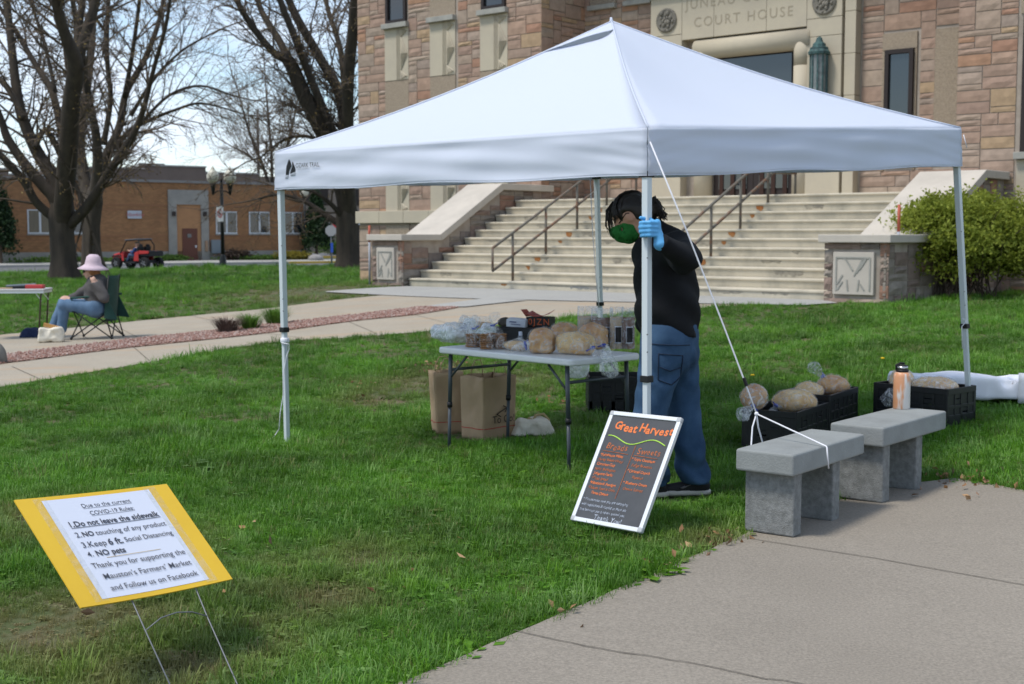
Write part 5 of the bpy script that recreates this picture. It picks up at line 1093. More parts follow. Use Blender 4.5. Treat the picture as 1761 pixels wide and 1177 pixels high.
for k, L_ in enumerate(legs_px):
    xk = (-.104, .155)[k]; p0 = My @ Vector((xk, .008, -YH / 2 + .16)); p1 = My @ Vector((xk, .008, -YH / 2)); tgt = gp(*L_[3], 0); tgt = Vector((tgt.x, tgt.y, tgt.z - .03))
    p2 = at(L_[1][0], L_[1][1], p1.y - .10); p3 = at(L_[2][0], L_[2][1], (p1.y + tgt.y) / 2 - .06)
    mb = MB(); mb.tube([Myi @ p for p in (p0, p1, p2, p3, tgt)], .0024, 6); mb.build('wire_leg', m_wire, ysign, True); ends.append(p2)
mb = MB(); a, b = ends; m1 = a.lerp(b, .5) + Vector((0, 0, .035)); mb.tube([Myi @ p for p in (a, a.lerp(m1, .5) + Vector((0, 0, .012)), m1, m1.lerp(b, .5) + Vector((0, 0, .008)), b)], .0022, 6); mb.build('wire_crossbar', m_wire, ysign, True)
# ================================================================= BENCHES
m_bench = mat('bench_concrete', (.27, .285, .28), .9, (.215, .225, .22), scale=4, detail=9, bump=.25, bscale=110); m_bleg = mat('bench_leg_concrete', (.24, .245, .24), .95, (.15, .155, .15), scale=34, detail=7, bump=.45, bscale=150)
def bench(label, near, left, right, zt):
    near, left, right = Vector(near), Vector(left), Vector(right); e = (right - near); lg = e.length; e.normalize(); n = Vector((-e.y, e.x)); wd = .30; c = near + e * lg / 2 + n * wd / 2
    z0 = gz(c.x, c.y) + .03; o = empty('bench', (c.x, c.y, z0), math.atan2(e.y, e.x), label, 'bench', 'concrete benches'); h = zt - z0
    mb = MB(); mb.box((0, 0, h - .052), (lg, wd, .104)); s_ = mb.build('seat_slab', m_bench, o, bevel=.012, seg=3)
    for x in (-lg / 2 + .10, -lg / 2 + .10 + .43): mb = MB(); mb.box((x, .0, (h - .104) / 2), (.085, wd - .045, h - .104)); mb.build('leg', m_bleg, o, bevel=.008)
    return o
bench('pale concrete bench nearest the camera, tied with the guy rope', (1.297, 5.96), (1.06, 6.14), (1.797, 6.60), .435)
b2 = bench('pale concrete bench with a marbled bottle standing on it', (1.918, 6.69), (1.686, 6.91), (2.46, 7.345), .452)
# bottle
p = atz(1550, 703, .452); bot = empty('water_bottle', (p.x, p.y, .452), 0, 'orange and white marbled steel bottle with a black lid on the bench', 'bottle')
m_marb = mat('marbled_steel', (.62, .30, .16), .35, (.66, .63, .60), scale=2.6, detail=3, contrast=(.46, .54), stretch=(6, 6, 1.6), spec=.5)
mb = MB(); mb.lathe([(.044, 0), (.0475, .006), (.0475, .185), (.044, .203), (.034, .212)], n=28); mb.build('body', m_marb, bot, True)
mb = MB(); mb.lathe([(.034, .212), (.036, .213), (.036, .225), (.031, .226), (.031, .248), (.026, .252)], n=24); mb.build('lid', m_clamp, bot, True)
mb = MB(); mb.lathe([(.0318, .228), (.0318, .245)], n=24); mb.build('lid_band', mat('steel', (.5, .5, .5), .25, metal=.9), bot, True)
mb = MB(); mb.tube([(-.034, 0, .22), (-.036, 0, .25), (-.012, 0, .262), (.012, 0, .26)], .006, 6); mb.build('carry_loop', m_clamp, bot, True)
# ================================================================= CRATES
m_crate = mat('crate_black', (.010, .011, .012), .45, spec=.4); m_film = film('bag_film', (1, 1, 1), amt=.34, base=.05); m_film2 = film('bag_film_dense', (1, 1, 1), .5, base=.12); m_film3 = film('bag_film_white', (.95, .97, 1.), .8, base=.38); m_film4 = film('pouch_film', (.9, .93, .96), .4, base=.07)
def crate(label, corner, e, lg, wd, h, group='black plastic crates'):
    e = Vector(e).normalized(); n = Vector((-e.y, e.x)); c = Vector(corner) + e * lg / 2 + n * wd / 2; o = empty('crate', (c.x, c.y, gz(c.x, c.y) + .03), math.atan2(e.y, e.x), label, 'crate', group)
    mb = MB(); mb.box((0, 0, .008), (lg, wd, .016)); mb.build('base', m_crate, o)
    def side(L_, M2):
        mb = MB(); n_ = max(3, int(L_ / .09)); add = lambda c, d: mb.box(M2 @ Vector(c), d if abs(M2[0][0]) > .5 else (d[1], d[0], d[2]))
        add((0, 0, h - .02), (L_, .016, .04)); add((0, 0, .035), (L_, .012, .07)); add((0, 0, h * .5), (L_, .010, .022))
        for i in range(n_ + 1): add((-L_ / 2 + .012 + (L_ - .024) * i / n_, 0, h / 2), (.03 if i % 2 == 0 else .016, .012, h))
        for i in range(n_):
            for zz, hh in ((.80, .18), (.62, .13)) if i % 3 == 1 else ((.72, .40),): add((-L_ / 2 + L_ * (i + .5) / n_, .002, h * zz), (L_ / n_, .006, h * hh))
            for zz, hh in ((.40, .10), (.26, .10)) if i % 4 == 2 else ((.33, .30),): add((-L_ / 2 + L_ * (i + .5) / n_, .002, h * zz), (L_ / n_, .006, h * hh))
        tag(mb.build('side', m_crate, o, bevel=.002, seg=1), kind='stuff')
    I = Matrix.Identity(4)
    side(lg, Matrix.Translation((0, -wd / 2, 0))); side(lg, Matrix.Translation((0, wd / 2, 0)))
    for s_ in (-1, 1): side(wd, Matrix.Translation((s_ * lg / 2, 0, 0)) @ Matrix.Rotation(math.pi / 2, 4, 'Z'))
    return o, c, Vector((e.x, e.y)), n
cd = (.536, .844)
cA = crate('black crate with bagged loaves nearest the first bench', (1.80, 8.22), cd, .60, .36, .245)
cB = crate('black crate behind the middle of the benches, bread on top', (1.80 + .536 * .63, 8.22 + .844 * .63), cd, .60, .36, .245)
cC = crate('black crate on the right, in front of the white canopy bag', (2.90 - .66 * .56, 8.66 + .75 * .56), (.66, -.75), .56, .36, .25)
cD = crate('black crate in the shade behind the bread table', (.60, 10.1), (1, .0), .55, .38, .26)
# ================================================================= BREAD AND BAGS
m_crust = mat('bread_crust', (.46, .20, .06), .7, (.72, .46, .20), scale=9, detail=6, bump=.4, bscale=40, contrast=(.3, .7)); m_crumb = mat('bread_pale', (.76, .55, .27), .8, (.58, .33, .12), scale=9, detail=6, bump=.3, bscale=40)
def loaf_fn(L_, W2, H2, seed=0., flat=True):
    def f_(P):
        q = np.abs(P - np.array([0, 0, H2 * .45])) - np.array([L_ / 2, W2 / 2, H2 * .45]) + .035
        d = np.linalg.norm(np.maximum(q, 0), axis=1) + np.minimum(q.max(1), 0) - .035
        d = smin(d, ellip(P, (0, 0, H2 * .62), (L_ * .52, W2 * .56, H2 * .5)), .03); return d + .006 * vnoise(P, 26, seed) + .004 * vnoise(P, 60, seed)
    return f_
def boule_fn(r_, h_, seed):
    return lambda P: ellip(P, (0, 0, h_ * .48), (r_, r_ * .9, h_ * .55)) + .006 * vnoise(P, 24, seed) + .004 * vnoise(P, 55, seed)
def bagged(name, label, cat, loc, rz, fn, ext, tail=None, m=m_crust, off=.007, group=None, filmm=None, h=.010, tie=(.05, .08, .45)):
    """food in a clear plastic bag: food + wrinkled film + gathered tail"""
    o = sdf_obj(name, fn, (-ext[0], -ext[1], -.02), (ext[0], ext[1], ext[2]), h, m, None, 1); o.location = loc; o.rotation_euler = (0, 0, rz); tag(o, label, cat, group)
    sd = hand.random() * 9
    def bf(P):
        d = fn(P) - off - .006 * vnoise(P, 34, sd) - .003 * vnoise(P, 80, sd)
        if tail is not None:
            a, b = np.array(tail[0], float), np.array(tail[1], float); c = a + (b - a) * .35; c0 = np.array([0, 0, ext[2] * .4])
            d = smin(d, cone(P, c0 + (a - c0) * .5, a, .05, .014), .03); d = smin(d, cone(P, a, b, .012, tail[2]) + .006 * vnoise(P, 60, sd), .012)
        return d
    pad = .12 if tail is None else .22
    sdf_obj('bag', bf, (-ext[0] - pad, -ext[1] - pad, -.10 if tail is not None and tail[1][2] < 0 else .001 - .004), (ext[0] + pad, ext[1] + pad, ext[2] + pad), h * 1.1, filmm or m_film, o, 1)
    if tail is not None:
        a, b = Vector(tail[0]), Vector(tail[1]); d = (b - a).normalized(); mb = MB(); mb.tube([a - d * .006, a + d * .006], .017, 8); mb.tube([a, a + d.orthogonal() * .035 + d * .01], .004, 5); mb.build('twist_tie', mat('tie_blue', (.06, .09, .42), .5), o, True)
    return o
# ---- table
N_ = Vector((.36, 7.78)); ax = Vector((-.69, .72)).normalized(); ay = Vector((ax.y, -ax.x)); TL_, TW_ = 1.25, .64; tc_ = N_ + ax * TL_ / 2 + ay * TW_ / 2; TZ = .70
tbl = empty('folding_table', (tc_.x, tc_.y, gz(tc_.x, tc_.y)), math.atan2(-ax.y, -ax.x), 'white folding table with dark legs under the canopy, covered with bread', 'table'); tz0 = tbl.location.z
m_tt = mat('table_plastic', (.70, .71, .71), .45, (.65, .66, .66), scale=4, spec=.4); m_tl = mat('table_leg_grey', (.055, .065, .075), .4, spec=.4)
hT = TZ - tz0     # local x: +x towards the near corner, -y towards the camera's left front
mb = MB(); n = 8; ou = []
for (sx, sy) in ((1, -1), (1, 1), (-1, 1), (-1, -1)):
    for k in range(6):
        a = {(1, -1): -90, (1, 1): 0, (-1, 1): 90, (-1, -1): 180}[(sx, sy)] + k * 18; ou.append((sx * (TL_ / 2 - .05) + .05 * math.cos(R(a)), sy * (TW_ / 2 - .05) + .05 * math.sin(R(a)), hT - .042))
mb.prism(ou, (0, 0, 0), (0, 0, .042)); mb.build('top', m_tt, tbl, bevel=.012, seg=3)
for sx in (-1, 1):
    for sy in (-1, 1):
        x, y = sx * (TL_ / 2 - .09), sy * (TW_ / 2 - .05); mb = MB(); mb.tube([(x, y, hT - .04), (x + sx * .012, y, .30)], .014, 10); lg_ = mb.build('leg', m_tl, tbl, True)
        mb = MB(); mb.tube([(x + sx * .012, y, .31), (x + sx * .02, y, -.02)], .0115, 10); mb.build('leg_extension', m_tl, lg_, True); mb = MB(); mb.tube([(x + sx * .0115, y, .33), (x + sx * .0125, y, .295)], .018, 10); mb.build('collar', m_clamp, lg_, True)
        mb = MB(); mb.tube([(x, y, hT - .2), (x - sx * .16, y, hT - .05)], .008, 8); mb.build('brace', m_tl, lg_, True)
    mb = MB(); mb.tube([(sx * (TL_ / 2 - .09), -TW_ / 2 + .05, hT - .15), (sx * (TL_ / 2 - .09), TW_ / 2 - .05, hT - .15)], .010, 8); mb.build('crossbar', m_tl, tbl, True)
trz = tbl.rotation_euler.z
def onT(px, py, dz=0): p = atz(px, py, TZ); return Vector((p.x, p.y, TZ + .001 + dz))
bagged('bread_loaf', 'large bagged loaf at the front right corner of the table', 'bread', onT(990, 610), trz + .15, loaf_fn(.24, .12, .13, 1.), (.15, .10, .16), ((.14, -.02, .05), (.2, -.04, -.06), .035), m_crumb, filmm=m_film, group='bagged loaves on the table')
bagged('bread_loaf', 'round-topped bagged loaf left of the large loaf', 'bread', onT(932, 608), trz + .6, loaf_fn(.15, .13, .145, 2.), (.11, .10, .18), ((-.10, -.03, .06), (-.16, -.04, .03), .03), m_crust, group='bagged loaves on the table')
bagged('bread_loaf', 'bagged loaf at the right end behind the large loaf', 'bread', onT(1020, 600), trz + .2, loaf_fn(.18, .13, .15, 3.), (.13, .10, .18), ((.11, -.05, .03), (.16, -.10, -.07), .045), m_crust, group='bagged loaves on the table')
bagged('bread_loaf', 'bagged loaf at the back between the box and the pouches', 'bread', onT(972, 594), trz + .3, loaf_fn(.17, .13, .14, 4.), (.12, .10, .17), None, m_crust, group='bagged loaves on the table')
bagged('flat_bread', 'flat pale bread in a bag lying at the table front edge', 'bread', onT(886, 603), trz - .1, lambda P: ellip(P, (0, 0, .03), (.10, .055, .032)) + .004 * vnoise(P, 30, 2), (.12, .08, .08), ((.10, .0, .04), (.15, .03, .05), .04), m_crumb, filmm=m_film2)
m_cook = mat('cookie_brown', (.33, .17, .07), .85, (.22, .10, .04), scale=20, detail=5); m_cookp = mat('cookie_pale', (.60, .46, .22), .85, (.52, .38, .17), scale=20)
def cookies(label, loc, r_, nrow, m, grid=1, hgt=.13, tail=True, dense=False):
    o = empty('cookie_bag', loc, hand.uniform(-.3, .3), label, 'cookies', 'bagged cookies on the table'); k = 0
    cs = [(0, 0)] if grid == 1 else [(-r_ * .55, -r_ * .3), (r_ * .55, -r_ * .3), (0, r_ * .45)]
    rr = r_ if grid == 1 else r_ * .52
    for (cx, cy) in cs:
        for i in range(nrow): mb = MB(); z = i * .0125; mb.lathe([(rr * .85, z + .001), (rr, z + .004), (rr, z + .009), (rr * .85, z + .0118)], (cx + hand.uniform(-.003, .003), cy + hand.uniform(-.003, .003), 0), 14); mb.build('cookie', m, o)
    H2 = nrow * .0125; sd = hand.random() * 7
    def bf(P):
        d = cone(P, (0, 0, .03), (0, 0, H2 * .7), r_ * 1.04, r_ * .98); d = np.maximum(d, -P[:, 2] + .002); d = smin(d, cone(P, (0, 0, H2 * .8), (0, 0, hgt), r_ * .9, .012), .03); d = smin(d, cone(P, (0, 0, hgt), (.015, 0, hgt + .05), .01, .04) + .01 * vnoise(P, 50, sd), .012)
        return d - .006 * vnoise(P, 40, sd) - .003 * vnoise(P, 90, sd)
    sdf_obj('bag', bf, (-r_ - .06, -r_ - .06, -.004), (r_ + .06, r_ + .06, hgt + .11), .009, m_film2 if dense else m_film, o, 1)
    mb = MB(); mb.tube([(0, 0, hgt - .004), (0, 0, hgt + .006)], .016, 8); mb.tube([(0, 0, hgt), (.03, -.02, hgt + .02)], .004, 5); mb.build('twist_tie', _mats['tie_blue'], o, True); return o
cookies('dome-shaped bag of dark brown cookies at the table front', onT(847, 600), .084, 8, m_cook, 3, .15); cookies('small bag of brown cookies stacked at the table front', onT(815, 597), .056, 7, m_cook, 1, .12); cookies('bag of pale yellow cookies at the left end of the table', onT(795, 590), .056, 7, m_cookp, 1, .10, dense=True)
# loose clear bags at the left end
def loose_bag(label, loc, r_, seed, m=None, rz=0):
    fn = lambda P: ellip(P, (0, 0, r_[2] * .9), r_) + .022 * vnoise(P, 22, seed) + .010 * vnoise(P, 55, seed + 1)
    o = sdf_obj('plastic_bag', lambda P: np.maximum(fn(P), -P[:, 2]), (-r_[0] * 1.5, -r_[1] * 1.5, -.02), (r_[0] * 1.5, r_[1] * 1.5, r_[2] * 2.6), .011, m or m_film3, None, 1); o.location = loc; o.rotation_euler = (0, 0, rz); return tag(o, label, 'plastic bag')
loose_bag('crumpled clear plastic bag at the far left corner of the table', onT(778, 590), (.16, .11, .075), 1.3, rz=trz); loose_bag('crumpled clear bag lying behind the cookie bags', onT(838, 585), (.09, .07, .06), 4.1, rz=trz)
loose_bag('clear bag top sticking up left of the clear box', onT(808, 582), (.07, .06, .07), 7.7)
# clear hinged box
p = onT(818, 577); bx_ = empty('clear_box', p, trz, 'clear plastic hinged box of pastries at the back of the table', 'food box')
mb = MB(); mb.prism([(-.12, -.07, .0), (.12, -.07, .0), (.11, -.07, .04), (-.11, -.07, .04)], (0, 0, 0), (0, .14, 0)); mb.build('pastries', m_crust, bx_, bevel=.015)
mb = MB(); mb.add([(-.13, -.08, .0), (.13, -.08, 0), (.13, .08, 0), (-.13, .08, 0), (-.105, -.06, .085), (.105, -.06, .085), (.105, .06, .085), (-.105, .06, .085)], [(0, 1, 5, 4), (1, 2, 6, 5), (2, 3, 7, 6), (3, 0, 4, 7), (4, 5, 6, 7)]); mb.build('lid', m_film, bx_, bevel=.01, fix=False)
for k in range(8): mb = MB(); mb.tube([(-.115 + .03 * k, -.079, .01), (-.095 + .027 * k, -.062, .08)], .003, 5); mb.build('rib', m_film2, bx_)
bx_.location.z = TZ + .115 - .055
# black trays carrying boxes
p = onT(905, 588); tr = empty('black_box', p, trz + .25, 'low black cardboard case on the table behind the bread', 'box'); mb = MB(); mb.box((0, 0, .05), (.36, .22, .10)); mb.build('case', m_clamp, tr, bevel=.004); mb = MB(); mb.box((0, 0, .102), (.365, .225, .006)); mb.build('lid', m_clamp, tr, bevel=.002)
p = Vector((p.x, p.y, TZ + .107)); z1 = p.z
rb_ = empty('carton', (p.x + .10, p.y + .0, z1), trz + .45, 'red and black carton with its flaps torn open', 'carton'); mb = MB(); mb.box((0, 0, .034), (.17, .13, .068)); mb.build('body', mat('carton_black', (.015, .014, .014), .5), rb_, bevel=.003)
mr_ = mat('carton_red', (.36, .05, .03), .55, (.28, .04, .03), scale=9)
mb = MB(); mb.grid(lambda u, v: ((u - .5) * .17, -.065 + .13 * v, .07 + .05 * abs(u - .45) ** 1.3 * (1 + v)), 10, 4); mb.build('flap', mr_, rb_, True, fix=False, solid=.002)
mb = MB(); mb.add([(-.085, -.065, .07), (-.085, .065, .07), (-.125, .06, .115), (-.125, -.06, .118)], [(0, 1, 2, 3)]); mb.build('flap', mr_, rb_, fix=False, solid=.002)
text_obj('lettering', '0JZN', mat('carton_orange', (.50, .10, .03), .6), rb_, Matrix.Translation((.01, -.0665, .034)) @ Matrix.Rotation(math.pi / 2, 4, 'X'), .062, .0004, spacing=1.25)
wp = empty('white_packet', (p.x - .06, p.y - .02, z1), trz + .5, 'white printed packet lying on the black case', 'packet'); mb = MB(); mb.box((0, 0, .028), (.14, .09, .055), (.1, .06, 0)); mb.build('body', mat('packet_white', (.62, .64, .68), .5, (.5, .53, .6), scale=14), wp, bevel=.006)
mb = MB(); mb.box((-.02, -.049, .035), (.05, .002, .008), (.1, .06, 0)); mb.box((.0, -.048, .018), (.07, .002, .005), (.1, .06, 0)); tag(mb.build('print', mat('packet_ink', (.10, .12, .22), .6), wp), kind='stuff')
def dk(P): return ellip(P, (0, 0, .03), (.05, .04, .035)) + .012 * vnoise(P, 40, 3)
o = sdf_obj('glove_heap', lambda P: np.maximum(dk(P), -P[:, 2] + .002), (-.09, -.09, -.01), (.09, .09, .1), .007, mat('dark_heap', (.04, .035, .03), .7, (.12, .10, .08), scale=20), None, 1); o.location = (p.x - .15, p.y + .03, z1); tag(o, 'small dark crumpled heap at the left of the white packet', 'heap')
p = onT(895, 592); sn = empty('sanitizer_bottle', p, 0, 'small clear bottle with a white cap in front of the black case', 'bottle'); mb = MB(); mb.lathe([(.018, 0), (.020, .004), (.020, .05), (.012, .06)], n=14); mb.build('body', film('bottle_clear', (.8, .85, .9), .4), sn, True); mb = MB(); mb.lathe([(.012, .058), (.013, .06), (.012, .085)], n=14); mb.build('cap', m_paper, sn, True); sn.location.z = TZ + .0
# standing pouches of flour and mix at the right end
m_pbrown = mat('mix_brown', (.15, .07, .045), .7, (.21, .115, .08), scale=14, detail=5); m_ptan = mat('mix_tan', (.50, .38, .25), .7, (.42, .31, .2), scale=14, detail=5); m_lab = mat('label_black', (.012, .011, .011), .5)
def pouch(label, px, py, w_, h_, m, rz, lab=True, orange=False):
    p = onT(px, py); o = empty('pouch', p, rz, label, 'pouch', 'standing pouches on the table')
    th = lambda v: .035 * (1 - v ** 2.2) + .002
    def side(s_): return lambda u, v: ((u - .5) * w_ * (1 - .04 * math.sin(v * 5)), s_ * th(v * .8) * math.sin(math.pi * min(max(u, .02), .98)) ** .6 + .004 * math.sin(u * 9 + v * 11 + px), v * h_)
    mb = MB(); mb.grid(lambda u, v: side(-1)(u, v * .76), 12, 14); mb.grid(lambda u, v: side(1)(u, v * .76), 12, 14); mb.build('contents', m, o, True, fix=False)
    mb = MB(); mb.grid(lambda u, v: Vector(side(-1)(u, v)) + Vector((0, -.004, 0)), 12, 14); mb.build('film', m_film4, o, True, fix=False)
    mb = MB(); mb.grid(lambda u, v: ((u - .5) * w_, .002 * math.sin(u * 20), h_ * (.86 + .14 * v)), 10, 3); mb.build('seal', m_film2, o, True, fix=False)
    for s_ in (-1, 1): mb = MB(); mb.box((s_ * w_ * .49, 0, h_ / 2), (.006, .012, h_)); mb.build('edge', m_film2, o)
    if lab:
        f_ = side(-1); mb = MB(); mb.grid(lambda u, v: Vector(f_(.3 + .55 * u, .14 + .40 * v)) + Vector((0, -.006, 0)), 6, 4); lo = mb.build('label', m_paper, o, fix=False); mb = MB(); mb.grid(lambda u, v: Vector(f_(.33 + .49 * u, .16 + .36 * v)) + Vector((0, -.008, 0)), 6, 4); mb.build('label_print', m_lab, lo, fix=False)
    if orange: f_ = side(-1); mb = MB(); mb.grid(lambda u, v: Vector(f_(.2 + .3 * u, .50 + .05 * v)) + Vector((0, -.006, 0)), 6, 2); mb.build('label', m_or, o, fix=False)
pr = trz * 0 + .0
pouch('clear pouch of tan mix with an orange label, leftmost of the pouches', 1010, 598, .13, .275, m_ptan, .15, False, True); pouch('dark brown mix pouch in front of the other pouches', 1035, 599, .14, .262, m_pbrown, .1)
pouch('narrow tan mix pouch between two dark pouches', 1060, 600, .085, .275, m_ptan, .1); pouch('dark brown mix pouch at the right end of the table', 1080, 600, .085, .27, m_pbrown, .05)
# ---- under the table: paper bags, tote
m_kraft = mat('kraft_paper', (.42, .29, .175), .85, (.35, .24, .14), scale=3, detail=6, bump=.35, bscale=14); m_redl = mat('red_line', (.42, .03, .03), .7)
def paper_bag(label, c, rz, w_, d_, h_, text=False, lean=0.):
    o = empty('paper_bag', (c.x, c.y, gz(c.x, c.y)), rz, label, 'paper bag', 'brown paper bags'); r_ = random.Random(label)
    cs = [(-w_ / 2, -d_ / 2), (w_ / 2, -d_ / 2), (w_ / 2, d_ / 2), (-w_ / 2, d_ / 2)]; nm = ['front', 'side', 'front', 'side']
    for k in range(4):
        a, b = Vector(cs[k]), Vector(cs[(k + 1) % 4]); nrm = Vector(((b - a).y, -(b - a).x)).normalized(); sd = r_.random() * 10
        def fn(u, v):
            p = a.lerp(b, u); e = math.sin(math.pi * u); fold = -.03 * (1 - abs(2 * u - 1)) * (v ** 1.5) if k % 2 else 0; d_n = e * (.008 * math.sin(v * 11 + sd) + .006 * math.sin(u * 9 + v * 7 + sd) + .006 * abs(math.sin(u * 5 - v * 9 + sd))) + fold
            s_ = 1 + .05 * v; return Vector((p.x * s_ + nrm.x * d_n + lean * v, p.y * s_ + nrm.y * d_n, v * h_ + .004 * math.sin(u * 8 + sd) * v))
        mb = MB(); mb.grid(fn, 12, 14); s_o = mb.build('panel', m_kraft, o, True, fix=False, solid=.0012)
        mb = MB(); mb.grid(lambda u, v: fn(.005 + .99 * u, .185 + .012 * v) + Vector((nrm.x, nrm.y, 0)) * .0022, 12, 1); mb.build('red_band', m_redl, s_o, fix=False)
    mb = MB(); mb.box((0, 0, .005), (w_, d_, .006)); mb.build('bottom', m_kraft, o)
    for sy in (-1, 1):
        y = sy * d_ / 2 * 1.04; mb = MB(); mb.tube([(-.06 + lean, y, h_ - .03), (-.058 + lean, y, h_ + .04), (-.03 + lean, y * .9, h_ + .095), (.02 + lean, y * .9, h_ + .10), (.055 + lean, y, h_ + .05), (.06 + lean, y, h_ - .03)], .0035, 6); mb.build('handle', m_kraft, o, True)
    if text:
        Mt = lambda x, z: Matrix.Translation((x + lean * z / h_, -d_ / 2 * (1 + .05 * z / h_) - .022, z)) @ Matrix.Rotation(math.pi / 2, 4, 'X')
        mi = mat('bag_ink', (.03, .022, .018), .8); text_obj('lettering', 'To Go!', mi, o, Mt(.02, .145), .075, .0006)
        mb = MB(); yy = -d_ / 2 * 1.03 - .022
        for a, b in (((-.05, .185), (.05, .225)), ((.05, .225), (.015, .24)), ((.05, .225), (.03, .192)), ((-.01, .165), (-.05, .185))): mb.tube([(a[0], yy, a[1]), (b[0], yy, b[1])], .0035, 5)
        tag(mb.build('arrow', mi, o), kind='stuff')
    return o
paper_bag('brown paper bag with To Go lettering under the table', gp(832, 761) + Matrix.Rotation(R(46), 3, 'Z') @ Vector((.155, .11, 0)), R(46), .31, .22, .45, True, .0); paper_bag('plain brown paper bag at the left end under the table', gp(770, 748) + Vector((0, .12, 0)), R(16), .21, .16, .45, False, -.02)
m_canvas = mat('canvas', (.78, .72, .60), .9, (.66, .60, .49), scale=9, detail=6, bump=.4, bscale=120)
def tote(label, c, r_, rz, seed, stand=False):
    fn = lambda P: np.maximum(np.linalg.norm(np.maximum(np.abs(P - np.array([0, 0, r_[2] * .75])) * np.array([1 + .0, 1., 1.]) - np.array([r_[0] * .78, r_[1] * .55, r_[2] * .62]) * (1 - .35 * np.clip(P[:, 2:] / (r_[2] * 1.8), 0, 1)), 0), axis=1) - .028 + .026 * vnoise(P, 16, seed) + .016 * np.abs(vnoise(P, 30, seed)) , -P[:, 2])
    o = sdf_obj('tote_bag', fn, (-r_[0] * 1.4, -r_[1] * 1.5, -.02), (r_[0] * 1.4, r_[1] * 1.5, r_[2] * 2.3), .012, m_canvas, None, 1); o.location = c; o.rotation_euler = (0, 0, rz); tag(o, label, 'tote bag'); return o
tp = gp(918, 752) + Vector((0, .06, .0)); t1 = tote('off-white canvas tote slumped on the grass under the table', (tp.x, tp.y, tp.z + .01), (.16, .10, .075), .2, 2.2)
mb = MB(); mb.tube([(.0, .0, .10), (.02, .03, .135), (.08, .03, .14), (.115, .0, .095)], .010, 6); mb.build('handle', mat('strap_tan', (.44, .33, .17), .9), t1, True); mb = MB(); mb.tube([(-.06, .0, .09), (-.03, .02, .115), (.0, .0, .10)], .010, 6); mb.build('handle', _mats['strap_tan'], t1, True)
# ---- bread in the crates
def in_crate(c, fx, fy, dz): _, cc, e, n = c; p = cc + e * fx + n * fy; return Vector((p.x, p.y, c[0].location.z + dz))
r_c = math.atan2(cd[1], cd[0])
bagged('bread_loaf', 'round bagged loaf perched on the left corner of the crate row', 'bread', in_crate(cA, -.24, .13, .235), 0, boule_fn(.085, .165, 1), (.10, .10, .18), ((-.02, -.085, .035), (-.09, -.13, -.01), .05), m_crust, filmm=m_film2)
bagged('bread_loaf', 'long seeded bagged loaf lying across the first crate', 'bread', in_crate(cA, .05, -.04, .20), r_c - .9, boule_fn(.15, .14, 4), (.18, .16, .16), ((-.15, -.07, .05), (-.24, -.16, -.06), .07), m_crumb, filmm=m_film)
bagged('bread_loaf', 'pale bagged loaf in the middle of the crate row', 'bread', in_crate(cB, -.2, .0, .19), r_c, boule_fn(.11, .12, 6), (.13, .12, .15), None, m_crumb)
bagged('bread_loaf', 'bagged loaf at the right end of the crate row, bag sticking up', 'bread', in_crate(cB, .12, -.06, .20), r_c - .6, boule_fn(.12, .13, 8), (.14, .13, .16), ((-.07, .02, .13), (-.13, .04, .19), .05), m_crust)
bagged('bread_loaf', 'crumpled bag of bread at the left of the right crate', 'bread', in_crate(cC, -.18, .0, .19), 1, boule_fn(.09, .15, 10), (.11, .1, .18), None, m_crumb, filmm=m_film2); bagged('bread_loaf', 'flat bagged loaf filling the right crate', 'bread', in_crate(cC, .08, .0, .19), -.8, boule_fn(.16, .11, 12), (.18, .17, .14), None, m_crumb, filmm=m_film2)
loose_bag('clear bag hanging over the front of the right crate', in_crate(cC, -.12, -.22, .10), (.06, .05, .07), 2.9, m_film); loose_bag('clear bag end hanging between the table legs', Vector((.47, 9.3, .42)), (.07, .05, .09), 5.5)
hb_ = lambda P: smin(cone(P, (0, 0, 0), (.0, 0, -.06), .012, .028), cone(P, (0, 0, -.06), (.025, 0, -.15), .03, .055), .02) + .010 * vnoise(P, 38, 2.) + .005 * vnoise(P, 80, 1.)
o = sdf_obj('plastic_bag', hb_, (-.1, -.1, -.25), (.12, .1, .05), .008, m_film2, None, 1); o.location = at(1043, 593, 7.93); tag(o, 'clear bag end hanging over the right table edge near the man', 'plastic bag')
# white packed canopy bag on the grass at the right
pa, pb = gp(1530, 700), gp(1772, 722)
wb = lambda P: np.maximum(np.linalg.norm(np.maximum(np.abs(P - np.array([0, 0, .12])) - np.array([.58, .15, .07]), 0), axis=1) - .015 + .022 * vnoise(P, 7, 3) + .012 * np.abs(vnoise(P, 17, 1)), -P[:, 2])
o = sdf_obj('canopy_bag', wb, (-.75, -.22, -.02), (.75, .22, .33), .018, mat('white_vinyl', (.74, .76, .82), .5, (.70, .72, .78), scale=3), None, 1); c = at(1672, 690, 9.6); o.location = (c.x, c.y, gz(c.x, c.y) + .02); o.rotation_euler = (0, 0, -.28); tag(o, 'long white folded canopy bag lying behind the right crate', 'bag')
mb = MB(); mb.box((.56, -.02, .24), (.10, .2, .05), (0, .2, 0)); mb.build('strap', m_clamp, o, bevel=.01)
mb = MB(); mb.grid(lambda u, v: (.30 + .4 * u, -.165 - .01 * math.sin(u * 7), .02 + .22 * v), 8, 4); mb.build('flap', _mats['white_vinyl'], o, True, fix=False, solid=.002)
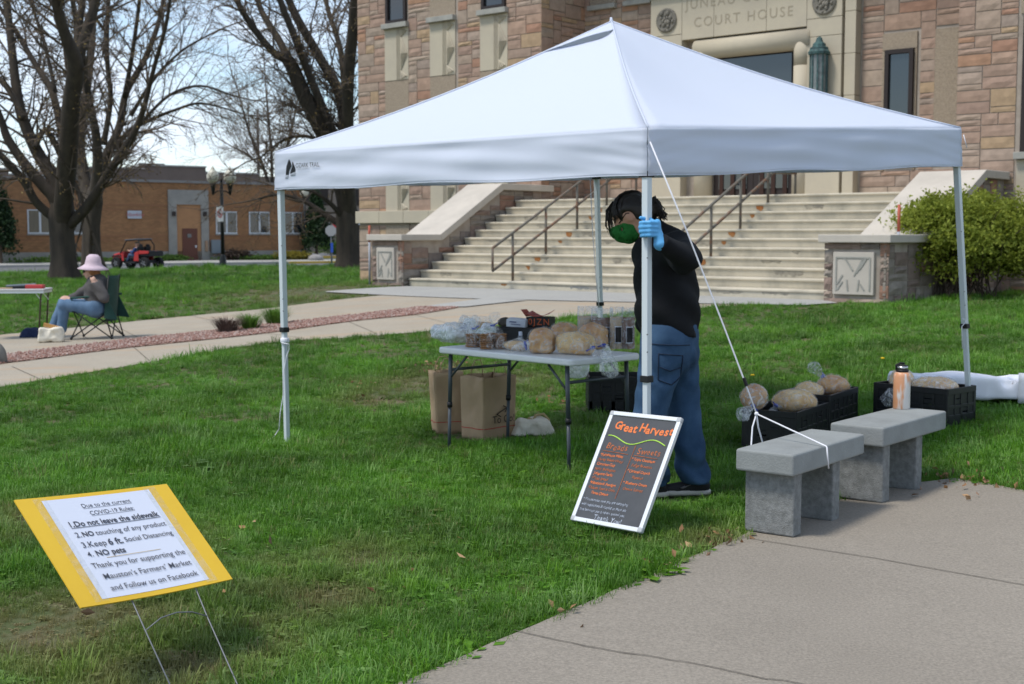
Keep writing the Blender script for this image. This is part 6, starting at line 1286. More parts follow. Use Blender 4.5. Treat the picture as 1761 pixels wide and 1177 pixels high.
# ================================================================= WOMAN'S STALL
m_stt = mat('card_table_top', (.50, .50, .48), .6); m_stl = mat('brown_steel', (.07, .045, .035), .5)
c = gp(30, 583); wt = empty('card_table', (c.x - .05, c.y, gz(c.x, c.y) + .01), .12, 'small folding table with brown legs at the left edge by the seated woman', 'table'); wx = wt.location; hz = .70
mb = MB(); mb.box((0, 0, hz), (1.0, .55, .03)); mb.build('top', m_stt, wt, bevel=.008); mb = MB(); mb.box((0, 0, hz - .03), (.98, .53, .03)); mb.build('apron', m_al, wt)
for sx in (-1, 1):
    for sy in (-1, 1): mb = MB(); mb.tube([(sx * .46, sy * .23, hz - .02), (sx * .44, sy * .23, hz - .1), (sx * .40, sy * .23, .02)], .012, 8); mb.build('leg', m_stl, wt, True); mb = MB(); mb.tube([(sx * .45, sy * .22, hz - .16), (sx * .36, sy * .2, hz - .04)], .006, 6); mb.build('brace', m_al, wt, True)
    mb = MB(); mb.tube([(sx * .40, -.23, .02), (sx * .40, .23, .02)], .011, 8); mb.build('foot_rail', m_stl, wt, True)
tp_ = lambda x, y, z=0: wt.matrix_world @ Vector((x, y, z)) if False else Vector((wx.x + x * math.cos(.12) - y * math.sin(.12), wx.y + x * math.sin(.12) + y * math.cos(.12), wx.z + hz + .016 + z))
o = empty('red_case', tp_(.34, -.1), .1, 'small red case at the end of the folding table', 'case'); mb = MB(); mb.box((0, 0, .028), (.25, .14, .055)); mb.build('body', mat('case_red', (.45, .05, .05), .5), o, bevel=.012)
o = empty('black_case', tp_(.13, -.1), .2, 'black case beside the red case on the folding table', 'case'); mb = MB(); mb.box((0, 0, .02), (.18, .14, .04)); mb.build('body', m_clamp, o, bevel=.006)
o = empty('clipboard', tp_(.1, .08), .3, 'dark flat folder lying at the back of the folding table', 'folder'); mb = MB(); mb.box((0, 0, .04), (.4, .2, .02), (.05, -.05, 0)); mb.build('cover', mat('folder_grey', (.10, .12, .13), .5), o, bevel=.004)
o = empty('wood_board', tp_(-.1, -.08), .1, 'thin tan board lying on the folding table', 'board'); mb = MB(); mb.box((0, 0, .006), (.28, .2, .01)); mb.build('board', mat('tan_wood', (.40, .26, .15), .7), o, bevel=.003)
c = gp(88, 590); t2 = tote('cream canvas tote bag standing by the seated woman feet', (c.x, c.y, c.z + .008), (.20, .10, .15), .15, 5.); mb = MB(); mb.box((0, .02, .22), (.2, .02, .05), (.2, .25, 0)); mb.build('folder', mat('orange_folder', (.50, .27, .09), .7), t2)
o = tote('navy blue cloth bag lying under the folding table', Vector(gp(52, 582)) + Vector((0, .12, .008)), (.20, .12, .09), .1, 8.); o.data = o.data.copy(); o.data.materials.clear(); o.data.materials.append(mat('navy_cloth', (.015, .025, .07), .8)); o.name = 'cloth_bag'; o['category'] = 'bag'
# boulder at the left edge of the path
bo = MB(); bo.ball((0, 0, .1), .19, 10, 7, (.8, .7, 1.0)); o = bo.build('stone_block', mat('path_stone', (.20, .19, .17), .95, (.13, .125, .11), scale=9, bump=.8, bscale=20), None, True, sub=1); c = gp(-6, 626); o.location = (c.x - .02, c.y, c.z - .03); tag(o, 'rough grey stone at the left edge on the near path', 'stone')
# camp chair
c = gp(170, 583); ch = empty('camp_chair', (c.x, c.y, c.z + .008), 0, 'dark green folding camp chair under the seated woman', 'chair'); m_green = mat('chair_green', (.012, .045, .035), .8, (.018, .06, .05), scale=12); 
A = {k: Vector(v) for k, v in {'fl': (-.30, -.27, 0), 'fr': (-.30, .27, 0), 'bl': (.27, -.27, 0), 'br': (.27, .27, 0), 'sfl': (-.26, -.27, .40), 'sfr': (-.26, .27, .40), 'sbl': (.18, -.27, .36), 'sbr': (.18, .27, .36), 'tbl': (.24, -.26, .90), 'tbr': (.24, .26, .90)}.items()}
for a, b in (('fl', 'sbl'), ('bl', 'sfl'), ('fr', 'sbr'), ('br', 'sfr'), ('fl', 'sfr'), ('fr', 'sfl'), ('bl', 'sbr'), ('br', 'sbl')): mb = MB(); mb.tube([A[a] + Vector((0, 0, .02)), A[b]], .009, 6); mb.build('leg', m_clamp, ch, True)
for a, b in (('bl', 'tbl'), ('br', 'tbr')): mb = MB(); mb.tube([A[a] + Vector((0, 0, .02)), A['s' + a], A[b]], .010, 6); mb.build('back_post', m_clamp, ch, True)
for s_ in (-.27, .27): mb = MB(); mb.tube([(-.27, s_, .38), (-.28, s_, .58)], .009, 6); mb.tube([(-.30, s_, .58), (.26, s_, .62)], .016, 6); mb.build('armrest', m_green, ch, True)
for k in ('fl', 'fr', 'bl', 'br'): mb = MB(); mb.ball(A[k] + Vector((0, 0, .018)), .022, 8, 5); mb.build('foot', m_clamp, ch, True)
mb = MB(); mb.grid(lambda u, v: (-.27 + .46 * u, -.27 + .54 * v, .395 - .04 * u - .05 * math.sin(math.pi * v) * math.sin(math.pi * min(1, u + .2))), 10, 10); mb.build('seat', m_green, ch, True, fix=False, solid=.004)
mb = MB(); mb.grid(lambda u, v: (.18 + .05 * u + .05 * math.sin(math.pi * v), -.265 + .53 * v, .25 + .64 * u), 10, 10); mb.build('backrest', m_green, ch, True, fix=False, solid=.004)
mb = MB(); mb.prism([(.20, -.29, .62), (.36, -.28, .28), (.17, -.29, .30)], (0, 0, 0), (0, .015, 0)); mb.prism([(.20, .28, .62), (.36, .28, .28), (.17, .28, .30)], (0, 0, 0), (0, .015, 0)); mb.build('side_panel', m_green, ch)
# plant tufts in the gravel bed
def tuft(label, px, py, r_, h_, n, m, seed, droop=.35):
    g = random.Random(seed); c = gp(px, py); o = empty('plant_tuft', (c.x, c.y, c.z + .01), 0, label, 'plant', 'plants in the gravel bed'); mb = MB()
    for i in range(n):
        a = g.uniform(0, 6.28); rr = g.uniform(0, r_ * .45); bx0 = Vector((rr * math.cos(a), rr * math.sin(a) * .7, 0)); sp = g.uniform(.3, 1.) * r_; hh = h_ * g.uniform(.55, 1.); d = Vector((math.cos(a), math.sin(a) * .8, 0)); w_ = g.uniform(.005, .010); s_ = Vector((-d.y, d.x, 0)) * w_
        p1 = bx0 + d * sp * .4 + Vector((0, 0, hh * .6)); p2 = bx0 + d * sp + Vector((0, 0, hh * (1 - droop * sp / r_ * .5))); mb.add([bx0 - s_, bx0 + s_, p1 + s_ * .8, p1 - s_ * .8, p2], [(0, 1, 2, 3), (3, 2, 4)])
    tag(mb.build('leaves', m, o, fix=False), kind='stuff'); return o
m_iris = translucent(mat('lily_leaf', (.06, .14, .02), .5, (.10, .20, .03), scale=9), .3, (.15, .3, .04)); m_dry = mat('dry_stem', (.085, .06, .05), .9, (.14, .10, .08), scale=20)
tuft('clump of dry brown stems in the gravel bed', 391, 573, .30, .27, 300, m_dry, 1); tuft('bright green leafy clump next to the dry stems', 430, 568, .27, .29, 280, m_iris, 2); tuft('bright green leafy clump behind the left canopy pole', 474, 559, .31, .33, 320, m_iris, 3)
# ================================================================= PEOPLE
m_hair = mat('hair_dark', (.010, .008, .007), .45, (.022, .016, .013), scale=30, stretch=(1, 1, 5), spec=.4); m_sweat = mat('sweatshirt_black', (.0045, .005, .0065), .9, (.007, .0075, .0095), scale=10, bump=.2, bscale=30); m_jean = mat('denim', (.018, .048, .10), .9, (.042, .09, .165), scale=6, detail=7, bump=.3, bscale=200)
m_glove = mat('glove_blue', (.10, .36, .66), .45, spec=.4); m_mask = mat('mask_green', (.012, .11, .018), .9, (.02, .15, .03), scale=40); m_shoe = mat('shoe_black', (.018, .018, .02), .7); m_sole = mat('sole_pale', (.52, .49, .44), .7)
Y0 = 7.10; MX = (1150 - CX) / FPX * Y0; mz = gz(MX, Y0)
PX, PY = fF.x + (C_['F'].x - fF.x) * .72, fF.y + (C_['F'].y - fF.y) * .72      # front pole near hand height
hx, hy, hz = PX - MX, PY - Y0, 1.450 - mz
def legs(P, e=0.):
    d = cone(P, (-.03, -.08, .86), (-.11, -.10, .45), .105 + e, .072 + e); d = smin(d, cone(P, (-.11, -.10, .45), (-.075, -.03, .09), .070 + e, .050 + e), .02)
    d2 = cone(P, (.05, .07, .86), (.10, .09, .45), .105 + e, .074 + e); d2 = smin(d2, cone(P, (.10, .09, .45), (.155, .05, .09), .072 + e, .052 + e), .02); return np.minimum(d, d2)
def torso(P, e=0.):
    d = cone(P, (.01, .0, .86), (-.005, .0, 1.05), .132 + e, .142 + e, np.array([1.0, 1.05, 1])); d = smin(d, cone(P, (-.005, 0, 1.05), (-.03, .01, 1.30), .142 + e, .146 + e), .05)
    d = smin(d, cone(P, (.01, -.14, 1.345), (-.05, .17, 1.345), .075 + e, .075 + e), .06); d = smin(d, cone(P, (-.03, .01, 1.36), (-.085, .02, 1.44), .085 + e, .062 + e), .04); return d
SH, EL, WR = (.02, -.17, 1.355), (.04, -.40, 1.30), (hx + .066, hy - .005, hz - .066)
def arms(P, e=0.):
    d = cone(P, SH, EL, .072 + e, .058 + e); d = smin(d, cone(P, EL, WR, .054 + e, .030 + e), .02)
    d2 = cone(P, (-.05, .19, 1.35), (.0, .27, 1.10), .065 + e, .052 + e); d2 = smin(d2, cone(P, (.0, .27, 1.10), (-.10, .25, .93), .05 + e, .034 + e), .02); d2 = smin(d2, ellip(P, (-.09, .25, .87), (.03, .025, .06)), .02); return np.minimum(d, d2)
HC = np.array([-.205, .035, 1.522]); fw = Vector((-.86, .30, -.42)).normalized(); rt_ = fw.cross(Vector((0, 0, 1))).normalized(); up_h = rt_.cross(fw); Hm = np.array([list(fw), list(rt_), list(up_h)]).T    # columns: forward, right, up
def hl(P): return (P - HC) @ Hm        # head-local: x forward, y right, z up
def head(P):
    q = hl(P); d = ellip(q, (-.012, 0, .025), (.100, .076, .098)); d = smin(d, ellip(q, (.045, 0, -.055), (.052, .052, .062)), .05); d = smin(d, cone(q, (.086, 0, .02), (.098, 0, -.026), .010, .014), .015)
    d = smin(d, ellip(q, (.075, 0, .035), (.02, .05, .014)), .02); d = smin(d, ellip(q, (.088, 0, -.075), (.014, .024, .010)), .012)
    for s in (-1, 1): d = smin(d, ellip(q, (-.008, .078 * s, -.005), (.022, .010, .034)), .008); d = np.maximum(d, -ellip(q, (.085, .032 * s, .012), (.012, .017, .010)))
    return smin(d, cone(P, HC + np.array([.03, 0, -.04]), (-.06, .015, 1.39), .055, .062), .04)
def body(P): return smin(smin(smin(head(P), torso(P), .03), arms(P), .03), legs(P), .03)
lo_, hi_ = (-.55, -.75, .02), (.40, .45, 1.75)
man = sdf_obj('person', body, lo_, hi_, .014, m_skin, None, 1); man.location = (MX, Y0, mz + .018); tag(man, 'man in black sweatshirt, green mask and blue glove gripping the front canopy pole', 'person')
def shirt(P):
    d = smin(torso(P, .022), arms(P, .016), .04); w_ = .018 * np.sin(P[:, 2] * 34 + P[:, 0] * 22 + 3 * np.sin(P[:, 1] * 9)) + .007 * vnoise(P, 17, 2); d = d + w_ * .55
    d = np.maximum(d, .872 + .008 * np.sin(P[:, 0] * 20) - P[:, 2]); wr = np.array(WR); ax_ = (np.array(WR) - np.array(EL)); ax_ /= np.linalg.norm(ax_)
    d = np.maximum(d, np.where(np.linalg.norm(P - wr, axis=1) < .2, (P - wr) @ ax_ - .018, -1)); d = np.maximum(d, (P - HC) @ np.array([-.75, .2, .62]) + .085); return np.maximum(d, -(head(P) - .004))
sdf_obj('sweatshirt', shirt, lo_, hi_, .013, m_sweat, man, 1)
def jeans(P):
    d = legs(P, .018 + .012 * 0); d = smin(d, cone(P, (.005, .0, .80), (.005, .0, .94), .152, .152), .05); low = np.clip((.45 - P[:, 2]) / .4, 0, 1)
    d = d - .016 * low + .013 * np.sin(P[:, 2] * 48 + P[:, 0] * 30 + 2.5 * np.sin(P[:, 1] * 20 + P[:, 0] * 14)) * (low * low + .12 + .25 * np.exp(-((P[:, 2] - .66) / .08) ** 2)) + .005 * vnoise(P, 24, 5); return np.maximum(np.maximum(d, P[:, 2] - .95), .06 - P[:, 2])
sdf_obj('jeans', jeans, lo_, hi_, .012, m_jean, man, 1)
# back pocket stitching and belt loops
def pocket_pt(x, z):   # on the near buttock
    return Vector((x, -.205, z))
def shell_y(x, z):
    ys_ = np.linspace(-.35, .0, 140); d = jeans(np.stack([np.full(140, x), ys_, np.full(140, z)], 1)); i = np.argmax(d < 0); return ys_[i] - .004
for L_ in ([(-.075, .80), (.06, .785), (.055, .67), (.0, .63), (-.075, .66), (-.075, .80)], [(-.07, .73), (-.01, .705), (.055, .72)], [(-.11, .85), (.1, .84)]):
    pts_ = []
    for a, b in zip(L_[:-1], L_[1:]): pts_ += [(a[0] + (b[0] - a[0]) * k / 6, a[1] + (b[1] - a[1]) * k / 6) for k in range(7)]
    mb = MB(); mb.tube([(x, shell_y(x, z), z) for x, z in pts_], .0028, 5); mb.build('stitching', mat('denim_dark', (.012, .022, .045), .9), man, True)
def shoe(nm, heel, toe):
    h, t = np.array(heel), np.array(toe)
    f_ = lambda P: np.maximum(smin(cone(P, h + [0, 0, .045], t + [0, 0, .025], .042, .032), cone(P, h + (t - h) * .12 + [0, 0, .05], h + (t - h) * .22 + [0, 0, .085], .042, .045), .03), .018 - P[:, 2])
    o = sdf_obj(nm, f_, np.minimum(h, t) - [.08, .08, .03], np.maximum(h, t) + [.08, .08, .16], .008, m_shoe, man, 1)
    f2 = lambda P: np.maximum(np.maximum(cone(P * [1, 1, .0] + [0, 0, .02], h * [1, 1, 0] + [0, 0, .02], t * [1, 1, 0] + [0, 0, .02], .046, .037), P[:, 2] - .026), -.004 - P[:, 2])
    sdf_obj('sole', f2, np.minimum(h, t) - [.08, .08, .03], np.maximum(h, t) + [.08, .08, .1], .008, m_sole, o, 1); return o
s1 = shoe('shoe', (.205, .05, .0), (.0, .02, .0)); shoe('shoe', (-.035, -.01, .0), (-.24, .06, .0))
mb = MB(); mb.tube([(.10, -.005, .052), (.075, -.008, .040), (.09, -.006, .042), (.145, -.0, .064)], [.002, .004, .004, .001], 5); mb.build('side_mark', mat('shoe_mark', (.16, .15, .15), .5), s1, True)
# glove: palm right of the pole, four fingers over its front, thumb behind
def glove(P):
    q = (P - np.array([hx, hy, hz])) / .93; d = cone(q, (.052, -.002, .035), (.058, -.004, -.035), .026, .024, np.array([.75, 1.1, 1])); d = smin(d, cone(q, (.06, -.002, -.03), np.array(WR) - np.array([hx, hy, hz]) + [.004, 0, -.005], .026, .040), .02)
    for i, z in enumerate((.040, .017, -.006, -.028)):
        L_ = (1.0, 1.05, 1.0, .85)[i]; r_ = (.0115, .012, .0115, .0105)[i]; c = [(.046, -.026, z), (.010, -.040, z + .001), (-.026 * L_, -.030, z), (-.036 * L_, -.004, z - .002), (-.020, .016, z - .003)]
        f_ = None
        for a, b in zip(c[:-1], c[1:]): g_ = cone(q, a, b, r_, r_ * .95); f_ = g_ if f_ is None else smin(f_, g_, .006)
        d = smin(d, f_, .007)
    th = smin(cone(q, (.045, .012, .035), (.012, .034, .058), .014, .013), cone(q, (.012, .034, .058), (-.036, .018, .066), .0125, .010), .008); return smin(d, th, .01) * .93
sdf_obj('glove', glove, (hx - .08, hy - .09, hz - .19), (hx + .16, hy + .09, hz + .11), .0042, m_glove, man, 2)
sdf_obj('mask', lambda P: (lambda q: np.maximum(np.maximum(np.maximum(np.abs(smin(ellip(q, (.035, 0, -.055), (.085, .068, .075)), ellip(q, (.088, 0, -.032), (.053, .045, .055)), .03)) - .004, -.012 - q[:, 0]), q[:, 2] - .002 + .25 * np.abs(q[:, 1])), -.145 - q[:, 2]))(hl(P)) + .002 * vnoise(P, 60, 1), (-.42, -.15, 1.3), (.0, .25, 1.7), .006, m_mask, man, 1)
def hairf(P):
    q = hl(P); d = ellip(q, (-.02, 0, .035), (.106, .084, .101)); d = np.maximum(d, -ellip(q, (.12, 0, -.03), (.078, .12, .088))); d = np.maximum(d, -ellip(q, (-.004, -.095, -.012), (.034, .05, .044))); d = np.maximum(d, -ellip(q, (.035, 0, -.10), (.10, .12, .082)))
    d = smin(d, ellip(q, (-.145, -.015, .0), (.038, .034, .044)), .012); d = smin(d, ellip(q, (-.158, -.015, -.045), (.02, .018, .035)), .015); d = smin(d, ellip(q, (-.088, 0, -.035), (.04, .062, .055)), .03); return d + .004 * np.sin(q[:, 1] * 160 + q[:, 0] * 60) + .004 * vnoise(P, 50, 4)
hr = sdf_obj('hair', hairf, (-.42, -.15, 1.3), (.02, .25, 1.75), .0075, m_hair, man, 1)
Hq = lambda x, y, z: Vector(HC) + fw * x + rt_ * y + up_h * z
g = random.Random(3); mb = MB()
for i in range(22):
    y = g.uniform(-.05, .05); a = Hq(.045, y, .115); mb.tube([a, Hq(.10, y * 1.1, .07 + g.uniform(-.01, .02)), Hq(.118 + g.uniform(0, .02), y * 1.2, .01), Hq(.115 + g.uniform(0, .03), y * 1.2, g.uniform(-.08, -.01))], [.003, .0026, .002, .0008], 4)
for i in range(110):
    t0 = g.uniform(-1.35, 1.35); pts_ = []
    for j in range(9):
        f_ = j / 8; an = -.25 + f_ * 2.6 + g.uniform(-.04, .04); t_ = t0 * (1 - .75 * f_ ** 2); rr = 1.015 + g.uniform(0, .035)
        pts_.append(Hq(-.02 + .106 * rr * math.cos(an) * math.cos(t_ * .75), .084 * rr * math.sin(t_) * (1 - .2 * f_), .035 + .101 * rr * math.sin(an) * math.cos(t_ * .55)))
    mb.tube(pts_, [.0006, .0012, .0015, .0016, .0016, .0015, .0014, .0012, .0006], 4)
for i in range(40): a_ = g.uniform(0, 6.28); mb.tube([Hq(-.125, -.012 + .02 * math.cos(a_), .01 + .02 * math.sin(a_)), Hq(-.155 - g.uniform(0, .02), -.015 + .042 * math.cos(a_), .045 * math.sin(a_)), Hq(-.17 + g.uniform(-.02, .02), -.015 + .03 * math.cos(a_ + .6), -.04 + .03 * math.sin(a_)), Hq(-.16 + g.uniform(-.03, .03), -.015 + g.uniform(-.03, .03), -.085 + g.uniform(-.02, .02))], [.003, .004, .003, .001], 4)
for i in range(10): y = g.uniform(-.03, .03); mb.tube([Hq(-.13, y, .0), Hq(-.15, y, -.05), Hq(-.14 + g.uniform(-.02, .02), y, -.085 - g.uniform(0, .02))], [.008, .006, .001], 4)
tag(mb.build('hair_strands', m_hair, man, True), kind='stuff')
mb = MB()
for s_ in (-1, 1): mb.tube([Hq(.06, .062 * s_, -.01), Hq(.0, .082 * s_, .02), Hq(-.02, .083 * s_, .015)], .003, 5)
tag(mb.build('mask_strap', m_clamp, man, True), kind='stuff')
mb = MB()
for s_ in (-1, 1): mb.ball(Hq(.078, .032 * s_, .012), .012, 10, 8)
mb.build('eyes', mat('eye', (.06, .04, .03), .2), man, True)
# ================================================================= WOMAN
WXp = gp(150, 585); wy = WXp.y + .05; WO = Vector((at(150, 500, wy).x, wy, WXp.z + .008))
k = FPX / wy; wp = lambda px, py, dy: np.array([(px - 150) / k, dy, (585 - py) / k])
hW = wp(156.5, 468, 0); fwW = Vector((-.97, -.12, -.18)).normalized(); rtW = fwW.cross(Vector((0, 0, 1))).normalized(); upW = rtW.cross(fwW); HmW = np.array([list(fwW), list(rtW), list(upW)]).T
def wl_(P): return (P - hW) @ HmW
def whead(P):
    q = wl_(P); d = ellip(q, (-.01, 0, .02), (.095, .074, .095)); d = smin(d, ellip(q, (.035, 0, -.06), (.05, .048, .055)), .05); d = smin(d, cone(q, (.085, 0, .0), (.105, 0, -.03), .009, .014), .015)
    d = smin(d, ellip(q, (.072, 0, -.068), (.018, .026, .012)), .012)
    for s in (-1, 1): d = smin(d, ellip(q, (-.01, .074 * s, -.01), (.02, .01, .03)), .008)
    return smin(d, cone(P, hW + np.array([.03, 0, -.05]), wp(168, 484, 0), .05, .055), .03)
hipW = wp(167, 530, 0)
def wtorso(P, e=0.):
    d = cone(P, hipW, wp(168, 500, 0), .155 + e, .16 + e); d = smin(d, cone(P, wp(168, 500, 0), wp(168, 490, 0), .16 + e, .13 + e), .05); return smin(d, cone(P, wp(170, 489, -.14), wp(165, 489, .14), .075 + e, .075 + e), .06)
def warms(P, e=0.):
    d = smin(cone(P, wp(174, 492, -.18), wp(188, 512, -.24), .07 + e, .06 + e), cone(P, wp(188, 512, -.24), wp(171, 488, -.22), .055 + e, .038 + e), .02)
    d2 = smin(cone(P, wp(158, 490, .17), wp(133, 506, .19), .066 + e, .055 + e), cone(P, wp(133, 506, .19), wp(110, 520, .10), .052 + e, .036 + e), .02); return np.minimum(d, d2)
def wlegs(P, e=0.):
    d = smin(cone(P, wp(163, 531, -.09), wp(114, 525, -.10), .095 + e, .075 + e), cone(P, wp(114, 525, -.10), wp(106, 572, -.06), .07 + e, .052 + e), .02)
    d2 = smin(cone(P, wp(163, 531, .09), wp(107, 520, .10), .095 + e, .075 + e), cone(P, wp(107, 520, .10), wp(84, 568, .08), .07 + e, .052 + e), .02); return np.minimum(d, d2)
def whands(P):
    d = ellip(P, wp(170, 482, -.225), (.035, .028, .045)); 
    for i in range(4): d = smin(d, cone(P, wp(168 - 1 * i, 481, -.24 + .008 * i), wp(164.5 + .4 * i, 477.5 + 1.6 * i, -.225 + .006 * i), .011, .009), .006)
    d = smin(d, cone(P, wp(173, 481, -.22), wp(169, 475, -.20), .011, .009), .006)
    d2 = ellip(P, wp(106, 523, .09), (.042, .035, .028))
    for i in range(4): d2 = smin(d2, cone(P, wp(104, 524, .05 + .022 * i), wp(100.5, 527.5, .05 + .022 * i), .011, .009), .006)
    d2 = smin(d2, cone(P, wp(108, 524, .04), wp(104, 528, .03), .011, .009), .006); return np.minimum(d, d2)
def wbody(P): return smin(smin(smin(smin(whead(P), wtorso(P), .03), warms(P), .02), wlegs(P), .03), whands(P), .015)
lo_, hi_ = (-.75, -.42, .05), (.50, .40, 1.25)
m_skin2 = mat('skin_light', (.58, .36, .27), .55, (.52, .30, .22), scale=9)
wom = sdf_obj('person', wbody, lo_, hi_, .014, m_skin2, None, 1); wom.location = WO; tag(wom, 'seated woman in a pink bucket hat, grey sweatshirt and jeans', 'person')
m_gsw = mat('sweatshirt_grey', (.075, .07, .068), .95, (.095, .088, .085), scale=12, bump=.2, bscale=40)
def wshirt(P):
    d = smin(wtorso(P, .018), warms(P, .014), .04) + .006 * np.sin(P[:, 2] * 40 + P[:, 0] * 25) + .005 * vnoise(P, 19, 1); d = np.maximum(d, wp(0, 533, 0)[2] - P[:, 2])
    for c, r_ in ((wp(170, 481, -.225), .056), (wp(105, 523, .09), .062)): d = np.maximum(d, -(np.linalg.norm(P - c, axis=1) - r_))
    return np.maximum(d, -(whead(P) - .006))
sdf_obj('sweatshirt', wshirt, lo_, hi_, .015, m_gsw, wom, 1)
sdf_obj('jeans', lambda P: np.maximum(np.maximum(smin(wlegs(P, .012), cone(P, hipW + [0, -.06, 0], hipW + [0, .06, 0], .15, .15), .04) + .005 * vnoise(P, 25, 3), wp(0, 573, 0)[2] - P[:, 2]), P[:, 2] - wp(0, 516, 0)[2]), lo_, hi_, .015, mat('light_denim', (.085, .15, .24), .9, (.12, .19, .29), scale=8), wom, 1)
m_hat = mat('hat_pink', (.60, .47, .52), .85, (.54, .42, .47), scale=20); hc = wp(161.5, 459, 0); prof = [(.0, .170), (.055, .165), (.092, .135), (.108, .07), (.114, .03), (.15, .0), (.212, -.035), (.208, -.04), (.14, -.008), (.105, .015), (.095, .03)]
mb = MB(); mb.lathe(prof, (0, 0, 0), 28); ho = mb.build('hat', m_hat, wom, True); ho.location = Vector(hc) + Vector((0, 0, -.005)); ho.rotation_euler = (.05, .06, 0)
sdf_obj('hair', lambda P: np.maximum(smin(ellip(wl_(P), (-.035, 0, -.01), (.09, .085, .09)), ellip(wl_(P), (-.09, 0, -.085), (.045, .07, .06)), .03) + .006 * vnoise(P, 50, 1), -ellip(wl_(P), (.10, 0, -.03), (.10, .12, .12))), lo_, hi_, .012, mat('hair_auburn', (.36, .17, .07), .6, (.25, .11, .045), scale=30, stretch=(1, 1, 5)), wom, 1)
mb = MB(); Wq = lambda x, y, z: Vector(hW) + fwW * x + rtW * y + upW * z
for s_ in (-1, 1): mb.ball(Wq(.082, .034 * s_, .012), .026, 10, 7, (.6, 1.1, .8)); mb.tube([Wq(.075, .06 * s_, .015), Wq(.0, .08 * s_, .018)], .004, 5)
mb.build('sunglasses', m_clamp, wom, True)
for (a, b) in (((106, 577, -.06), (96, 582, -.08)), ((84, 573, .08), (73, 580, .06))):
    h, t = wp(*a), wp(*b); sdf_obj('shoe', lambda P: np.maximum(cone(P, h, t, .048, .036), -P[:, 2] + .004), np.minimum(h, t) - .09, np.maximum(h, t) + .09, .012, mat('shoe_teal', (.03, .12, .11), .7), wom, 1)
# ================================================================= GRASS (nobody could count it)
def tuft_mesh(seed, n, h, w_, spread, broad=False):
    g = random.Random(seed); vs, fs = [], []
    for i in range(n):
        a = g.uniform(0, 6.283); r_ = spread * math.sqrt(g.random()); b = Vector((r_ * math.cos(a), r_ * math.sin(a), -.008)); ya = g.uniform(0, 6.283); d = Vector((math.cos(ya), math.sin(ya), 0)); s_ = Vector((-d.y, d.x, 0)); hh = h * g.uniform(.45, 1.1); ln = hh * g.uniform(.12, .75); ww = w_ * g.uniform(.6, 1.25)
        k = len(vs)
        if broad and i % 3 == 0:
            hh *= .6; c = b + d * ln + Vector((0, 0, hh)); L_ = .016 * g.uniform(.7, 1.4)
            vs += [b, c, c + d * L_ + s_ * L_ * .6, c + d * L_ * 2, c + d * L_ - s_ * L_ * .6]; fs += [(k + 1, k + 2, k + 3), (k + 1, k + 3, k + 4), (k, k + 1, k + 2)]
        else:
            p1 = b + d * ln * .25 + Vector((0, 0, hh * .5)); p2 = b + d * ln * .65 + Vector((0, 0, hh * .85)); p3 = b + d * ln * 1.1 + Vector((0, 0, hh * (1.0 if ln < hh * .5 else .9)))
            vs += [b - s_ * ww, b + s_ * ww, p1 + s_ * ww * .9, p1 - s_ * ww * .9, p2 + s_ * ww * .6, p2 - s_ * ww * .6, p3]; fs += [(k, k + 1, k + 2, k + 3), (k + 3, k + 2, k + 4, k + 5), (k + 5, k + 4, k + 6)]
    me = bpy.data.meshes.new('grass_tuft'); me.from_pydata([tuple(v) for v in vs], [], fs); return me
def grass_mat():
    m = bpy.data.materials.new('grass_blade'); m.use_nodes = True; t = m.node_tree; t.nodes.clear(); L = t.links.new
    o = t.nodes.new('ShaderNodeOutputMaterial'); p = t.nodes.new('ShaderNodeBsdfPrincipled'); p.inputs['Roughness'].default_value = .5; p.inputs['Specular IOR Level'].default_value = .3; tr = t.nodes.new('ShaderNodeBsdfTranslucent'); mxn = t.nodes.new('ShaderNodeMixShader'); mxn.inputs[0].default_value = .35
    oi = t.nodes.new('ShaderNodeObjectInfo'); r = t.nodes.new('ShaderNodeValToRGB'); cols = [(.052, .15, .009), (.084, .22, .012), (.15, .315, .024), (.064, .18, .012), (.21, .35, .095), (.115, .255, .028), (.072, .19, .022)]
    while len(r.color_ramp.elements) < len(cols): r.color_ramp.elements.new(.5)
    for i, (c, e) in enumerate(zip(cols, r.color_ramp.elements)): e.position = i / (len(cols) - 1); e.color = (*c, 1)
    g = t.nodes.new('ShaderNodeNewGeometry'); n = t.nodes.new('ShaderNodeTexNoise'); n.inputs['Scale'].default_value = .9; n.inputs['Detail'].default_value = 5; mr = t.nodes.new('ShaderNodeMapRange'); mr.inputs[1].default_value = .35; mr.inputs[2].default_value = .65; mr.inputs[3].default_value = .68; mr.inputs[4].default_value = 1.32
    mu = t.nodes.new('ShaderNodeMixRGB'); mu.blend_type = 'MULTIPLY'; mu.inputs[0].default_value = 1
    a = t.nodes.new('ShaderNodeAttribute'); a.attribute_type = 'INSTANCER'; a.attribute_name = 'dry'; dm = t.nodes.new('ShaderNodeMixRGB'); dm.inputs[2].default_value = (.27, .22, .10, 1)
    L(oi.outputs['Random'], r.inputs[0]); L(g.outputs['Position'], n.inputs['Vector']); L(n.outputs[0], mr.inputs[0]); L(r.outputs[0], mu.inputs[1]); L(mr.outputs[0], mu.inputs[2]); L(mu.outputs[0], dm.inputs[1]); L(a.outputs['Fac'], dm.inputs[0])
    L(dm.outputs[0], p.inputs['Base Color']); L(dm.outputs[0], tr.inputs[0]); L(p.outputs[0], mxn.inputs[1]); L(tr.outputs[0], mxn.inputs[2]); L(mxn.outputs[0], o.inputs[0]); return m
m_grass = grass_mat(); tcol = bpy.data.collections.new('grass_tufts')
for i_ in range(7):
    me = tuft_mesh(100 + i_, 24, .068 if i_ < 5 else .05, .0018, .046, i_ >= 5); me.materials.append(m_grass); tcol.objects.link(bpy.data.objects.new('grass_tuft', me))
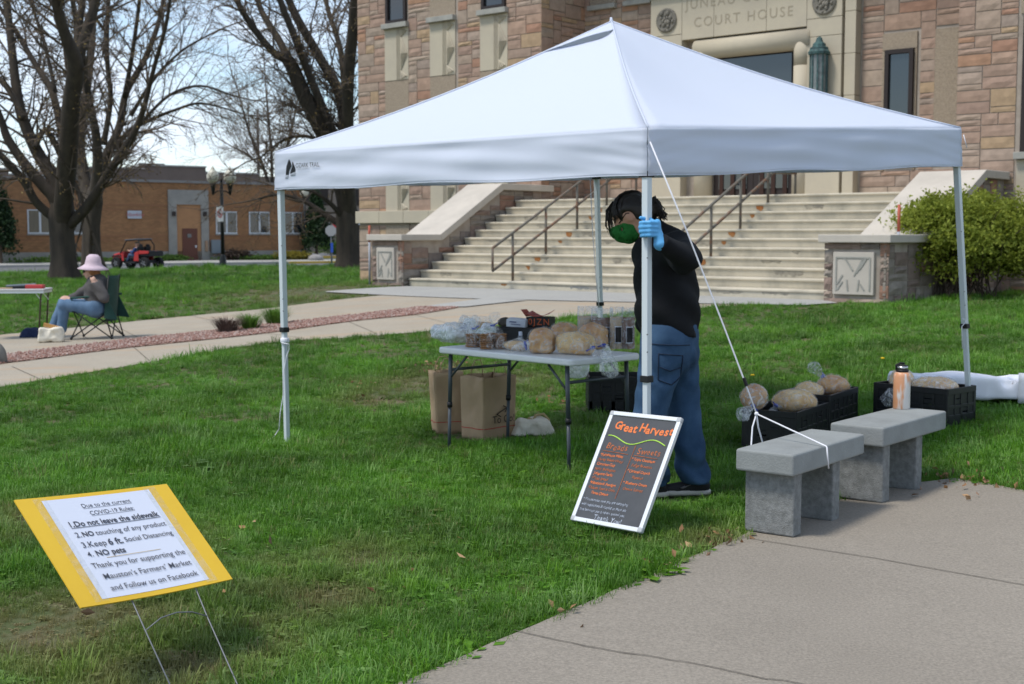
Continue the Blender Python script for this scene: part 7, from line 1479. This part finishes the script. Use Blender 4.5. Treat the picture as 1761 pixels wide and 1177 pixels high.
HARD = [(plaza_poly, .0), (path_poly, .0), (gravel_poly, .0), (walk_poly, .0)]
FOOT = [xy([Vector(b_.location) for b_ in ()])] if False else []
court_poly = [tuple(bw(u, t)[:2]) for u, t in ((-.95, -.3), (10.6, -.3), (10.6, TW), (17, TW), (17, 20), (-6.6, 20), (-6.6, TW), (-.95, TW))]
def scatter(y0, y1, dens, xm):
    n = int((y1 - y0) * 2 * xm * dens); P = np.stack([rng.uniform(-xm, xm, n), rng.uniform(y0, y1, n)], 1); z = gz_arr(P); Q = proj_arr(np.column_stack([P, z])); k = (Q[:, 0] > -160) & (Q[:, 0] < 1920) & (Q[:, 1] < 1330); P = P[k]
    for poly, _ in HARD:
        P = P[~in_poly(P, poly)]
    return P[~in_poly(P, court_poly)]
parts_ = []
for (y0, y1, dn, sc0) in ((2.6, 5, 1900, 1.0), (5, 7.5, 1500, 1.0), (7.5, 10, 900, 1.1), (10, 14, 330, 1.25), (14, 20, 150, 1.5), (20, 30, 55, 2.1), (30, 45, 20, 3.0), (45, 66, 8, 4.2)):
    P = scatter(y0, y1, dn, y1 * .52); 
    if y0 >= 45: rel = P - np.array(SC0); qd = -(rel @ np.array(SP)); P = P[qd > 18.8]
    parts_.append(np.column_stack([P, np.full(len(P), sc0)]))
GP = np.concatenate(parts_); P = GP[:, :2]
def fbm(P, s, o): return np.array([mnoise.noise((p[0] * s + o, p[1] * s - o, o)) for p in P])
n1 = fbm(P, .55, 3.1); n2 = fbm(P, 1.7, 8.2); n3 = fbm(P, 6., 1.2)
# worn patches: lower left, beside the plaza edge, near the table
patch_ = np.zeros(len(P))
for (px, py, rx, a) in ((60, 900, .3, .8), (150, 1110, .35, .9), (60, 1090, .35, .9), (250, 1150, .3, .8), (330, 930, .2, .5), (470, 1000, .25, .7), (560, 1030, .22, .6), (430, 1110, .3, .5), (610, 970, .3, .5), (710, 665, .5, .9), (640, 690, .4, .55), (870, 660, .45, .6), (780, 640, .4, .5), (1225, 935, .22, .6), (560, 503, 1.6, .9), (930, 740, .3, .3)):
    c = gp(px, py); d = np.hypot(P[:, 0] - c.x, (P[:, 1] - c.y) * .7) / rx; patch_ = np.maximum(patch_, a * np.exp(-d * d))
dry = np.clip(patch_ * (.8 + .9 * n2 + .5 * n3) + np.clip(n1 * .5 - .22, 0, .3) * .5, 0, 1); keep = rng.random(len(P)) > dry * .78
GP, P, dry = GP[keep], P[keep], dry[keep]
E_ = np.array([(p[0], p[1]) for p in plaza_poly[:len(pz_edge)]])
hs = GP[:, 2] * np.where(rng.random(len(P)) < .06, rng.uniform(1.0, 1.45, len(P)), rng.uniform(.5, 1.0, len(P))) * (1 - .55 * dry) * (1 + .55 * np.clip(fbm(P, 1.1, 5.5), -.6, .8) + .3 * np.clip(fbm(P, 4.2, 2.5), -.6, .8)); hs = np.where(P[:, 1] > 12, hs * .8, hs)
dE = np.full(len(P), 9.)
for i_ in range(len(E_) - 1):
    a_, b_ = E_[i_], E_[i_ + 1]; t_ = np.clip(((P - a_) @ (b_ - a_)) / ((b_ - a_) @ (b_ - a_) + 1e-9), 0, 1); dE = np.minimum(dE, np.linalg.norm(P - a_ - t_[:, None] * (b_ - a_), axis=1))
hs = hs * (1 + .45 * np.exp(-(dE / .22) ** 2))
for (x_, y_, r_, k_) in ((MX + .10, Y0, .22, .35), (MX - .13, Y0, .20, .4), (.46, 6.1, .14, .6), (1.5, 6.5, .3, .3), (2.2, 7.2, .3, .3), (cA[1].x, cA[1].y, .33, .2), (cB[1].x, cB[1].y, .33, .2), (cC[1].x, cC[1].y, .3, .2), (cD[1].x, cD[1].y, .3, .2), (tp.x, tp.y, .2, .45), (gp(832, 755).x, gp(832, 755).y, .25, .4), (gp(770, 745).x, gp(770, 745).y, .2, .4)):
    hs = hs * (1 - (1 - k_) * np.exp(-(np.hypot(P[:, 0] - x_, P[:, 1] - y_) / r_) ** 4))
me = bpy.data.meshes.new('grass'); Zg = gz_arr(P); me.from_pydata(np.column_stack([P, Zg]).tolist(), [], [])
for nm, val in (('scl', hs), ('rot', rng.uniform(0, 6.283, len(P))), ('dry', np.clip(dry * 1.1 + (rng.random(len(P)) < .04) * .5, 0, 1))): a_ = me.attributes.new(nm, 'FLOAT', 'POINT'); a_.data.foreach_set('value', val.astype(np.float32))
grass = tag(link_mesh('grass', me, m_grass), 'short green lawn grass with worn patches covering the ground', 'grass', kind='stuff')
ng = bpy.data.node_groups.new('grass_nodes', 'GeometryNodeTree'); ng.interface.new_socket('Geometry', in_out='INPUT', socket_type='NodeSocketGeometry'); ng.interface.new_socket('Geometry', in_out='OUTPUT', socket_type='NodeSocketGeometry')
gi = ng.nodes.new('NodeGroupInput'); go = ng.nodes.new('NodeGroupOutput'); ip = ng.nodes.new('GeometryNodeInstanceOnPoints'); ci = ng.nodes.new('GeometryNodeCollectionInfo'); ci.inputs['Collection'].default_value = tcol; ci.inputs['Separate Children'].default_value = True; ci.inputs['Reset Children'].default_value = True; ip.inputs['Pick Instance'].default_value = True
def na(nm): n = ng.nodes.new('GeometryNodeInputNamedAttribute'); n.data_type = 'FLOAT'; n.inputs['Name'].default_value = nm; return n.outputs[0]
cx_ = ng.nodes.new('ShaderNodeCombineXYZ'); ri = ng.nodes.new('FunctionNodeRandomValue'); ri.data_type = 'INT'; ri.inputs[4].default_value = 0; ri.inputs[5].default_value = 6
L = ng.links.new; L(gi.outputs[0], ip.inputs['Points']); L(ci.outputs[0], ip.inputs['Instance']); L(ri.outputs[2], ip.inputs['Instance Index']); L(na('rot'), cx_.inputs[2]); L(cx_.outputs[0], ip.inputs['Rotation']); L(na('scl'), ip.inputs['Scale']); L(ip.outputs[0], go.inputs[0])
md = grass.modifiers.new('grass', 'NODES'); md.node_group = ng
# fallen leaves and dandelions
m_leafd = attr_ramp('dead_leaf', [(.30, .17, .08), (.22, .12, .06), (.38, .24, .13), (.26, .16, .10)], .8)
lp = []
for (px, py, rx, n) in ((752, 632, .16, 45), (758, 645, .12, 35), (735, 645, .08, 12), (625, 668, .12, 10), (628, 690, .1, 6), (940, 695, .1, 8), (1240, 935, .10, 26), (1195, 958, .08, 10), (1640, 833, .18, 40), (1700, 842, .2, 40), (960, 1065, .05, 4), (715, 1015, .1, 3), (300, 925, .4, 6), (600, 1010, .6, 10), (1150, 985, .1, 6)):
    c = gp(px, py)
    for i in range(n): a = (c.x + random.gauss(0, rx), c.y + random.gauss(0, rx * .8)); lp.append((*a, gz(*a) + random.uniform(.015, .06)))
tag(leaf_cloud('dead_leaves', lp, .020, m_leafd, None), 'scattered dry brown leaves lying on the grass', 'leaves', kind='stuff')
m_dand = mat('dandelion', (.72, .46, .01), .7)
for px, py, lab in ((1294, 648, 'yellow dandelion flower behind the round bagged loaf'), (1518, 619, 'yellow dandelion flower in the grass left of the right canopy pole')):
    c = gp(px, py, .05); o = empty('dandelion', (c.x, c.y, gz(c.x, c.y)), 0, lab, 'flower', 'dandelions'); mb = MB(); mb.lathe([(.004, .055), (.02, .062), (.016, .070), (0, .073)], n=10); mb.build('flower', m_dand, o, True); mb = MB(); mb.tube([(0, 0, 0), (0, 0, .058)], .002, 5); mb.build('stem', m_iris, o)
